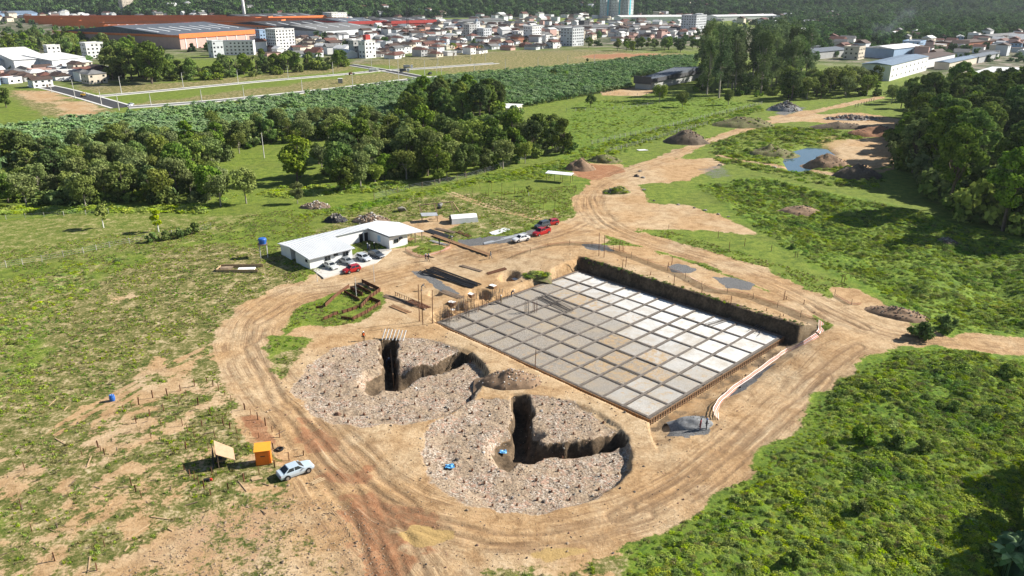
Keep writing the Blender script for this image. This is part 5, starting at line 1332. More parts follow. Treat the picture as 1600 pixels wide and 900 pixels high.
planks((720, 415), (752, 424), 3, 1.0, M_woodd, 'plank_stack', 'thin boards right of the dark steel bar pile', 'planks')
planks((665, 398), (680, 402), 2, .6, M_wood, 'plank_stack', 'two pale planks beside the walking pair', 'planks')
planks((620, 448), (635, 443), 2, .5, M_wood, 'plank_stack', 'pale planks near the rusty formwork plot', 'planks')
planks((487, 757), (505, 748), 4, .8, M_wood, 'pallet', 'pale broken pallet beside the silver sedan', 'pallet', .06, .16)
planks((391, 750), (408, 746), 3, .8, M_wood, 'plank_stack', 'short pale boards below the orange cabin', 'planks', .06, .3)
for i, (a_, b_) in enumerate((((200, 842), (234, 820)), ((236, 808), (266, 812)), ((195, 862), (202, 853)), ((138, 895), (141, 870)), ((136, 730), (143, 713)), ((373, 752), (386, 768)), ((76, 635), (90, 622)), ((100, 642), (106, 636)), ((86, 685), (103, 695)), ((270, 830), (262, 826)), ((176, 785), (170, 790)))):
    p0, p1 = P(*a_), P(*b_); t = MB().beam((0, 0, .06), (p1.x - p0.x, p1.y - p0.y, p1.z - p0.z + .06), .14, .07).build('loose_plank', M_wood, None, p0); tag(t, 'loose pale plank lying in the dry field on the left', 'plank', 'loose planks in the left field')
# rusty formwork standing in the grass plot
Zf = lambda x, y: P(450 + x / 6.154, 425 + y / 6.154)
for i, (a_, b_, h) in enumerate((((590, 145), (470, 230), .9), ((470, 230), (360, 335), .9), ((340, 465), (480, 405), .8), ((520, 400), (690, 345), .8), ((620, 465), (760, 395), .9), ((760, 395), (890, 310), .9), ((510, 445), (620, 462), .6), ((790, 262), (890, 300), .8), ((700, 350), (790, 252), 1.0), ((790, 252), (890, 185), 1.0), ((710, 100), (880, 182), 1.0), ((600, 170), (720, 230), 1.0), ((540, 200), (690, 280), .8), ((640, 130), (800, 210), .8), ((270, 350), (340, 345), .6))):
    p0, p1 = Zf(*a_), Zf(*b_); t = empty('steel_formwork', p0, heading(p0, p1), 'standing rusty formwork panel in the grass plot below the office', 'formwork', 'rusty formwork panels in the grass plot')
    h *= .8; L = (p1 - p0).length; MB().box((L / 2, 0, h / 2), (L, .06, h)).build('panel', M_rust, t)
    for x in np.arange(.2, L, 1.1): MB().box((x, -.07, h / 2), (.08, .1, h + .04)).build('rib', M_rust, t)
# trestle bench
p0, p1 = Zf(1035, 225), Zf(1270, 325); t = empty('trestle_table', p0, heading(p0, p1), 'long narrow timber bending table on trestles beside the rusty formwork', 'table'); L = (p1 - p0).length
MB().box((L / 2, 0, .95), (L, .6, .08)).build('table_top', M_wood, t)
for x in np.linspace(.3, L - .3, 6):
    for y in (-.25, .25): MB().box((x, y, .45), (.1, .1, .95)).build('leg', M_woodd, t)
# hoops, grille and shuttering in the left excavation
p = P(617, 532); t = empty('stacked_ladders', p, -.15, 'stack of pale barred frames on the rim of the left excavation', 'frames')
for k in range(7): MB().beam((-2.0 + k * .62, -.9, .1), (-1.75 + k * .62, .5, 1.5), .14, .14).build('bar', M_conc_w, t)
p = P(733, 561); t = empty('steel_grille', p, .75, 'yellowish barred grille leaning at the right rim of the left excavation', 'grille')
for k in range(8): MB().beam((-1.3, -1.0 + k * .28, .2), (1.3, -1.0 + k * .28, .9), .07).build('bar', M_wood, t)
for x, z in ((-1.0, .28), (1.0, .82)): MB().beam((x, -1.1, z - .06), (x, 1.1, z - .06), .07).build('cross_bar', M_rust, t)
c = C1; ca, sa = math.cos(R(101)), math.sin(R(101))
q0, q1 = (c[0] + ca * 4 + .5, c[1] + sa * 4), (c[0] + ca * (R1 - 1.5) + .5, c[1] + sa * (R1 - 1.5)); t = empty('trench_shuttering', (q0[0], q0[1], zat(*q0)), math.atan2(q1[1] - q0[1], q1[0] - q0[0]), 'tall brown shuttering wall standing in the deep trench of the left excavation', 'shuttering')
L = math.hypot(q1[0] - q0[0], q1[1] - q0[1])
for k in range(6): MB().box((L * (k + .5) / 6, 0, 1.1), (L / 6 - .03, .12, 2.7)).build('panel', M_woodd if k % 2 else M_formw, t)
for (x, y, lb) in ((703, 731, 'bright blue crumpled sheet on the rubble of the right excavation'), (785, 708, 'small blue sheet near the hole of the right excavation')):
    p = P(x, y); g = np.random.default_rng(x); m = 6; u_ = np.linspace(-.6, .6, m); A_, B_ = np.meshgrid(u_, u_); V = np.stack([A_.ravel(), B_.ravel() * .7, .12 + g.random(m * m) * .3], 1); i2 = (np.arange(m - 1)[:, None] * m + np.arange(m - 1)[None, :]).ravel()
    tag(new('plastic_sheet', npmesh('plastic_sheet', V, np.stack([i2, i2 + 1, i2 + 1 + m, i2 + m], 1), [pm('sky_blue_plastic', (.10, .36, .68), .5)]), None, p), lb, 'sheet')
# blue barrel
p = P(176, 626); t = empty('barrel', p, 0, 'blue plastic barrel alone in the left field', 'barrel')
MB().tube([(0, 0, 0), (0, 0, .25), (0, 0, .3), (0, 0, .62), (0, 0, .67), (0, 0, .95)], [.34, .38, .41, .41, .38, .34], 16).build('body', M_blue, t)
for x in (-.15, .15): MB().tube([(x, 0, .95), (x, 0, .99)], [.05, .05], 8).build('cap', M_white, t)
# plywood lean-to
p = P(352, 722); t = empty('plywood_shelter', p, .45, 'tilted plywood lean-to shelter throwing a deep shadow in the left field', 'shelter')
plate([(-1.0, -1.45, 2.3), (1.15, -1.25, .75), (1.25, 1.35, .95), (-.9, 1.25, 2.75)], .06).build('plywood_roof', pm('plywood', (.44, .285, .18), .8, .2, 1.5), t)
for x, y, h in ((-.85, -1.3, 2.1), (1.0, -1.1, .75), (1.1, 1.2, .95), (-.8, 1.1, 2.55)): MB().box((x, y, h / 2), (.09, .09, h)).build('post', M_woodd, t)
MB().box((-.4, -.2, .55), (1.2, .6, .08)).build('bench', M_wood, t)
MB().add([(-1.2, 1.1, 2.5), (-1.2, -1.3, 2.1), (-1.5, -1.4, 0), (-1.5, 1.2, 0)], [(0, 1, 2, 3)]).build('side_cloth', pm('black_cloth', (.02, .02, .022), .9), t)
# orange cabin
p = P(413, 722); t = empty('tool_cabin', p, .22, 'bright orange tall site cabin with a sloping top beside the silver sedan', 'cabin', None, 1.15)
M_or = pm('orange_paint', (.85, .20, .02), .5, .12, 1)
MB().add([(-.8, -.6, 0), (.8, -.6, 0), (.8, .6, 0), (-.8, .6, 0), (-.8, -.6, 1.75), (.8, -.6, 1.75), (.8, .6, 2.05), (-.8, .6, 2.05)], [(3, 2, 1, 0), (4, 5, 6, 7), (0, 1, 5, 4), (1, 2, 6, 5), (2, 3, 7, 6), (3, 0, 4, 7)]).build('body', M_or, t)
plate([(-.88, -.7, 1.83), (.88, -.7, 1.83), (.88, .68, 2.16), (-.88, .68, 2.16)], .06).build('top', pm('light_orange_paint', (.95, .36, .04), .5, .1, 1), t)
MB().box((0, -.62, .85), (1.3, .04, 1.5)).build('door', M_or, t)
MB().box((0, -.65, 1.15), (.5, .02, .1)).build('marking', M_dark, t)
p = P(323, 752); t = empty('tool_bag', p, .2, 'dark bag with a red end dropped in the left field', 'bag'); MB().box((0, 0, .18), (.8, .4, .36), top=.8).build('body', M_dark, t); MB().box((.5, .1, .15), (.3, .3, .25), top=.7).build('red_end', pm('red_cloth', (.6, .05, .03), .8), t)
p = P(437, 703); t = empty('tyre', p, 0, 'dark tyre lying behind the silver sedan', 'tyre'); MB().tube([(.4 * math.cos(k * .5236), .4 * math.sin(k * .5236), .14) for k in range(13)], .14, 6, cap=False).build('tread', M_tyre, t)
p = P(342, 421); t = empty('sand_tray', p, -.02, 'pale timber-edged sand bay left of the water tank', 'sand bay')
planksz = MB().box((4.5, -1.6, .3), (9, .12, .6)); planksz.build('front_board', M_wood, t); MB().box((0, 0, .3), (.12, 3.2, .6)).build('side_board', M_wood, t); MB().box((4.5, 1.6, .35), (9, .12, .7), .06).build('rear_board', M_wood, t)
new('sand', STN[1], t, (1.6, .2, .1), .3, (1.6, 1.2, 1.3)); MB().box((6, 0, .2), (3.5, 1.4, .2), .1).build('white_bags', M_white, t)
# low walls and net round the little lawn by the office
def ribbon_things(pts, hgt, mats, name, label, cat, lean=.0, bands=5, posts=True, gap=.55, z0=.05):
    pl = catmull([tuple(P(*q)[:2]) for q in pts], 1.2); p0 = pl[0]; t = empty(name, (p0[0], p0[1], zat(*p0)), 0, label, cat); zz = zat(pl[:, 0], pl[:, 1]) - zat(*p0)
    d = np.gradient(pl, axis=0); d /= np.linalg.norm(d, axis=1, keepdims=True) + 1e-9; nrm = np.stack([-d[:, 1], d[:, 0]], 1)
    wav = (vnoise(pl[:, 0], pl[:, 1], 2.0, 7) - .5)
    for k in range(bands):
        lo, hi = z0 + (hgt - z0) * k / bands, z0 + (hgt - z0) * (k + gap) / bands
        V = []
        for s in (lo, hi):
            o = nrm * (lean * (hgt - s) + .35 * wav[:, None] * (s / hgt)); V.append(np.stack([pl[:, 0] - p0[0] + o[:, 0], pl[:, 1] - p0[1] + o[:, 1], zz + s * (1 - .35 * np.abs(wav))], 1))
        n = len(pl); V = np.concatenate(V); i = np.arange(n - 1); new('net_band', npmesh('net_band', V, np.stack([i, i + 1, i + 1 + n, i + n], 1), [mats[k % len(mats)]]), t)
    if posts:
        pm_ = MB().box((0, 0, .6), (.07, .07, 1.3)).mesh('net_post', M_woodd)
        for k in range(0, len(pl), 4): new('net_post', pm_, t, (pl[k][0] - p0[0], pl[k][1] - p0[1], zz[k] + .0))
    return t
M_net1 = pm('pink_net', (.85, .38, .30), .7, .1, 2); M_net2 = pm('white_net', (.84, .64, .58), .7, .1, 2)
ribbon_things(((800, 405), (862, 386), (907, 383), (950, 391), (980, 400), (1012, 412), (1050, 426), (1082, 441), (1096, 449), (1115, 456), (1158, 462), (1186, 471), (1224, 484), (1258, 499), (1276, 514), (1274, 525)), .95, (M_net1, M_net2), 'safety_net', 'pink safety net fence along the far rim of the slab pit', 'safety net', 1.5, 6, True, .5)
ribbon_things(((1274, 526), (1254, 538), (1229, 546), (1211, 559), (1168, 591), (1146, 606), (1125, 624), (1114, 642), (1114, 655)), .8, (M_net2, M_net1), 'safety_net', 'sagging pink and white safety net beside the right edge of the slab', 'safety net', 1.1, 5, True, .5)
ribbon_things(((634, 392), (655, 402), (680, 397), (703, 388), (702, 382)), .7, (M_net1, M_net2), 'safety_net', 'low pink net round the little lawn by the office', 'safety net', .1, 3)
ribbon_things(((1304, 462), (1316, 470), (1330, 477), (1346, 477)), .6, (M_net1, M_net2), 'safety_net', 'short crumpled end of pink net on the right track', 'safety net', .5, 3)
# ------------------------------------------------------------------ vehicles
def paint(name, col):
    t = NT(name); return t.done(t.bsdf(col, .28, .15, None, .5, Coat_Weight=.5, Coat_Roughness=.1))
PAINT = {k: paint('paint_' + k, c) for k, c in dict(silver=(.55, .58, .62), red=(.42, .01, .015), white=(.8, .8, .8), dark=(.06, .07, .085), grey=(.30, .32, .34), pale=(.62, .64, .62), yellow=(.75, .42, .02), paleblue=(.50, .60, .68), blue=(.03, .08, .25), black=(.02, .02, .022)).items()}
M_lamp = pm('headlight_glass', (.75, .76, .78), .15, .05, 3, bump=0); M_tail = pm('tail_light_glass', (.4, .01, .01), .2, .05, 3, bump=0)
WH = MB().tube([(0, -.1, 0), (0, -.075, 0), (0, .075, 0), (0, .1, 0)], [.27, .32, .32, .27], 16).mesh('tyre', M_tyre); RM = MB().tube([(0, -.112, 0), (0, .112, 0)], [.2, .2], 12).mesh('rim', M_rim)
CAR = {  # length, cabin bottom back/front, cabin top back/front, roof z, belt z
    'sedan': (4.45, -1.75, 1.0, -1.0, .25, 1.43, .93), 'hatch': (3.9, -1.85, .95, -1.55, .2, 1.47, .93), 'suv': (4.3, -2.0, 1.0, -1.75, .3, 1.65, 1.0), 'pickup': (5.2, -.55, 1.35, -.45, .7, 1.75, 1.08)}
CARM = {}
def car_mesh(kind, col):
    L, cb0, cf0, cb1, cf1, zr, zb = CAR[kind]; pt = PAINT[col]; key = (kind, col)
    if key in CARM: return CARM[key]
    h = L / 2; k = zb / .93
    st = [(-h, .38, .78 * k, .68), (-h + .1, .28, .90 * k, .80), (-h + .8, .22, zb, .86), (0, .2, zb, .87), (cf0, .2, zb - .01, .87), (h - .35, .25, .80 * k, .82), (h - .08, .3, .70 * k, .76), (h, .4, .58 * k, .66)]
    V, Fc = [], []
    for x, b, t_, w in st:
        V += [(x, -w * .9, b), (x, -w, (b + t_) / 2), (x, -w * .95, t_), (x, -w * .55, t_ + .035), (x, w * .55, t_ + .035), (x, w * .95, t_), (x, w, (b + t_) / 2), (x, w * .9, b)]
    for i in range(len(st) - 1):
        for j in range(8): a, b = i * 8 + j, i * 8 + (j + 1) % 8; Fc.append((a, b, b + 8, a + 8))
    Fc += [tuple(range(7, -1, -1)), tuple(range((len(st) - 1) * 8, len(st) * 8))]
    body = MB().add(V, Fc)
    for x in (-h + .85, h - .9):
        for s in (-1, 1): body.tube([(x, s * .78, .34), (x, s * .885, .34)], [.40, .40], 14, 1)
    wb, wt = .79, .62
    q = lambda x, y, z: Vector((x, y, z))
    b4 = [q(cb0, -wb, zb), q(cf0, -wb, zb), q(cf0, wb, zb), q(cb0, wb, zb)]; t4 = [q(cb1, -wt, zr), q(cf1, -wt, zr), q(cf1, wt, zr), q(cb1, wt, zr)]
    cab = MB().add(b4 + t4, [(4, 5, 6, 7), (0, 1, 5, 4), (1, 2, 6, 5), (2, 3, 7, 6), (3, 0, 4, 7)])
    def pane(a, b, c, d, i0=.08, j0=.10, j1=.90, i1=None):
        i1 = 1 - i0 if i1 is None else i1
        f = lambda s, r: (a * (1 - s) + b * s) * (1 - r) + (d * (1 - s) + c * s) * r
        n = (b - a).cross(d - a).normalized() * .014
        pts = [f(i0, j0), f(i1, j0), f(i1, j1), f(i0, j1)]
        return MB().add([p + n for p in pts] + [p - n for p in pts], [(0, 1, 2, 3), (7, 6, 5, 4), (0, 4, 5, 1), (1, 5, 6, 2), (2, 6, 7, 3), (3, 7, 4, 0)])
    P_ = [('windscreen', pane(b4[1], b4[2], t4[2], t4[1], .07)), ('rear_window', pane(b4[3], b4[0], t4[0], t4[3], .07))]
    for A_, B_, C_, D_ in ((b4[0], b4[1], t4[1], t4[0]), (b4[2], b4[3], t4[3], t4[2])):
        P_ += [('side_window', pane(A_, B_, C_, D_, .09, .12, .9, .48)), ('side_window', pane(A_, B_, C_, D_, .53, .12, .9, .9))]
    parts = [('body', body.mesh('body', [pt, M_tyre], False)), ('cabin', cab.mesh('cabin', pt))] + [(n, m.mesh(n, M_glass)) for n, m in P_]
    for s in (-1, 1):
        parts.append(('headlight', MB().box((h - .1, s * .58, .62 * k), (.16, .28, .13)).mesh('headlight', M_lamp)))
        parts.append(('tail_light', MB().box((-h + .06, s * .62, .74 * k), (.12, .24, .16)).mesh('tail_light', M_tail)))
        parts.append(('mirror', MB().box((cf0 - .25, s * .95, zb + .08), (.14, .18, .12)).mesh('mirror', pt)))
    parts.append(('front_grille', MB().box((h - .03, 0, .48 * k), (.08, .8, .14)).mesh('front_grille', M_dark)))
    if kind == 'pickup':
        parts.append(('load_bed', MB().box((-1.55, 0, zb + .03), (1.75, 1.35, .02)).mesh('load_bed', M_dark)))
        for s in (-1, 1): parts.append(('bed_rail', MB().box((-1.55, s * .76, zb + .14), (1.95, .14, .26)).mesh('bed_rail', pt)))
        parts.append(('tailgate', MB().box((-2.5, 0, zb + .14), (.1, 1.5, .26)).mesh('tailgate', pt)))
    CARM[key] = parts; return parts
def car(kind, col, rear, front, label, s=1.0):
    a, b = P(*rear), P(*front); c = (a + b) / 2
    t = empty('parked_car' if kind != 'pickup' else 'pickup_truck', (c.x, c.y, hz(c.x, c.y)), heading(a, b), label, 'pickup' if kind == 'pickup' else 'car', None, s); L = CAR[kind][0]
    for n, m in car_mesh(kind, col): new(n, m, t)
    for x in (-L / 2 + .85, L / 2 - .9):
        for y in (-.8, .8): w = new('wheel', WH, t, (x, y, .32)); new('rim', RM, w)
    return t
car('sedan', 'paleblue', (438, 748), (486, 732), 'pale silver-blue sedan parked in the field beside the orange cabin')
car('sedan', 'pale', (507, 414), (527, 424), 'pale old sedan, leftmost of the row parked at the office')
car('sedan', 'grey', (533, 408), (552, 416), 'grey sedan behind the red hatchback at the office')
car('hatch', 'red', (563, 421), (536, 428), 'red hatchback parked in front of the office row')
car('hatch', 'silver', (557, 402), (580, 411), 'silver hatchback in the middle of the office row')
car('sedan', 'dark', (577, 397), (600, 406), 'dark sedan, rightmost of the row parked at the office')
car('sedan', 'white', (826, 374), (802, 380), 'white sedan parked on the edge of the sandy track')
car('pickup', 'red', (860, 362), (832, 371), 'red pickup truck parked behind the white sedan')
car('suv', 'dark', (857, 353), (837, 358), 'dark car with a pale rear beside the red pickup')
car('hatch', 'red', (870, 350), (853, 353), 'small dark-red car at the end of the parked group')
car('sedan', 'silver', (210, 164), (198, 167), 'silver car on the corner of the new asphalt road')
car('suv', 'black', (678, 115), (665, 118), 'black van on the new road crossing')
def truck(px, py, rz, cab, bodyc, label, name='truck', s=1.0, kind='tip'):
    p = P(px, py); t = empty(name, p, rz, label, 'truck' if name == 'truck' else 'machine', None, s)
    MB().box((2.6, 0, 1.65), (1.7, 2.3, 2.0), top=.93).build('cab', PAINT[cab], t); MB().box((3.4, 0, 2.0), (.12, 1.9, .8)).build('windscreen', M_glass, t)
    MB().box((-.6, 0, .85), (6.2, 1.0, .25)).build('chassis', M_dark, t)
    MB().box((-1.2, 0, 1.8), (4.6, 2.3, 1.5), top=1.06).build('load_body', PAINT[bodyc], t)
    for x in (2.5, -1.6, -2.8):
        for y in (-.95, .95): w = new('wheel', WH, t, (x, y, .5), 0, 1.55); new('rim', RM, w)
truck(584, 112, .4, 'white', 'silver', 'white tipper truck at the left of the road crossing')
truck(638, 107, .1, 'white', 'grey', 'white truck at the far side of the road crossing')
truck(632, 113, .2, 'silver', 'dark', 'grey paving truck in the middle of the road crossing')
def roller(px, py, rz, col, label):
    p = P(px, py); t = empty('road_roller', p, rz, label, 'machine')
    MB().box((-.6, 0, 1.2), (2.4, 1.6, 1.0), top=.9).build('engine_cover', PAINT[col], t); MB().box((.2, 0, 2.5), (1.5, 1.7, .12)).build('canopy', PAINT[col], t)
    for x in (-.4, .8):
        for y in (-.7, .7): MB().box((x, y, 2.0), (.09, .09, 1.0)).build('canopy_post', M_dark, t)
    MB().tube([(1.6, -1, .75), (1.6, 1, .75)], [.75, .75], 16).build('drum', M_rim, t)
    for y in (-.8, .8): new('wheel', WH, t, (-1.2, y, .6), 0, 1.9)
    MB().box((1.0, 0, .95), (1.6, 1.9, .2)).build('frame', PAINT[col], t)
roller(132, 151, .4, 'yellow', 'yellow road roller on the new asphalt road')
roller(549, 117, .2, 'red', 'small red machine on the grass by the new road')
p = P(532, 130); t = empty('transformer_hut', p, .2, 'small grey concrete hut on the grass between the new roads', 'hut'); MB().box((0, 0, 1.4), (2.8, 2.4, 2.8)).build('wall', M_grey, t); MB().box((0, 0, 2.9), (3.1, 2.7, .2)).build('roof', M_conc_w, t)

# ------------------------------------------------------------------ people
def person_mesh(pose):
    """one skinned surface grown from a posed skeleton; returns verts, faces, zone per face"""
    J = [((0, 0, .95), .13, 'p')]; E = []
    def ch(parent, pts):
        i = parent
        for co, r, zn in pts: J.append((co, r, zn)); E.append((i, len(J) - 1)); i = len(J) - 1
        return i
    bend = {'stand': 0, 'walk': .05, 'bend': .85}[pose]
    def sp(z):  # spine point at height above pelvis
        return (math.sin(bend) * z, 0, .95 + math.cos(bend) * z)
    chest = ch(0, [(sp(.18), .135, 's'), (sp(.36), .15, 's'), (sp(.48), .13, 's')])
    ch(chest, [(sp(.56), .055, 'h'), (sp(.66), .095, 'h'), (sp(.76), .085, 'h')])
    for s in (-1, 1):
        sw = {'stand': .02, 'walk': .28 * s, 'bend': .25}[pose]
        sh = sp(.46); el = (sh[0] + sw * .5 + (.1 if pose == 'bend' else 0), s * .25, sh[2] - .28); wr = (sh[0] + sw + .08, s * .27, sh[2] - .52)
        w = ch(chest, [((sh[0], s * .18, sh[2]), .068, 's'), (el, .05, 's'), (wr, .034, 'h'), ((wr[0] + .02, wr[1], wr[2] - .07), .036, 'h')])
        for f in range(4): ch(w, [((wr[0] + .05 - f * .022, wr[1] + .005 * s, wr[2] - .13), .011, 'h'), ((wr[0] + .055 - f * .02, wr[1] - .012 * s, wr[2] - .175 + .008 * abs(f - 1.5)), .009, 'h')])
        ch(w, [((wr[0] + .07, wr[1] - .03 * s, wr[2] - .09), .012, 'h'), ((wr[0] + .085, wr[1] - .04 * s, wr[2] - .125), .010, 'h')])
        st = {'stand': .0, 'walk': -.30 * s, 'bend': .04 * s}[pose]
        ch(0, [((0, s * .09, .88), .10, 'p'), ((st * .55 + .02, s * .1, .5), .068, 'p'), ((st - .02, s * .1, .1), .048, 'p'), ((st + .0, s * .1, .045), .045, 'f'), ((st + .15, s * .11, .035), .04, 'f')])
    me = bpy.data.meshes.new('person'); me.from_pydata([j[0] for j in J], E, []); o = bpy.data.objects.new('person_tmp', me); COL.objects.link(o)
    o.modifiers.new('skin', 'SKIN'); sk = me.skin_vertices[0].data
    for i, j in enumerate(J): sk[i].radius = (j[1], j[1])
    sk[0].use_root = True
    m2 = o.modifiers.new('sub', 'SUBSURF'); m2.levels = 1; m2.render_levels = 1
    dg = bpy.context.evaluated_depsgraph_get(); out = bpy.data.meshes.new_from_object(o.evaluated_get(dg)); bpy.data.objects.remove(o)
    jc = np.array([j[0] for j in J]); zn = [{'p': 0, 's': 1, 'h': 2, 'f': 3}[j[2]] for j in J]
    out.polygons.foreach_set('material_index', [zn[int(((jc - np.array(f.center)) ** 2).sum(1).argmin())] for f in out.polygons]); out.polygons.foreach_set('use_smooth', [True] * len(out.polygons))
    hd = sp(.76); return out, hd
PERS = {k: person_mesh(k) for k in ('stand', 'walk', 'bend')}
M_skin = pm('skin', (.42, .26, .18), .7, .1, 5); M_shoe = pm('boots', (.04, .03, .025), .8)
CLO = {k: pm('cloth_' + k, c, .9, .15, 8) for k, c in dict(navy=(.03, .045, .10), black=(.025, .025, .03), grey=(.20, .21, .22), orange=(.90, .16, .02), red=(.5, .03, .03), white=(.75, .75, .75), khaki=(.30, .25, .16), blue=(.08, .16, .38), maroon=(.22, .05, .06), yellow=(.75, .65, .05)).items()}
HELM = MB()
for i in range(5):
    a0, a1 = math.pi / 2 * i / 5, math.pi / 2 * (i + 1) / 5
    HELM.tube([(0, 0, .12 * math.sin(a0)), (0, 0, .12 * math.sin(a1))], [.135 * math.cos(a0) + .001, .135 * math.cos(a1) + .001], 12)
HELM.tube([(.02, 0, -.012), (.02, 0, .006)], [.165, .165], 12)
HM = {c: HELM.mesh('helmet', CLO[c]) for c in ('white', 'yellow', 'red', 'blue')}
def person(px, py, pose, rz, shirt, trousers, label, helmet=None, z=None, vest=False):
    p = P(px, py)
    if z is not None: q = U(px, py, z); p = Vector((q[0], q[1], z))
    t = empty('person', p, rz, label, 'person'); me, hd = PERS[pose]; me = me.copy(); me.materials.clear()
    for m in (CLO[trousers], CLO[shirt], M_skin, M_shoe): me.materials.append(m)
    new('body', me, t)
    if helmet: new('helmet', HM[helmet], t, (hd[0], hd[1], hd[2] - .03))
    else: MB().tube([(hd[0] - .02, 0, hd[2] - .08), (hd[0] - .02, 0, hd[2] + .02), (hd[0] - .02, 0, hd[2] + .07)], [.1, .1, .04], 8).build('hair', CLO['black'], t)
    if vest: MB().tube([(0, 0, 1.0), (0, 0, 1.2), (0, 0, 1.42)], [.17, .185, .15], 10, cap=False).build('vest', CLO['orange'], t)
person(574.5, 391, 'stand', .3, 'white', 'navy', 'person in a white shirt and helmet standing in the office yard', 'white')
person(577.5, 394, 'stand', 2.5, 'black', 'black', 'person in dark clothes with a white helmet standing in the office yard', 'white')
person(585, 390, 'stand', 3.0, 'navy', 'black', 'person in dark blue standing by the office door', 'white')
person(665.5, 408, 'walk', -.4, 'black', 'navy', 'person in black with a white helmet walking below the little lawn', 'white')
person(669.5, 408, 'walk', -.4, 'navy', 'black', 'person in navy walking just right of the one in black', 'blue')
person(686.5, 383, 'stand', .8, 'black', 'black', 'person in black standing at the start of the plank walkway', None)
person(706, 380, 'walk', .2, 'grey', 'khaki', 'person in grey walking on the plank walkway', 'white')
person(766.5, 404, 'walk', .4, 'red', 'grey', 'person in a red shirt walking at the end of the plank walkway', None)
person(568.5, 532, 'stand', -1.2, 'white', 'black', 'worker in an orange vest standing on the rim of the left excavation', 'white', None, True)
person(1094, 671, 'stand', 2.6, 'maroon', 'maroon', 'worker in maroon standing on the grey gravel below the slab', None)
person(1103.5, 671, 'stand', 3.0, 'navy', 'black', 'worker in dark blue standing by the end of the net', 'blue')
person(340, 723, 'stand', 1.0, 'grey', 'navy', 'worker in grey standing in the shade of the plywood shelter', 'white')
person(345.5, 724, 'bend', 2.0, 'blue', 'navy', 'worker in blue bending under the plywood shelter', None)
person(410, 724, 'bend', .5, 'navy', 'black', 'worker in navy with a white helmet bending before the orange cabin', 'white')
person(422, 723, 'bend', 2.4, 'yellow', 'black', 'worker in yellow crouching before the orange cabin', 'white')
person(783, 474, 'stand', .5, 'grey', 'khaki', 'worker in grey standing at the far left edge of the slab', 'white', SLAB_Z)
person(799, 464, 'bend', .5, 'white', 'navy', 'worker in white bending at the far left edge of the slab', 'white', SLAB_Z)
person(659, 454, 'bend', .3, 'maroon', 'grey', 'worker bending over on the sand left of the steel bar pile', None)
person(604, 571, 'bend', .9, 'grey', 'navy', 'worker in grey down in the trench of the left excavation', 'white')
person(609, 573, 'stand', 2.0, 'blue', 'black', 'worker in blue down at the hole of the left excavation', 'blue')

# ------------------------------------------------------------------ fences and poles
def fence(pts, step, h, mat, label, wires=3, w=.12, name='wire_fence'):
    pl = catmull([tuple(P(*q)[:2]) for q in pts], step); p0 = pl[0]; t = empty(name, (p0[0], p0[1], zat(*p0)), 0, label, 'fence')
    pmesh = MB().box((0, 0, h / 2), (w, w, h + .1)).mesh('post', mat); zz = zat(pl[:, 0], pl[:, 1]) - zat(*p0)
    for q, z in zip(pl, zz): new('post', pmesh, t, (q[0] - p0[0], q[1] - p0[1], z), 0, (1, 1, random.uniform(.9, 1.1)), rot=(random.gauss(0, .04), random.gauss(0, .04), random.uniform(0, 1)))
    for k in range(wires):
        mb = MB()
        for i in range(len(pl) - 1): mb.beam((pl[i][0] - p0[0], pl[i][1] - p0[1], zz[i] + h * (k + 1) / (wires + .4)), (pl[i + 1][0] - p0[0], pl[i + 1][1] - p0[1], zz[i + 1] + h * (k + 1) / (wires + .4)), .025)
        mb.build('wire', M_galv, t)
M_fpost = pm('fence_post', (.55, .52, .46), .9, .25, 4)
fence(((-20, 424), (10, 418), (66, 409), (131, 396), (172, 387), (240, 374), (330, 358)), 4.5, 1.5, M_fpost, 'wire fence with pale posts along the left pasture')
fence(((-20, 345), (40, 341), (100, 337), (170, 334)), 5, 1.3, M_fpost, 'wire fence with pale posts in front of the left wood')
fence(((585, 312), (640, 297), (700, 286), (760, 270), (830, 246), (880, 236)), 4.0, 1.8, M_woodd, 'dark wire fence in front of the middle wood', 4)
fence(((925, 226), (985, 212), (1040, 200), (1095, 186), (1150, 173), (1190, 163)), 3.4, 1.6, M_fpost, 'fence with white posts on the pasture side of the track', 3, .16)
fence(((945, 240), (1010, 222), (1060, 207), (1105, 195)), 3.4, 1.5, M_fpost, 'fence with white posts on the mound side of the path', 3, .16)
fence(((885, 174), (930, 173), (985, 169), (1020, 163)), 4.5, 1.4, M_fpost, 'inner fence across the pasture', 2, .15)
fence(((880, 152), (940, 148), (1010, 150)), 4.5, 1.4, M_fpost, 'fence along the paved yard of the long shed', 2, .15)
fence(((1336, 168), (1350, 163), (1365, 158)), 4, 1.5, M_woodd, 'short dark fence at the end of the track', 2, .2)
LP = MB().tube([(0, 0, 0), (0, 0, 1)], [.014, .009], 6).mesh('pole', M_pole)
lamps = [(x / 4, y / 4, h / 4) for x, y, h in ((323, 577, 60), (470, 615, 115), (636, 657, 95), (745, 690, 105), (760, 585, 105), (945, 660, 75), (1147, 552, 95), (1262, 635, 75), (1490, 525, 85), (1527, 620, 85))]
lamps += [(400 + x / 4, y / 4, h / 4) for x, y, h in ((202, 500, 85), (290, 570, 80), (483, 470, 80), (605, 545, 80), (722, 415, 60), (835, 430, 60), (893, 510, 140), (1055, 480, 100), (1137, 410, 60), (1130, 460, 60), (1160, 470, 60), (1365, 460, 55), (1558, 465, 90), (1342, 380, 45), (1435, 380, 50))]
lamps += [(800 + x / 4, y / 4, h / 4) for x, y, h in ((162, 440, 80), (348, 425, 75), (513, 390, 45))]
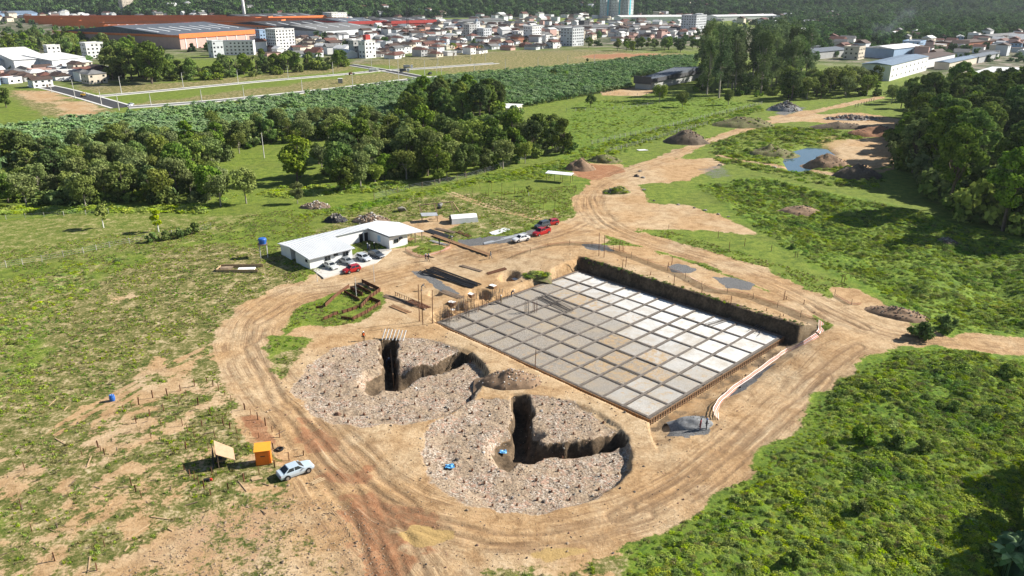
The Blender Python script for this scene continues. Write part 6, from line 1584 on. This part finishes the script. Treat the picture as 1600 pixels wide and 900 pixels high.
for x, y, h in lamps:
    p = P(x, y); hm = h / ppm(x, y); t = empty('street_lamp', p, random.uniform(-.3, .3), 'slim pale street lamp pole along the new roads', 'street lamp', 'street lamps along the new roads')
    new('pole', LP, t, (0, 0, 0), 0, (14, 14, hm)); MB().beam((0, 0, hm - .1), (1.3, 0, hm + .15), .1).build('arm', M_pole, t); MB().box((1.5, 0, hm + .16), (.6, .25, .12)).build('lamp_head', M_grey, t)
# power poles at left with cables
for k, (x, y, h) in enumerate(((413, 247, 9), (1003, 238, 0), (1630, 150, 0))):
    if not h: continue
    p = P(x, y); t = empty('power_pole', p, .4, 'pale concrete power pole on the grass between the two woods', 'pole'); MB().tube([(0, 0, 0), (0, 0, h)], [.16, .1], 8).build('shaft', M_pole, t); MB().box((0, 0, h - .5), (1.6, .12, .12)).build('cross_arm', M_woodd, t)

# ------------------------------------------------------------------ new roads of the building plots
M_asph = pm('asphalt', (.055, .055, .058), .9, .25, .3, bump=.2); M_asph2 = pm('grey_asphalt', (.15, .15, .15), .9, .2, .3, bump=.2); M_kerb = pm('kerb', (.68, .66, .62), .9, .15, .5)
def road(pts, w, mat, label, kerb=1.4, z=.06):
    pl = catmull(W(*pts), 12); d = np.gradient(pl, axis=0); d /= np.linalg.norm(d, axis=1, keepdims=True); n = np.stack([-d[:, 1], d[:, 0]], 1); p0 = pl[0]
    t = empty('road', (p0[0], p0[1], 0), 0); t['kind'] = 'structure'; t['label'] = label
    def strip(o0, o1, z0, z1, name, m):
        c = [np.column_stack([pl + n * o - p0, np.full(len(pl), zz)]) for o, zz in ((o0, z0), (o0, z1), (o1, z1), (o1, z0))]
        V = np.concatenate(c); k = len(pl); i = np.arange(k - 1); Fc = [np.stack([i + a * k, i + 1 + a * k, i + 1 + b * k, i + b * k], 1) for a, b in ((0, 1), (1, 2), (2, 3))]
        new(name, npmesh(name, V, np.concatenate(Fc), [m]), t)
    strip(-w / 2, w / 2, -.3, z, 'carriageway', mat); strip(w / 2 + .02, w / 2 + kerb, -.3, z + .14, 'kerb', M_kerb); strip(-w / 2 - kerb, -w / 2 - .02, -.3, z + .14, 'kerb', M_kerb)
road(((58, 133), (92, 140), (130, 150), (165, 160), (192, 168)), 9, M_asph, 'dark asphalt road between pale kerbs on the left')
road(((150, 151), (230, 144), (400, 128), (540, 116), (597, 110)), 5, M_asph2, 'upper road of the building plots', 1.6, .08)
road(((200, 168), (300, 161), (400, 152), (550, 136), (665, 122), (800, 112), (900, 102), (940, 97)), 6, M_asph2, 'lower road along the banana plantation', 2.0, .10)
road(((544, 101), (600, 110), (665, 122)), 7, M_asph, 'cross road between the building plots', 1.4, .12)
road(((606, 110), (662, 107), (775, 99)), 6, M_asph2, 'upper right road of the building plots', 1.6, .14)

# ------------------------------------------------------------------ town
def wallm(n, c): return pm('wall_' + n, c, .85, .12, .25, bump=.05, rnd=.15)
WALLC = {k: wallm(k, c) for k, c in dict(white=(.80, .79, .77), cream=(.68, .60, .48), grey=(.45, .45, .44), blue=(.30, .42, .58), pink=(.62, .40, .34), orange=(.78, .21, .06), brick=(.40, .17, .10), dark=(.08, .08, .085), teal=(.10, .50, .60), red=(.45, .06, .05), pale=(.60, .62, .64)).items()}
ROOFC = {k: pm('roof_' + k, c, .8, .3, .4, bump=.25, rnd=.3) for k, c in dict(brown=(.095, .062, .050), red=(.15, .066, .050), grey=(.17, .17, .17), white=(.72, .72, .71), dark=(.06, .06, .065), blue=(.16, .22, .30), slate=(.12, .14, .17), rust=(.42, .13, .06)).items()}
WIN = {}
for key, (w, h) in dict(house=(1.3, 1.2), flat=(1.5, 1.3)).items(): WIN[key] = MB().box((0, 0, 0), (w, .12, h)).mesh('window', M_glass)
DOOR = MB().box((0, 0, 1.0), (.95, .12, 2.05)).mesh('door', M_woodd)
HOUSE_CACHE = {}
def gable(w, d, h, rise, o=.5):
    mb = MB(); x, y = w / 2 + o, d / 2 + o
    V = [(-x, -y, h - .15), (x, -y, h - .15), (x, y, h - .15), (-x, y, h - .15), (-x, 0, h + rise), (x, 0, h + rise)]
    return mb.add(V, [(0, 1, 5, 4), (2, 3, 4, 5), (1, 2, 5), (3, 0, 4), (3, 2, 1, 0)])
def hip(w, d, h, rise, o=.5):
    x, y = w / 2 + o, d / 2 + o; k = max(.3, w / 2 - d / 2)
    V = [(-x, -y, h - .1), (x, -y, h - .1), (x, y, h - .1), (-x, y, h - .1), (-k, 0, h + rise), (k, 0, h + rise)]
    return MB().add(V, [(0, 1, 5, 4), (2, 3, 4, 5), (1, 2, 5), (3, 0, 4), (3, 2, 1, 0)])
def house(x, y, rz, w, d, fl, wall, roof, rk, label, group=None, name='house', cat='house', z=0.0, win=True, extra=None, winr=1.0):
    t = empty(name, (x, y, z), rz, label, cat, group); h = 3.0 * fl
    MB().box((0, 0, h / 2 - .5), (w, d, h + 1)).build('wall', WALLC[wall], t)
    if rk == 'flat':
        MB().box((0, 0, h + .12), (w + .3, d + .3, .2)).build('roof', ROOFC[roof], t)
        mb = MB()
        for a, b, sx, sy in ((0, -d / 2, w, .2), (0, d / 2, w, .2), (-w / 2, 0, .2, d), (w / 2, 0, .2, d)): mb.box((a, b, h + .5), (sx + .2, sy + .2, .75))
        mb.build('parapet', WALLC[wall], t)
    else: (hip if rk == 'hip' else gable)(w, d, h, min(w, d) * .22).build('roof', ROOFC[roof], t)
    if win:
        nf = max(1, int(w / 3.2)); ns = max(1, int(d / 3.2)); wm = WIN['flat' if fl > 2 else 'house']
        for f in range(fl):
            zz = 3.0 * f + 1.6
            for k in range(nf):
                if random.random() < .92 * winr: new('window', wm, t, ((k + .5) / nf * w - w / 2, -d / 2 - .03, zz))
            for k in range(ns):
                if random.random() < .8 * winr: new('window', wm, t, (-w / 2 - .03, (k + .5) / ns * d - d / 2, zz), math.pi / 2)
        if fl <= 2: new('door', DOOR, t, (w * .18, -d / 2 - .05, 0))
    return t
def block(px0, px1, py, hpx, wall, label, rz=.85, roof='grey', rk='flat', dr=.8, name='apartment_block', cat='building', winr=1.0):
    c = P((px0 + px1) / 2, py); k = ppm((px0 + px1) / 2, py); span = (px1 - px0) / k; h = hpx / k
    w = span / (math.cos(rz) + dr * math.sin(abs(rz))); d = w * dr; fl = max(1, round(h / 3.0))
    t = house(c.x, c.y + d * .5, rz, w, d, fl, wall, roof, rk, label, None, name, cat, max(0.0, float(hill_h(np.array([c.x]), np.array([c.y]))[0])), True, None, winr); t.scale.z = h / (fl * 3.0)
    return t, w, d, fl * 3.0
for a in (((415, 458, 80, 32, 'white', 'white six-storey apartment block behind the tree row'), {}), ((400, 419, 73, 24, 'blue', 'blue block left of the white six-storey apartments'), {}), ((724, 745, 62, 22, 'grey', 'grey building with a blue-grey tower in town'), {}), ((745, 768, 62, 16, 'pale', 'pale block right of the grey tower building'), {}),
          ((800, 820, 62, 12, 'white', 'low white block at the left of the pair above the meadow'), {}), ((818, 846, 63, 20, 'white', 'white apartment block with a stair tower above the meadow'), {}), ((876, 913, 72, 26, 'pale', 'grey-white apartment block above the meadow'), {}), ((904, 921, 49, 15, 'dark', 'dark fronted block in front of the white sheds'), {}),
          ((1065, 1106, 52, 26, 'pale', 'large pale block left of the eucalyptus tops'), {}), ((68, 92, 92, 19, 'white', 'tall white block behind the left sheds'), {}), ((125, 158, 91, 22, 'white', 'white three-storey block at the edge of the left wood'), {}), ((40, 76, 137, 12, 'white', 'white house at the start of the new asphalt road'), dict(roof='brown', rk='gable')),
          ((87, 118, 123, 11, 'white', 'white flat-roofed house with dark windows near the new road'), {}), ((172, 192, 20, 22, 'white', 'white tower at the top left in front of the hill'), dict(dr=.6)), ((186, 208, 25, 24, 'cream', 'cream block right of the white tower at top left'), {}), ((545, 565, 90, 24, 'grey', 'grey wing of the red-topped block'), {}), ((560, 586, 91, 24, 'white', 'white block with a red top behind the new roads'), {}),
          ((1352, 1378, 20, 16, 'white', 'white block on the hillside, upper right'), {}), ((1305, 1330, 40, 7, 'white', 'low white building on the hillside, upper right'), {}), ((290, 330, 28, 8, 'white', 'white building at the foot of the hill behind the factory'), {}), ((350, 365, 22, 10, 'pale', 'pale block at the foot of the hill near the chimney'), {}), ((503, 540, 33, 12, 'white', 'white school-like building behind the factory'), {}),
          ((1320, 1356, 93, 18, 'cream', 'cream building with a stair tower right of the tree row'), {}), ((1412, 1452, 82, 16, 'blue', 'blue and white works building behind the white warehouse'), dict(roof='white')), ((325, 348, 90, 24, 'pale', 'pale grey shed front beside the factory'), {}), ((345, 396, 86, 20, 'white', 'wide white building in front of the factory'), dict(rz=.15, dr=.4))):
    block(*a[0], **a[1])
t, w, d, h = block(566, 582, 91, 26, 'white', 'narrow white stairwell of the red-topped block'); MB().box((0, 0, h + 2.5), (w * .7, d * .7, 5)).build('red_top', WALLC['red'], t)
t, w, d, h = block(740, 750, 60, 24, 'pale', 'slim blue-grey tower of the church-like building'); MB().box((0, 0, h + 2), (w * .6, d * .6, 4), top=.3).build('spire', ROOFC['blue'], t)
for x0, x1, wc, lb in ((937, 956, 'pale', 'leftmost tower of the turquoise-topped group'), (953, 975, 'white', 'middle tower of the turquoise-topped group'), (972, 990, 'pale', 'rightmost tower of the turquoise-topped group')):
    t, w, d, h = block(x0, x1, 29, 32, wc, lb, .85, 'white', 'flat', .8, 'tower_block', 'tower'); MB().box((-w * .2, -d / 2 - .2, h / 2), (w * .22, .5, h + 3)).build('turquoise_strip', WALLC['teal'], t); MB().box((0, 0, h + 3), (w * .4, d * .4, 5)).build('turquoise_top', WALLC['teal'], t)
# sheds by three ground corners (front left, front right, back left)
def shed(A_, B_, C_, h, wall, roof, label, rise=.06, fascia=None, sky=0, name='shed', cat='building', pil=0, wins=0, openf=False):
    a, b, c = U(*A_), U(*B_), U(*C_); e = b - a; L = np.linalg.norm(e); e /= L; n = np.array([-e[1], e[0]]); D = max(8.0, abs((c - a) @ n)); rz = math.atan2(e[1], e[0])
    t = empty(name, (a[0], a[1], 0), rz, label, cat)
    if openf:
        MB().box((L / 2, D - .2, h / 2), (L, .3, h)).build('rear_wall', WALLC[wall], t)
        for x in np.linspace(.3, L - .3, 8): MB().box((x, .3, h / 2), (.35, .35, h)).build('column', M_grey, t)
    else: MB().box((L / 2, D / 2, h / 2 - .5), (L, D, h + 1)).build('wall', WALLC[wall], t)
    r = rise * D
    mb = MB(); V = [(-.6, -.6, h), (L + .6, -.6, h), (L + .6, D + .6, h), (-.6, D + .6, h), (-.6, D / 2, h + r + .3), (L + .6, D / 2, h + r + .3)]
    mb.add(V, [(0, 1, 5, 4), (2, 3, 4, 5), (1, 2, 5), (3, 0, 4), (3, 2, 1, 0)]).build('roof', ROOFC[roof], t)
    if fascia:
        MB().box((L / 2, -.8, h + .2), (L + 1.4, .3, 4.4)).build('fascia', WALLC[fascia], t); MB().box((L + .8, D / 2, h + .2), (.3, D + 1.2, 2.2)).build('fascia', WALLC[fascia], t); MB().box((-.8, D / 2, h + .2), (.3, D + 1.2, 2.2)).build('fascia', WALLC[fascia], t)
    for k in range(pil): MB().box((L * (k + .5) / pil, -.15, h / 2), (.8, .5, h)).build('pilaster', WALLC['white'], t)
    sk = MB().box((0, 0, 0), (2.6, D * .16, .5)).mesh('skylight', WALLC['pale'])
    for k in range(sky): new('skylight', sk, t, (L * (k + .5) / sky, D * .27, h + r * .5 + .5), 0, rot=(math.atan2(r + .3, D / 2 + .6), 0, 0))
    for row in range(2 if wins else 0):
        for k in range(wins): new('window', WIN['flat'], t, (L * (k + .5) / wins, -.04, h * (.28 + .4 * row)))
    return t
shed((283, 77), (420, 66), (210, 60), 12, 'pink', 'slate', 'largest factory hall with orange eaves and pink walls', .04, 'orange', 9, 'factory_hall', 'factory', 9)
for k_, (x0, y0, x1, y1, dy, lb) in enumerate(((165, 52, 290, 49.5, 3.2, 'short dark factory hall left of the largest one'), (150, 47.5, 430, 45, 2.4, 'long dark-roofed factory hall just behind the largest one'), (112, 44, 440, 42, 2.0, 'second long factory hall behind the largest one'), (82, 41, 540, 38.8, 1.7, 'very long factory hall in the middle of the works'), (60, 38.2, 420, 36.6, 1.4, 'long factory hall near the back of the works'), (40, 36, 400, 34.6, 1.2, 'rearmost long factory hall below the hill'))):
    shed((x0, y0), (x1, y1), (x0 - 4, y0 - dy), 8 + k_ * .4, 'orange', 'dark' if k_ % 2 else 'rust', lb, .03, 'orange', 9, 'factory_hall', 'factory')
shed((440, 55), (535, 51), (425, 45), 9, 'pink', 'dark', 'factory hall with an orange eave right of the blue block', .03, 'orange', 5, 'factory_hall', 'factory', 8)
shed((545, 45), (604, 43), (530, 38), 8, 'pink', 'slate', 'short factory hall in the middle of the works', .03, 'red', 3, 'factory_hall', 'factory')
shed((612, 44), (692, 41), (598, 37), 8, 'red', 'dark', 'red factory hall at the right end of the works', .03, 'red', 4, 'factory_hall', 'factory')
shed((400, 37), (510, 33), (388, 31), 8, 'orange', 'dark', 'orange factory hall behind the works, below the hill', .03, 'orange', 5, 'factory_hall', 'factory')
shed((505, 58), (590, 52), (500, 48), 7, 'pale', 'grey', 'grey ribbed shed in front of the works', .05, None, 5)
shed((-30, 112), (30, 108), (-30, 98), 7, 'white', 'white', 'white shed at the left edge of the picture')
shed((25, 112), (82, 108), (20, 96), 8, 'white', 'white', 'larger white shed right of the edge one', .06, None, 0)
shed((84, 110), (136, 104), (80, 99), 7, 'pale', 'white', 'pale shed below the tall white block')
shed((1389, 127), (1447, 110), (1362, 119), 10, 'white', 'blue', 'large white warehouse with a blue-grey roof and rows of windows', .05, None, 0, 'warehouse', 'building', 0, 9)
shed((1512, 127), (1640, 138), (1520, 112), 5, 'grey', 'white', 'long open-fronted shed with a pale roof on the right', .03, None, 0, 'open_shed', 'building', 0, 0, True)
shed((1482, 109), (1530, 98), (1475, 104), 5, 'cream', 'blue', 'blue-roofed low shed right of the white warehouse')
shed((1528, 99), (1560, 92), (1522, 94), 5, 'grey', 'slate', 'dark-roofed low shed behind the blue-roofed one')
shed((1445, 108), (1490, 98), (1440, 98), 7, 'white', 'brown', 'white gabled hall right of the big warehouse')
shed((1395, 92), (1440, 86), (1388, 84), 8, 'blue', 'white', 'blue-sided hall behind the big warehouse')
shed((1235, 97), (1325, 88), (1232, 90), 6, 'grey', 'slate', 'wide slate-roofed hall behind the tree row')
shed((1490, 78), (1560, 72), (1486, 73), 6, 'brick', 'brown', 'brown-roofed hall at the right edge of town')
shed((1550, 66), (1612, 61), (1546, 62), 6, 'grey', 'grey', 'grey-roofed open hall by the far green field')
shed((970, 34), (1090, 33), (968, 32.6), 8, 'white', 'white', 'long low white hall right of the turquoise towers')
shed((1120, 33), (1215, 31), (1119, 31.6), 8, 'white', 'white', 'long low white hall behind the eucalyptus tops')
shed((875, 52), (960, 49), (872, 49), 6, 'white', 'grey', 'pale hall behind the dark block')
shed((985, 52), (1055, 49), (982, 49), 6, 'cream', 'brown', 'cream-walled hall with a long front wall')
shed((700, 40), (790, 37.5), (698, 38), 6, 'pale', 'grey', 'grey hall at the foot of the forested hill')
t = shed((992, 138), (1016, 140), (1000, 108), 5, 'grey', 'slate', 'long low shed with a dark overhanging roof by the paved yard', .03, 'dark', 0, 'long_shed')
t = shed((782, 178), (802, 179), (784, 171), 3, 'cream', 'white', 'small white-roofed shed at the edge of the middle wood', .05)
shed((0, 28), (60, 26.5), (-3, 26.5), 8, 'blue', 'blue', 'dark blue hall at the top left corner')
# chimney and lattice mast
p = P(383, 34); t = empty('chimney', p, 0, 'tall slim white factory chimney', 'chimney'); MB().tube([(0, 0, 0), (0, 0, 48)], [3.0, 2.0], 14).build('shaft', WALLC['white'], t, smooth=True); MB().tube([(0, 0, 40), (0, 0, 44)], [2.35, 2.3], 14).build('band', WALLC['blue'], t)
p = P(638, 66); t = empty('lattice_mast', p, 0, 'tall dark lattice mast rising from the town', 'mast'); hm = 62
for k in range(3):
    a = 2.094 * k; MB().beam((1.6 * math.cos(a), 1.6 * math.sin(a), 0), (.5 * math.cos(a), .5 * math.sin(a), hm), .34).build('leg', M_dark, t)
mb = MB()
for z in range(0, hm, 3):
    r0, r1 = 1.6 - 1.1 * z / hm, 1.6 - 1.1 * (z + 3) / hm
    for k in range(3):
        a, b = 2.094 * k, 2.094 * (k + 1); mb.beam((r0 * math.cos(a), r0 * math.sin(a), z), (r1 * math.cos(b), r1 * math.sin(b), z + 3), .16)
mb.build('bracing', M_dark, t)
# ordinary houses
def houses(pts, n, sp, label, group, fls=(1, 1, 2), zf=None, rot=.9, size=(9, 14)):
    for q in rand_in(W(*pts), n, sp):
        if not in_frame(np.array([q[0]]), np.array([q[1]]), 30)[0]: continue
        wc = random.choices(('white', 'cream', 'grey', 'pink', 'pale', 'blue', 'brick'), (7, 3, 2, 1, 2, .5, .8))[0]; rc = random.choices(('brown', 'red', 'grey', 'white', 'dark'), (6, 3, 2, 1.2, .7))[0]; rk = random.choices(('gable', 'hip', 'flat'), (5, 3, 1.3))[0]; fl = random.choice(fls)
        if rk == 'flat' and fl > 1: rc = 'grey'
        z = float(hill_h(np.array([q[0]]), np.array([q[1]]))[0]) if zf else 0.0
        lb = '%s-walled house with a %s %s roof %s' % (wc, rc, rk if rk != 'hip' else 'hipped', label)
        house(q[0], q[1], random.choice((0, math.pi / 2)) + rot + random.gauss(0, .12), random.uniform(*size), random.uniform(7, 10), fl, wc, rc, rk, lb, '%s, %s walls, %s %s roofs' % (group, wc, rc, rk), z=max(0, z), winr=.7)
houses(((-20, 134), (60, 126), (168, 132), (170, 112), (90, 108), (-20, 116)), 30, 11, 'in the cluster at the left edge', 'left houses', (1, 1, 1, 2), None, .85)
houses(((590, 92), (700, 88), (790, 80), (905, 74), (905, 60), (790, 58), (590, 62), (470, 64), (460, 80), (545, 88)), 150, 11, 'in the middle of town', 'town houses')
houses(((910, 66), (1060, 62), (1060, 46), (820, 44), (560, 50), (700, 58), (905, 58)), 70, 14, 'in the back of town', 'rear town houses')
houses(((1240, 86), (1330, 80), (1420, 76), (1560, 84), (1600, 80), (1600, 64), (1480, 62), (1240, 66)), 30, 15, 'among the trees on the right', 'right houses')
houses(((0, 30), (400, 30), (700, 34), (700, 26), (400, 22), (0, 16)), 46, 26, 'far off at the foot of the hill', 'far houses', (1, 2, 2), True, .9, (12, 20))
houses(((1000, 26), (1240, 44), (1240, 30), (1000, 22)), 16, 24, 'far off behind the eucalyptus', 'far right houses', (1, 2), True, .9, (12, 20))
# the mass of far houses that cannot be counted: one object of small gabled boxes
def fabric(name, pts, n, label, zf=False, smax=1.0):
    q = rand_in(W(*pts), n, 9); q = q[in_frame(q[:, 0], q[:, 1], 20)]; V, Fc, mi = [], [], []
    for x, y in q:
        w, d, h = random.uniform(8, 15) * smax, random.uniform(7, 11) * smax, random.choice((3, 3, 4, 6, 6.5, 9)); a = random.choice((0, 1.571)) + .9 + random.gauss(0, .15); r = random.choice((0, .2, .25, .3)) * d; z = max(0.0, float(hill_h(np.array([x]), np.array([y]))[0])) if zf else 0.0
        ca, sa = math.cos(a), math.sin(a); T = lambda X_, Y_, Z_: (x + X_ * ca - Y_ * sa, y + X_ * sa + Y_ * ca, z + Z_)
        b = len(V); V += [T(sx * w / 2, sy * d / 2, zz) for zz in (-1, h) for sx, sy in ((-1, -1), (1, -1), (1, 1), (-1, 1))]
        wm = random.choices((0, 1, 2, 3), (6, 2, 2, 1))[0]; Fc += [(b, b + 1, b + 5, b + 4), (b + 1, b + 2, b + 6, b + 5), (b + 2, b + 3, b + 7, b + 6), (b + 3, b, b + 4, b + 7)]; mi += [wm] * 4
        rm = random.choices((4, 5, 6, 7), (5, 3, 3, 2.5))[0]; o = .5; b = len(V); V += [T(-w / 2 - o, -d / 2 - o, h), T(w / 2 + o, -d / 2 - o, h), T(w / 2 + o, d / 2 + o, h), T(-w / 2 - o, d / 2 + o, h), T(-w / 2 - o, 0, h + r + .1), T(w / 2 + o, 0, h + r + .1)]
        Fc += [(b, b + 1, b + 5, b + 4), (b + 2, b + 3, b + 4, b + 5), (b + 1, b + 2, b + 5, b + 5), (b + 3, b, b + 4, b + 4)]; mi += [rm] * 4
        for k in range(random.randint(1, 4)):
            u_ = random.uniform(-.4, .4) * w; zz = random.choice((1.2, 1.2, h - 2.0)); b = len(V); V += [T(u_, -d / 2 - .06, zz), T(u_ + 1.3, -d / 2 - .06, zz), T(u_ + 1.3, -d / 2 - .06, zz + 1.2), T(u_, -d / 2 - .06, zz + 1.2)]; Fc.append((b, b + 1, b + 2, b + 3)); mi.append(8)
    me = bpy.data.meshes.new(name); me.from_pydata(V, [], [tuple(dict.fromkeys(f)) for f in Fc])
    for m in (WALLC['white'], WALLC['cream'], WALLC['pale'], WALLC['pink'], ROOFC['brown'], ROOFC['red'], ROOFC['grey'], ROOFC['white'], M_glass): me.materials.append(m)
    me.polygons.foreach_set('material_index', mi); tag(new(name, me), label, 'houses', None, 'stuff')
fabric('town_fabric', ((560, 62), (760, 58), (920, 60), (1085, 64), (1085, 40), (900, 38), (560, 44)), 330, 'crowded roofs and walls in the back of the town')
fabric('town_fabric', ((1225, 92), (1330, 86), (1480, 92), (1640, 90), (1640, 60), (1330, 58), (1215, 60)), 130, 'crowded houses among the trees on the right')
fabric('town_fabric', ((-40, 38), (150, 34), (420, 32), (720, 36), (720, 24), (420, 16), (150, 10), (-60, 8)), 300, 'pale houses climbing the foot of the hill', True, 1.3)
fabric('town_fabric', ((730, 38), (1250, 40), (1330, 50), (1330, 24), (1000, 20), (730, 28)), 170, 'pale houses at the foot of the right-hand hill', True, 1.2)
fabric('town_fabric', ((400, 92), (560, 92), (560, 62), (400, 62)), 40, 'houses between the white apartments and the factory')
# ------------------------------------------------------------------ haze
ht = NT('haze_air')
pv = ht.n('ShaderNodeVolumePrincipled'); pv.inputs['Color'].default_value = (.80, .88, 1.0, 1); pv.inputs['Density'].default_value = .00004; pv.inputs['Anisotropy'].default_value = .2
ht.t.links.new(pv.outputs[0], ht.out.inputs['Volume'])
hb = MB().box((0, 5100, 225), (19000, 10800, 480)).build('haze', ht.mat)
tag(hb, 'thin bluish summer haze over the valley', None, None, 'stuff')
# ------------------------------------------------------------------ smoke drifting from the yard on the right
st = NT('smoke_air'); sp_ = st.n('ShaderNodeVolumePrincipled'); sp_.inputs['Color'].default_value = (.75, .85, 1.0, 1); sp_.inputs['Anisotropy'].default_value = .2
sco = st.n('ShaderNodeTexCoord').outputs['Object']; sn_ = st.noise(.07, 4, .6, sco)
ln_ = st.n('ShaderNodeVectorMath', operation='LENGTH', i_0=st.n('ShaderNodeMapping', i_Vector=sco, i_Scale=(1 / 38, 1 / 12, 1 / 16)).outputs[0]).outputs['Value']
st.set(sp_.inputs['Density'], st.math('MULTIPLY', st.math('MULTIPLY', st.mr(sn_, .48, .66), st.mr(ln_, .95, .3)), .012)); st.t.links.new(sp_.outputs[0], st.out.inputs['Volume'])
q = U(1385, 78); so = MB().box((0, 0, 0), (78, 26, 34)).build('smoke', st.mat, None, (q[0], q[1], 17.5), .2); so.rotation_euler = (0, -.35, .2); so.location.z = 26
tag(so, 'thin bluish smoke drifting over the houses on the right', None, None, 'stuff')
